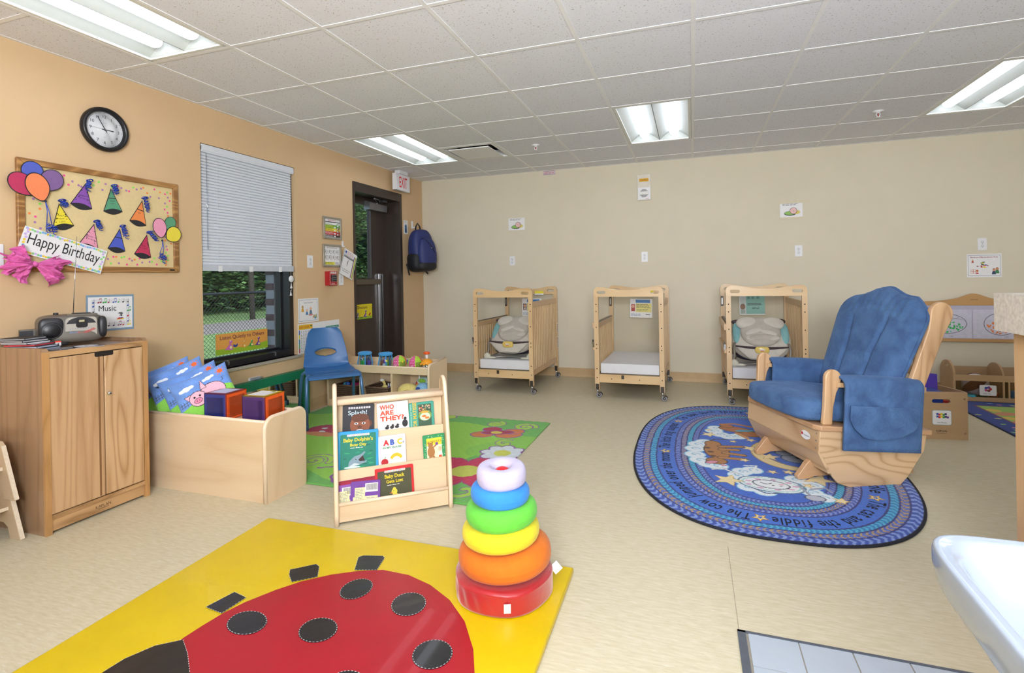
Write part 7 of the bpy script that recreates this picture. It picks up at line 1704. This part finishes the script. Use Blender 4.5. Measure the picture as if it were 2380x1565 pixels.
for k, (x, y, a, l) in enumerate(CR):
    T = TR(x, y, 0) @ RZ(a)
    if k == 0: c = crib0; c.matrix_world = T
    else: c = dup(crib0, T)
    tag(c, l, 'crib', 'compact evacuation cribs along the back wall'); cribs.append(T)
    b = B(); b.box(-.283, .283, -.44, .44, 0, .095, SHT, .018, 3); o = b.build('crib_mattress'); o.matrix_world = T @ TR(0, 0, .2425); tag(o, 'thin white mattress inside the %s crib' % ('left', 'middle', 'right')[k], 'mattress', 'white crib mattresses')
def safety(kind):
    def f(b):
        z = Z(0)
        if kind < 2:
            b.rect(-.062, .10, .062, .098, flat('#4f86c4'), z); b.text('Protect Sleep!', -.055, .074, .018, flat('#25457a'), z+.0003, w=.145); b.rect(-.06, .115, -.045, .055, flat('#e6dc8a'), z); b.lines(-.055, .11, .0, .05, 4, INK, z+.0003); b.lines(-.05, .105, -.035, -.01, 2, INK, z+.0003, seed=3)
            b.rect(-.112, -.068, -.035, .045, flat(('#4a3a38', '#b9423a')[kind]), z); b.disc(-.09, .02, .017, flat('#d9a58a'), z+.0003); b.poly([(-.108, -.03), (-.072, -.03), (-.08, .0), (-.10, .0)], flat(('#c9b7b0', '#a83a35')[kind]), z+.0003); b.lines(-.115, .02, -.09, -.06, 2, flat('#5a7fb0'), z, seed=8); b.lines(.05, .11, -.08, -.06, 1, INK, z)
        else:
            b.rect(-.06, .125, -.10, .10, flat('#7fb0a8'), z); b.rect(-.12, -.062, -.10, .09, flat('#b9c4c0'), z); b.disc(-.092, -.02, .026, flat('#8a6a58'), z+.0003, ry=.032); b.rect(-.11, -.07, -.095, -.055, flat('#9aa39c'), z+.0003)
            for y in (.05, .035): b.rect(-.045, .09, y-.04, y-.034, INK, z+.0003)
            for x in (-.03, .01, .06): b.rect(x-.015, x+.012, .062, .09, flat('#5c8f88'), z+.0003)
            b.lines(.0, .09, -.05, -.02, 2, INK, z+.0003)
    return f
for k, (dx, dz, rl) in enumerate(((.02, .845, 0), (.03, .835, -.02), (-.02, .875, .01))):
    T = cribs[k] @ TR(dx, .451, dz) @ RX(PI/2) @ RZ(rl)
    sheet('sleep_notice', T, .25, .215, safety(k), ('Protect Sleep notice with a dark baby photo taped inside the left crib', 'Protect Sleep notice with a baby in red taped inside the middle crib', 'teal safety notice taped inside the right crib above the bouncer')[k], 'notice', group='safety notices inside the cribs')
# ---- bouncer seats
CRM = mat('bouncer_cream', '#cfc9c2', .9, noise_=.06, nscale=20, bump=.9, bscale=22, sheen=.3); CRD = mat('bouncer_grey', '#c0b9b2', .9, noise_=.08, nscale=24, bump=.9, bscale=24); TEA = mat('bouncer_teal', '#84b8bf', .85, noise_=.05); BRN = mat('bouncer_brown', '#43343a', .8); NAV = mat('bouncer_navy', '#25253f', .8, noise_=.1); WIRE = mat('bouncer_wire', '#9b9690', .35, .5); FOOT = mat('bouncer_foot', '#dcd9cc', .5); YEL = mat('bouncer_yellow', '#e0c266', .4, coat=.3)
def make_bouncer():
    t = empty('bouncer_seat')
    # local: -Y is the foot end (towards the room), Z up
    M = TR(0, .03, .215) @ RX(math.radians(38))
    b = B(); b.sq((0, 0, 0), (.222, .245, .075), CRM, .7, .85, 40, 18, T=M); b.build('padded_shell', t)
    b = B(); b.sq((.0, .03, .072), (.15, .19, .042), CRD, .8, .9, 30, 14, T=M); b.build('insert_cushion', t)
    for s in (-1, 1):
        b = B(); b.sq((s*.178, .04, .048), (.034, .14, .024), TEA, .9, .9, 20, 12, T=M); b.build('teal_side', t)
        b = B(); b.sq((s*.062, .15, .085), (.085, .075, .034), CRM, .85, .9, 22, 12, T=M @ RZ(-s*.25)); b.build('head_support', t)
    b = B(); [b.sq((0, 0, 0), r_, m_, .8, .9, 20, 10, T=M @ TR(*c_) @ RZ(a_)) for c_, r_, m_, a_ in (((-.05, .0, .10), (.075, .03, .022), CRM, .5), ((.055, -.01, .10), (.075, .028, .02), CRM, -.35), ((.0, -.07, .098), (.10, .035, .02), CRD, .15), ((-.07, -.08, .09), (.05, .03, .02), CRM, -.3), ((.09, -.075, .09), (.05, .03, .018), CRM, .3))]; b.build('folded_blanket', t)
    b = B(); b.sq((.15, .20, .05), (.05, .03, .022), BRN, .9, .9, 18, 10, T=M); b.sq((-.165, .185, .05), (.055, .025, .02), BRN, .9, .9, 18, 10, T=M); b.build('ear_trim', t)
    b = B(); P = []
    def ap(u, v):
        s = 2*u-1; w = .185*(1-.52*v**1.2); x = s*w; return (x, -.175-.02*v-.03*(1-s*s), .178-.105*v+.012*math.cos(s*1.5)-.012)
    b.surf(ap, 25, 12, CRM); o = b.build('foot_apron', t); so = o.modifiers.new('thickness', 'SOLIDIFY'); so.thickness = .012
    b = B(); b.tube([(-.19+.38*k/14, -.172-.03*(1-(2*k/14-1)**2), .176-.012*math.sin(PI*k/14)) for k in range(15)], [.006+.008*math.sin(PI*k/14) for k in range(15)], BRN, 8); b.build('dark_band', t)
    b = B(); b.sq((0, -.212, .15), (.052, .016, .032), YEL, .6, .8, 26, 12); y_ = -.229; b.build('vibration_unit', t); b = B(); b.box(-.016, .016, -.2315, -.226, .142, .160, PAPER, .002); b.box(-.014, .014, -.2325, -.2315, .142, .149, RED); b.build('switch', t)
    b = B(); b.sq((0, .02, .075), (.19, .13, .055), NAV, .8, .8, 26, 10); b.build('sling', t)
    for s in (-1, 1):
        b = B(); b.tube([(s*.195, -.12, .20), (s*.205, -.15, .15), (s*.20, -.17, .09), (s*.215, -.20, .03), (s*.19, -.22, .012)], .009, WIRE, 8); b.build('front_leg', t)
        b = B(); b.sq((s*.205, -.205, .028), (.034, .026, .032), FOOT, .8, .9, 20, 12, f=lambda x, y, z: (x*(1-.45*max(0, z/.032))-s*.0*z, y, z)); b.sq((s*.165, -.215, .012), (.045, .018, .012), FOOT, .9, .9, 16, 8); b.build('foot', t)
    b = B(); b.tube([(-.17, -.22, .010)]+[(-.15+.30*k/8, -.21+.05*math.sin(PI*k/8), .010+.012*math.sin(PI*k/8)) for k in range(9)]+[(.17, -.22, .010)], .008, WIRE, 8); b.tube([(-.19, -.2, .010), (-.20, .1, .010), (-.16, .22, .05), (.16, .22, .05), (.20, .1, .010), (.19, -.2, .010)], .008, WIRE, 8); b.build('wire_frame', t)
    return t
bo = make_bouncer(); bo.matrix_world = cribs[0] @ TR(.01, -.17, .3405) @ RZ(.04) @ SC(1.18, 1, 1.04); tag(bo, 'cream and teal baby bouncer seat on the mattress of the left crib', 'bouncer', 'baby bouncer seats in cribs')
b2 = dup(bo, cribs[2] @ TR(-.01, -.14, .3405) @ RZ(-.05) @ SC(1.18, 1, 1.04)); tag(b2, 'cream and teal baby bouncer seat on the mattress of the right crib', 'bouncer')

# ---- soft blocks crate
MDF = wood('crate_ply', '#b99873', '#a2825e', 'x', 6, 3, contrast=.35, fine=.2, seed=41)
t = empty('block_crate', (1.672, 4.445, 0), math.radians(7), label='plywood crate marked Soft Blocks with a hand slot, right of the glider chair', cat='crate')
cw, cd, ch = .165, .42, .338
def K(b, n): return b.build(n, t)
b = B(); b.prism(rrect(-cw, cw, 0, ch, .006), 0, .012, 'y', MDF, .002, hole=slot(0, .272, .115, .028))
M = RX(PI/2); b.prism(rrect(-.055, .06, .105, .205, .012), 0, .001, 'z', PAPER, T=M)
b.prism(rrect(-.057, .062, .103, .207, .013), 0, .0006, 'z', flat('#7fb8c9'), T=M)
r2 = random.Random(3); cs = [BLUE, RED, YELLOW, GREEN, flat('#3a3a6a'), PURPLE]
for k in range(11): x = -.032+.0075*(k % 6)*1.7; y = .155+.018*(k//6)-.004*(k % 2); b.rect(x, x+.014, y, y+.014, cs[k % 6], .0012+.0001*k, M)
b.text('Soft Blocks', .003, .115, .009, INK, .0014, w=.06, align='c', T=M); b.text('KAPLAN', .0, .052, .014, flat('#3a2a1c'), .0008, w=.066, align='c', bold=.01, T=M); b.rect(-.03, .03, .042, .045, flat('#6a4a2c'), .0008, M)
for sx in (-1, 1):
    for z in (.045, .29): b.lathe([(0, -.003), (.006, -.0025), (.008, 0), (0, 0)], CHROME, 12, T=TR(sx*(cw-.018), 0, z) @ RX(-PI/2) @ RX(PI))
K(b, 'front_panel')
b = B(); b.prism([(0.012, 0), (cd, 0), (cd, ch-.02), (.1, ch-.002), (.012, ch)], cw-.012, cw, 'x', MDF); K(b, 'side_panel'); b = B(); b.prism([(0.012, 0), (cd, 0), (cd, ch-.02), (.1, ch-.002), (.012, ch)], -cw, -cw+.012, 'x', MDF); K(b, 'side_panel')
b = B(); b.box(-cw, cw, cd-.012, cd, 0, ch-.02, MDF); K(b, 'back_panel'); b = B(); b.box(-cw+.012, cw-.012, .012, cd-.012, .0, .01, MDF); K(b, 'floor_panel')
CM = t.matrix_world.copy()
def softblock(x, y, z, s, rot, col, label):
    b = B(); b.box(-s[0], s[0], -s[1], s[1], -s[2], s[2], mat('foam_'+col[1:], col, .5, noise_=.06, nscale=20), .008, 3); o = b.build('foam_block'); o.matrix_world = Matrix.Translation((1.672, 4.445, 0)) @ RZ(math.radians(7)) @ TR(x, y, z) @ Matrix.Rotation(rot[2], 4, 'Z') @ Matrix.Rotation(rot[1], 4, 'Y') @ Matrix.Rotation(rot[0], 4, 'X'); tag(o, label, 'foam block', 'foam blocks in the crate')
softblock(.01, .24, .345, (.085, .018, .085), (-.25, .1, 0), '#4428a0', 'large violet foam block standing up out of the Soft Blocks crate')
softblock(-.052, .10, .265, (.085, .06, .065), (.05, -.05, .1), '#243f96', 'blue foam block at the front of the Soft Blocks crate')
softblock(.06, .12, .2, (.05, .06, .06), (0, .2, .2), '#c8352c', 'red foam block glimpsed through the slot of the Soft Blocks crate')
softblock(.05, .25, .1, (.07, .07, .09), (0, 0, .1), '#c9962a', 'amber foam block at the bottom of the Soft Blocks crate')

# ---- painting display board
DW = wood('display_wood', '#b98e5c', '#9d7444', 'x', 7, 3, contrast=.4, seed=43); DWZ = wood('display_wood_z', '#b58a5a', '#94693c', 'z', 9, 3, contrast=.6, seed=44)
t = empty('painting_board', (2.56, 6.075, 0), label='low wooden display board with an arched top showing finger paintings, against the back wall', cat='display board')
hw = .49
b = B(); pr = [(-hw, .865), (hw, .865), (hw, .905), (.30, .908)]+[(.30-.6*k/24, .908+.030*max(0, math.cos((.30-.6*k/24)/.30*PI/2))**1.2+.042*math.exp(-((.30-.6*k/24)/.095)**2)) for k in range(1, 24)]+[(-.30, .908), (-hw, .905)]
b.prism(pr, 0, .02, 'y', DW, .002); b.text('KAPLAN', 0, .915, .012, flat('#4a3420'), .0006, w=.055, align='c', T=RX(PI/2)); b.build('arched_top', t)
b = B(); b.box(-hw, hw, -.002, .022, .515, .545, DW, .003); b.build('bottom_rail', t)
for s in (-1, 1): b = B(); b.box(s*hw-.03 if s > 0 else -hw, s*hw if s > 0 else -hw+.03, -.002, .024, 0, .90, DWZ, .003); b.build('side_post', t); b = B(); b.box(s*(hw-.015)-.015, s*(hw-.015)+.015, -.03, .05, 0, .025, DWZ, .003); b.build('foot', t)
b = B(); b.box(-hw+.03, hw-.03, .004, .014, .545, .866, mat('board_lilac', '#b3afc4', .4, noise_=.02)); b.build('panel', t)
def paintpaper(x, w, col, seed, shape, label):
    def f(b):
        z = Z(0); r2 = random.Random(seed)
        P = [(-.02*0+shape[0]*math.cos(a), .0+shape[1]*math.sin(a)) for a in [2*PI*k/36 for k in range(36)]]; b.line(P, .004, INK, z, closed=True)
        if shape[2]: 
            for k in range(3): b.line([(shape[0]*math.cos(2.7-.25*k), shape[1]*math.sin(2.7-.25*k)), (0, shape[1]*(.78-.25*k)), (shape[0]*math.cos(.4+.25*k), shape[1]*math.sin(.4+.25*k)*.8)], .0015, INK, z)
        else: b.line(arc(.10, .085, .03, 180, 330, 8), .003, INK, z)
        for k in range(75):
            a, r = r2.uniform(0, 6.3), math.sqrt(r2.random()); b.disc(.82*shape[0]*r*math.cos(a), -.03+.6*shape[1]*r*math.sin(a), r2.uniform(.005, .0095), flat(col), z+.0004+.00002*k, n=9)
        b.text('to Mom', .02, -.125, .008, INK, z)
    sheet('finger_painting', TR(x, 6.077, .688) @ RX(PI/2), w, .275, f, label, 'painting', paper=mat('paper_lilac', '#c6c4d6', .6), group='finger paintings on the display board')
paintpaper(2.335, .41, '#3fae62', 2, (.165, .095, 1), 'finger painting with green dots in an oval, left on the display board'); paintpaper(2.765, .43, '#dd7a35', 5, (.13, .105, 0), 'finger painting with orange dots in a circle, right on the display board')

# ---- low sound toy bin with a striped ball, under the board
t = empty('toy_organizer', (2.67, 5.89, 0), label='low plywood toy organizer with rounded ends on the floor under the display board', cat='toy organizer')
hw, hd = .40, .135
def rend(x):
    b = B(); b.prism([(-hd, 0), (hd, 0), (hd, .27)]+arc(0, .25, .135, 12, 168, 10, ry=.115)+[(-hd, .27)], x-.009, x+.009, 'x', MDF, .002, hole=slot(0, .315, .075, .024)); b.build('end_panel', t)
rend(-hw); rend(hw)
b = B(); b.prism([(-hd, .02), (hd, .02), (hd, .25)]+arc(0, .25, .13, 12, 168, 8, ry=.10)+[(-hd, .25)], -.045, -.03, 'x', MDF); b.build('divider', t)
b = B(); b.box(-hw, hw, -hd, hd, .02, .034, MDF); b.build('floor_panel', t); b = B(); b.box(-hw, hw, hd-.012, hd, .03, .29, MDF); b.build('back_panel', t)
b = B(); b.box(-hw, hw, -hd-.002, -hd+.012, .195, .25, MDF, .002); b.build('front_rail', t); b = B(); b.box(-hw, hw, -hd-.002, -hd+.012, .012, .05, MDF, .002); b.build('front_rail', t)
b = B(); b.box(-.005, .008, -hd, hd-.01, .03, .20, MDF); b.build('divider', t)
b = B(); b.box(-hw+.01, hw-.01, -hd+.006, -hd+.009, .05, .20, clear('bin_window', '#e9e4e6', .08)); b.build('clear_front', t)
M = TR(-.155, -hd-.002, .115) @ RX(PI/2); b = B(); b.prism(rrect(-.062, .062, -.047, .047, .01), 0, .002, 'z', PAPER, T=M)
for k, c in enumerate((RED, PURPLE, BLUE, flat('#c0508a'), flat('#7a3a3a'))): a = k*1.257; b.disc(.018*math.cos(a), .012+.015*math.sin(a), .012, c, .0024+.0002*k, n=12, T=M)
b.lines(-.035, .035, -.036, -.026, 1, INK, .0024, T=M); b.build('picture_label', t)
t = empty('striped_ball', (2.48, 5.89, .035), label='maroon and white striped ball in the toy organizer', cat='ball'); r = .105
for k in range(8): b = B(); b.surf(lambda u, v: (r*math.sin(PI*v)*math.cos((k+u)*PI/4), r*math.sin(PI*v)*math.sin((k+u)*PI/4), r+r*math.cos(PI*v)), 7, 15, (PAPER, flat('#6a2a38'))[k % 2], T=TR(0, 0, 0)); o = b.build('stripe', t)
for k in list(t.children): k.data.transform(TR(0, 0, r) @ RY(.9) @ RX(.3) @ TR(0, 0, -r))
SMALL = [(2.35, 5.84, '#3f86b8', 'small blue toy ring left of the striped ball'), (2.40, 5.80, '#2f9ab0', 'small teal toy ring in front of the striped ball'), (2.58, 5.82, '#c8562f', 'small orange toy cup right of the striped ball'), (2.61, 5.87, '#e9e6e2', 'small white bowl toy right of the striped ball')]
for x, y, c, l in SMALL:
    b = B()
    if 'ring' in l: b.tube([(.035*math.cos(a), .035*math.sin(a), .018) for a in [2*PI*k/20 for k in range(20)]], .014, pl(c), 10, closed=True)
    else: b.lathe([(.028, 0), (.042, .03), (.045, .05), (.040, .05), (.03, .008), (0, .008)], pl(c), 20)
    o = b.build('plastic_toy', loc=(x, y, .0345)); tag(o, l, 'toy', 'small toys in the toy organizer')
for k, (x, y, z, c) in enumerate(((2.74, 5.83, .07, '#2f8fd0'), (2.80, 5.86, .10, '#e88a2a'), (2.77, 5.81, .06, '#7a3fa0'), (2.85, 5.84, .07, '#e0682a'), (2.90, 5.82, .08, '#5a4ab0'), (2.82, 5.80, .065, '#2fa0c0'))):
    b = B(); b.sq((0, 0, 0), (.028, .028, .03), pl(c), nu=14, nv=10)
    for q in range(6): a = q*PI/3; b.sq((.026*math.cos(a), .006*math.sin(3*a), .026*math.sin(a)), (.013, .013, .013), pl(c), nu=10, nv=6)
    o = b.build('knobbly_block', loc=(x, y, .075 if k not in (1,) else .115)); tag(o, ('blue', 'upper orange', 'purple', 'lower orange', 'violet', 'turquoise')[k]+' knobbly block in the right half of the toy organizer', 'toy block', 'knobbly blocks in the toy organizer')

# ---- second rug, far right
p = Paint(1.3, 1.5, 150, 170, '#27408f'); X, Y = p.X, p.Y; edge = np.minimum(.65-np.abs(X), .75-np.abs(Y))
r2 = random.Random(4)
for k in range(46):
    u = r2.random(); s = r2.choice((0, 1, 2, 3)); dd = r2.uniform(.03, .13); x, y = ((-.65+1.3*u, -.75+dd), (-.65+1.3*u, .75-dd), (-.65+dd, -.75+1.5*u), (.65-dd, -.75+1.5*u))[s]; p.ellipse(x, y, .02, .014, ('#cfd86a', '#7fb0e0', '#d98ab0', '#8fca6a')[k % 4])
p.fill(edge > .17, '#98bf5e'); p.fill(edge > .36, '#d9b72f')
for k in range(7): x = -.40+.04*k; p.ellipse(x, .30+.02*math.sin(k*2), .05, .05, '#cf8a6a'); 
for k in range(8): p.ellipse(-.1+.1*k, .42+.03*math.sin(k), .045, .03, '#e0a05a'); p.ellipse(-.42, -.5+.13*k, .05, .05, ('#cf8a6a', '#e0c05a')[k % 2])
p.fill(np.abs(edge-.17) < .01, '#7a3a5a'); p.fill(edge < .012, '#1c2550')
o = p.mesh('play_rug', GP_, lambda X, Y: np.full(X.shape, .008), back=lambda P: np.stack([P[:, 0], P[:, 1], P[:, 2]*0+.001], 1)); o.location = (2.83, 5.02, 0); tag(o, 'dark blue and green children\'s rug beyond the counter at the right', 'rug')

# ---- counter and basin
LAM = mat('stone_laminate', '#cfc7bd', .4, noise_=.16, nscale=70); CBW = wood('counter_maple', '#cfa97c', '#b88d61', 'z', 8, 3, contrast=.45, fine=.25, seed=51)
t = empty('counter', (1.5, 1.6, 0), label='maple counter end with a thick stone pattern top at the right edge of the picture', cat='counter')
def K(b, n): o = b.build(n); o.parent = t; o.matrix_parent_inverse = Matrix.Translation(-t.location); return o
b = B(); b.box(1.045, 1.95, 1.20, 2.34, .985, 1.12, LAM, .006); K(b, 'counter_top')
b = B(); b.box(1.085, 1.93, 1.22, 2.305, .0, .985, CBW, .002); K(b, 'counter_body')
CER = mat('ceramic_white', '#9aa3b0', .09, noise_=0, spec=.5, coat=.1)
t = empty('wash_basin', (.62, .80, 0), label='white ceramic pedestal wash basin in the right foreground', cat='basin')
zt = .75
def outl(n, k):       # outline of the rim: straight far edge, bowed sides
    P = []
    for i in range(n):
        a = 2*PI*i/n; c, s = math.cos(a), math.sin(a); e = .36
        x = math.copysign(abs(c)**e, c)*.27; y = math.copysign(abs(s)**e, s)*.315; P.append((x*k, y*k))
    return P
bx, by = .644, .772
def bowl(u, v):
    a = 2*PI*u; c, s = math.cos(a), math.sin(a)
    st = [(0, .62, .47), (.12, .62, .47), (.16, .66, .30), (.30, .62, .175), (.38, .78, .125), (.45, .92, .088), (.51, .985, .058), (.56, 1.0, .032), (.60, 1.0, .012), (.63, .994, .003), (.66, .984, 0), (.70, .925, .002), (.735, .905, .008), (.77, .885, .026), (.83, .82, .062), (.92, .5, .118), (1.0, .02, .13)]
    for i in range(len(st)-1):
        if st[i][0] <= v <= st[i+1][0]: q = (v-st[i][0])/(st[i+1][0]-st[i][0]); k = st[i][1]+(st[i+1][1]-st[i][1])*q; d = st[i][2]+(st[i+1][2]-st[i][2])*q; break
    e = .20 if v < .70 else .20+(v-.70)*2.2
    x = math.copysign(abs(c)**e, c)*.272*k; y = math.copysign(abs(s)**e, s)*.318*k
    if .3 < v < .85: x -= .012*math.cos(y/.318*PI/2)*1.0*(x < 0)
    if v < .2: k2 = .38; x = x*k2+.05; y *= k2
    elif v < .40: k2 = .38+(.62)*((v-.2)/.2); x = x*k2+.05*(1-(v-.2)/.2); y *= k2
    zz = zt-d
    if v <= .0001: zz = .0
    if .0001 < v < .12: zz = (zt-.47)*v/.12
    return (bx+x, by+y, zz)
b = B(); b.surf(bowl, 96, 90, CER, closed_u=True); o = K(b, 'basin_and_pedestal')
b = B(); b.lathe([(0, 0), (.022, 0), (.024, .003), (.012, .004), (0, .002)], CHROME, 20, T=TR(bx, by, zt-.1295)); K(b, 'drain')
b = B(); b.tube([(bx+.225, by, zt-.002), (bx+.225, by, zt+.06), (bx+.20, by, zt+.09), (bx+.12, by, zt+.08), (bx+.115, by, zt+.06)], .012, CHROME, 10); b.lathe([(0, 0), (.028, 0), (.026, .012), (0, .014)], CHROME, 18, T=TR(bx+.225, by, zt-.002)); K(b, 'tap')
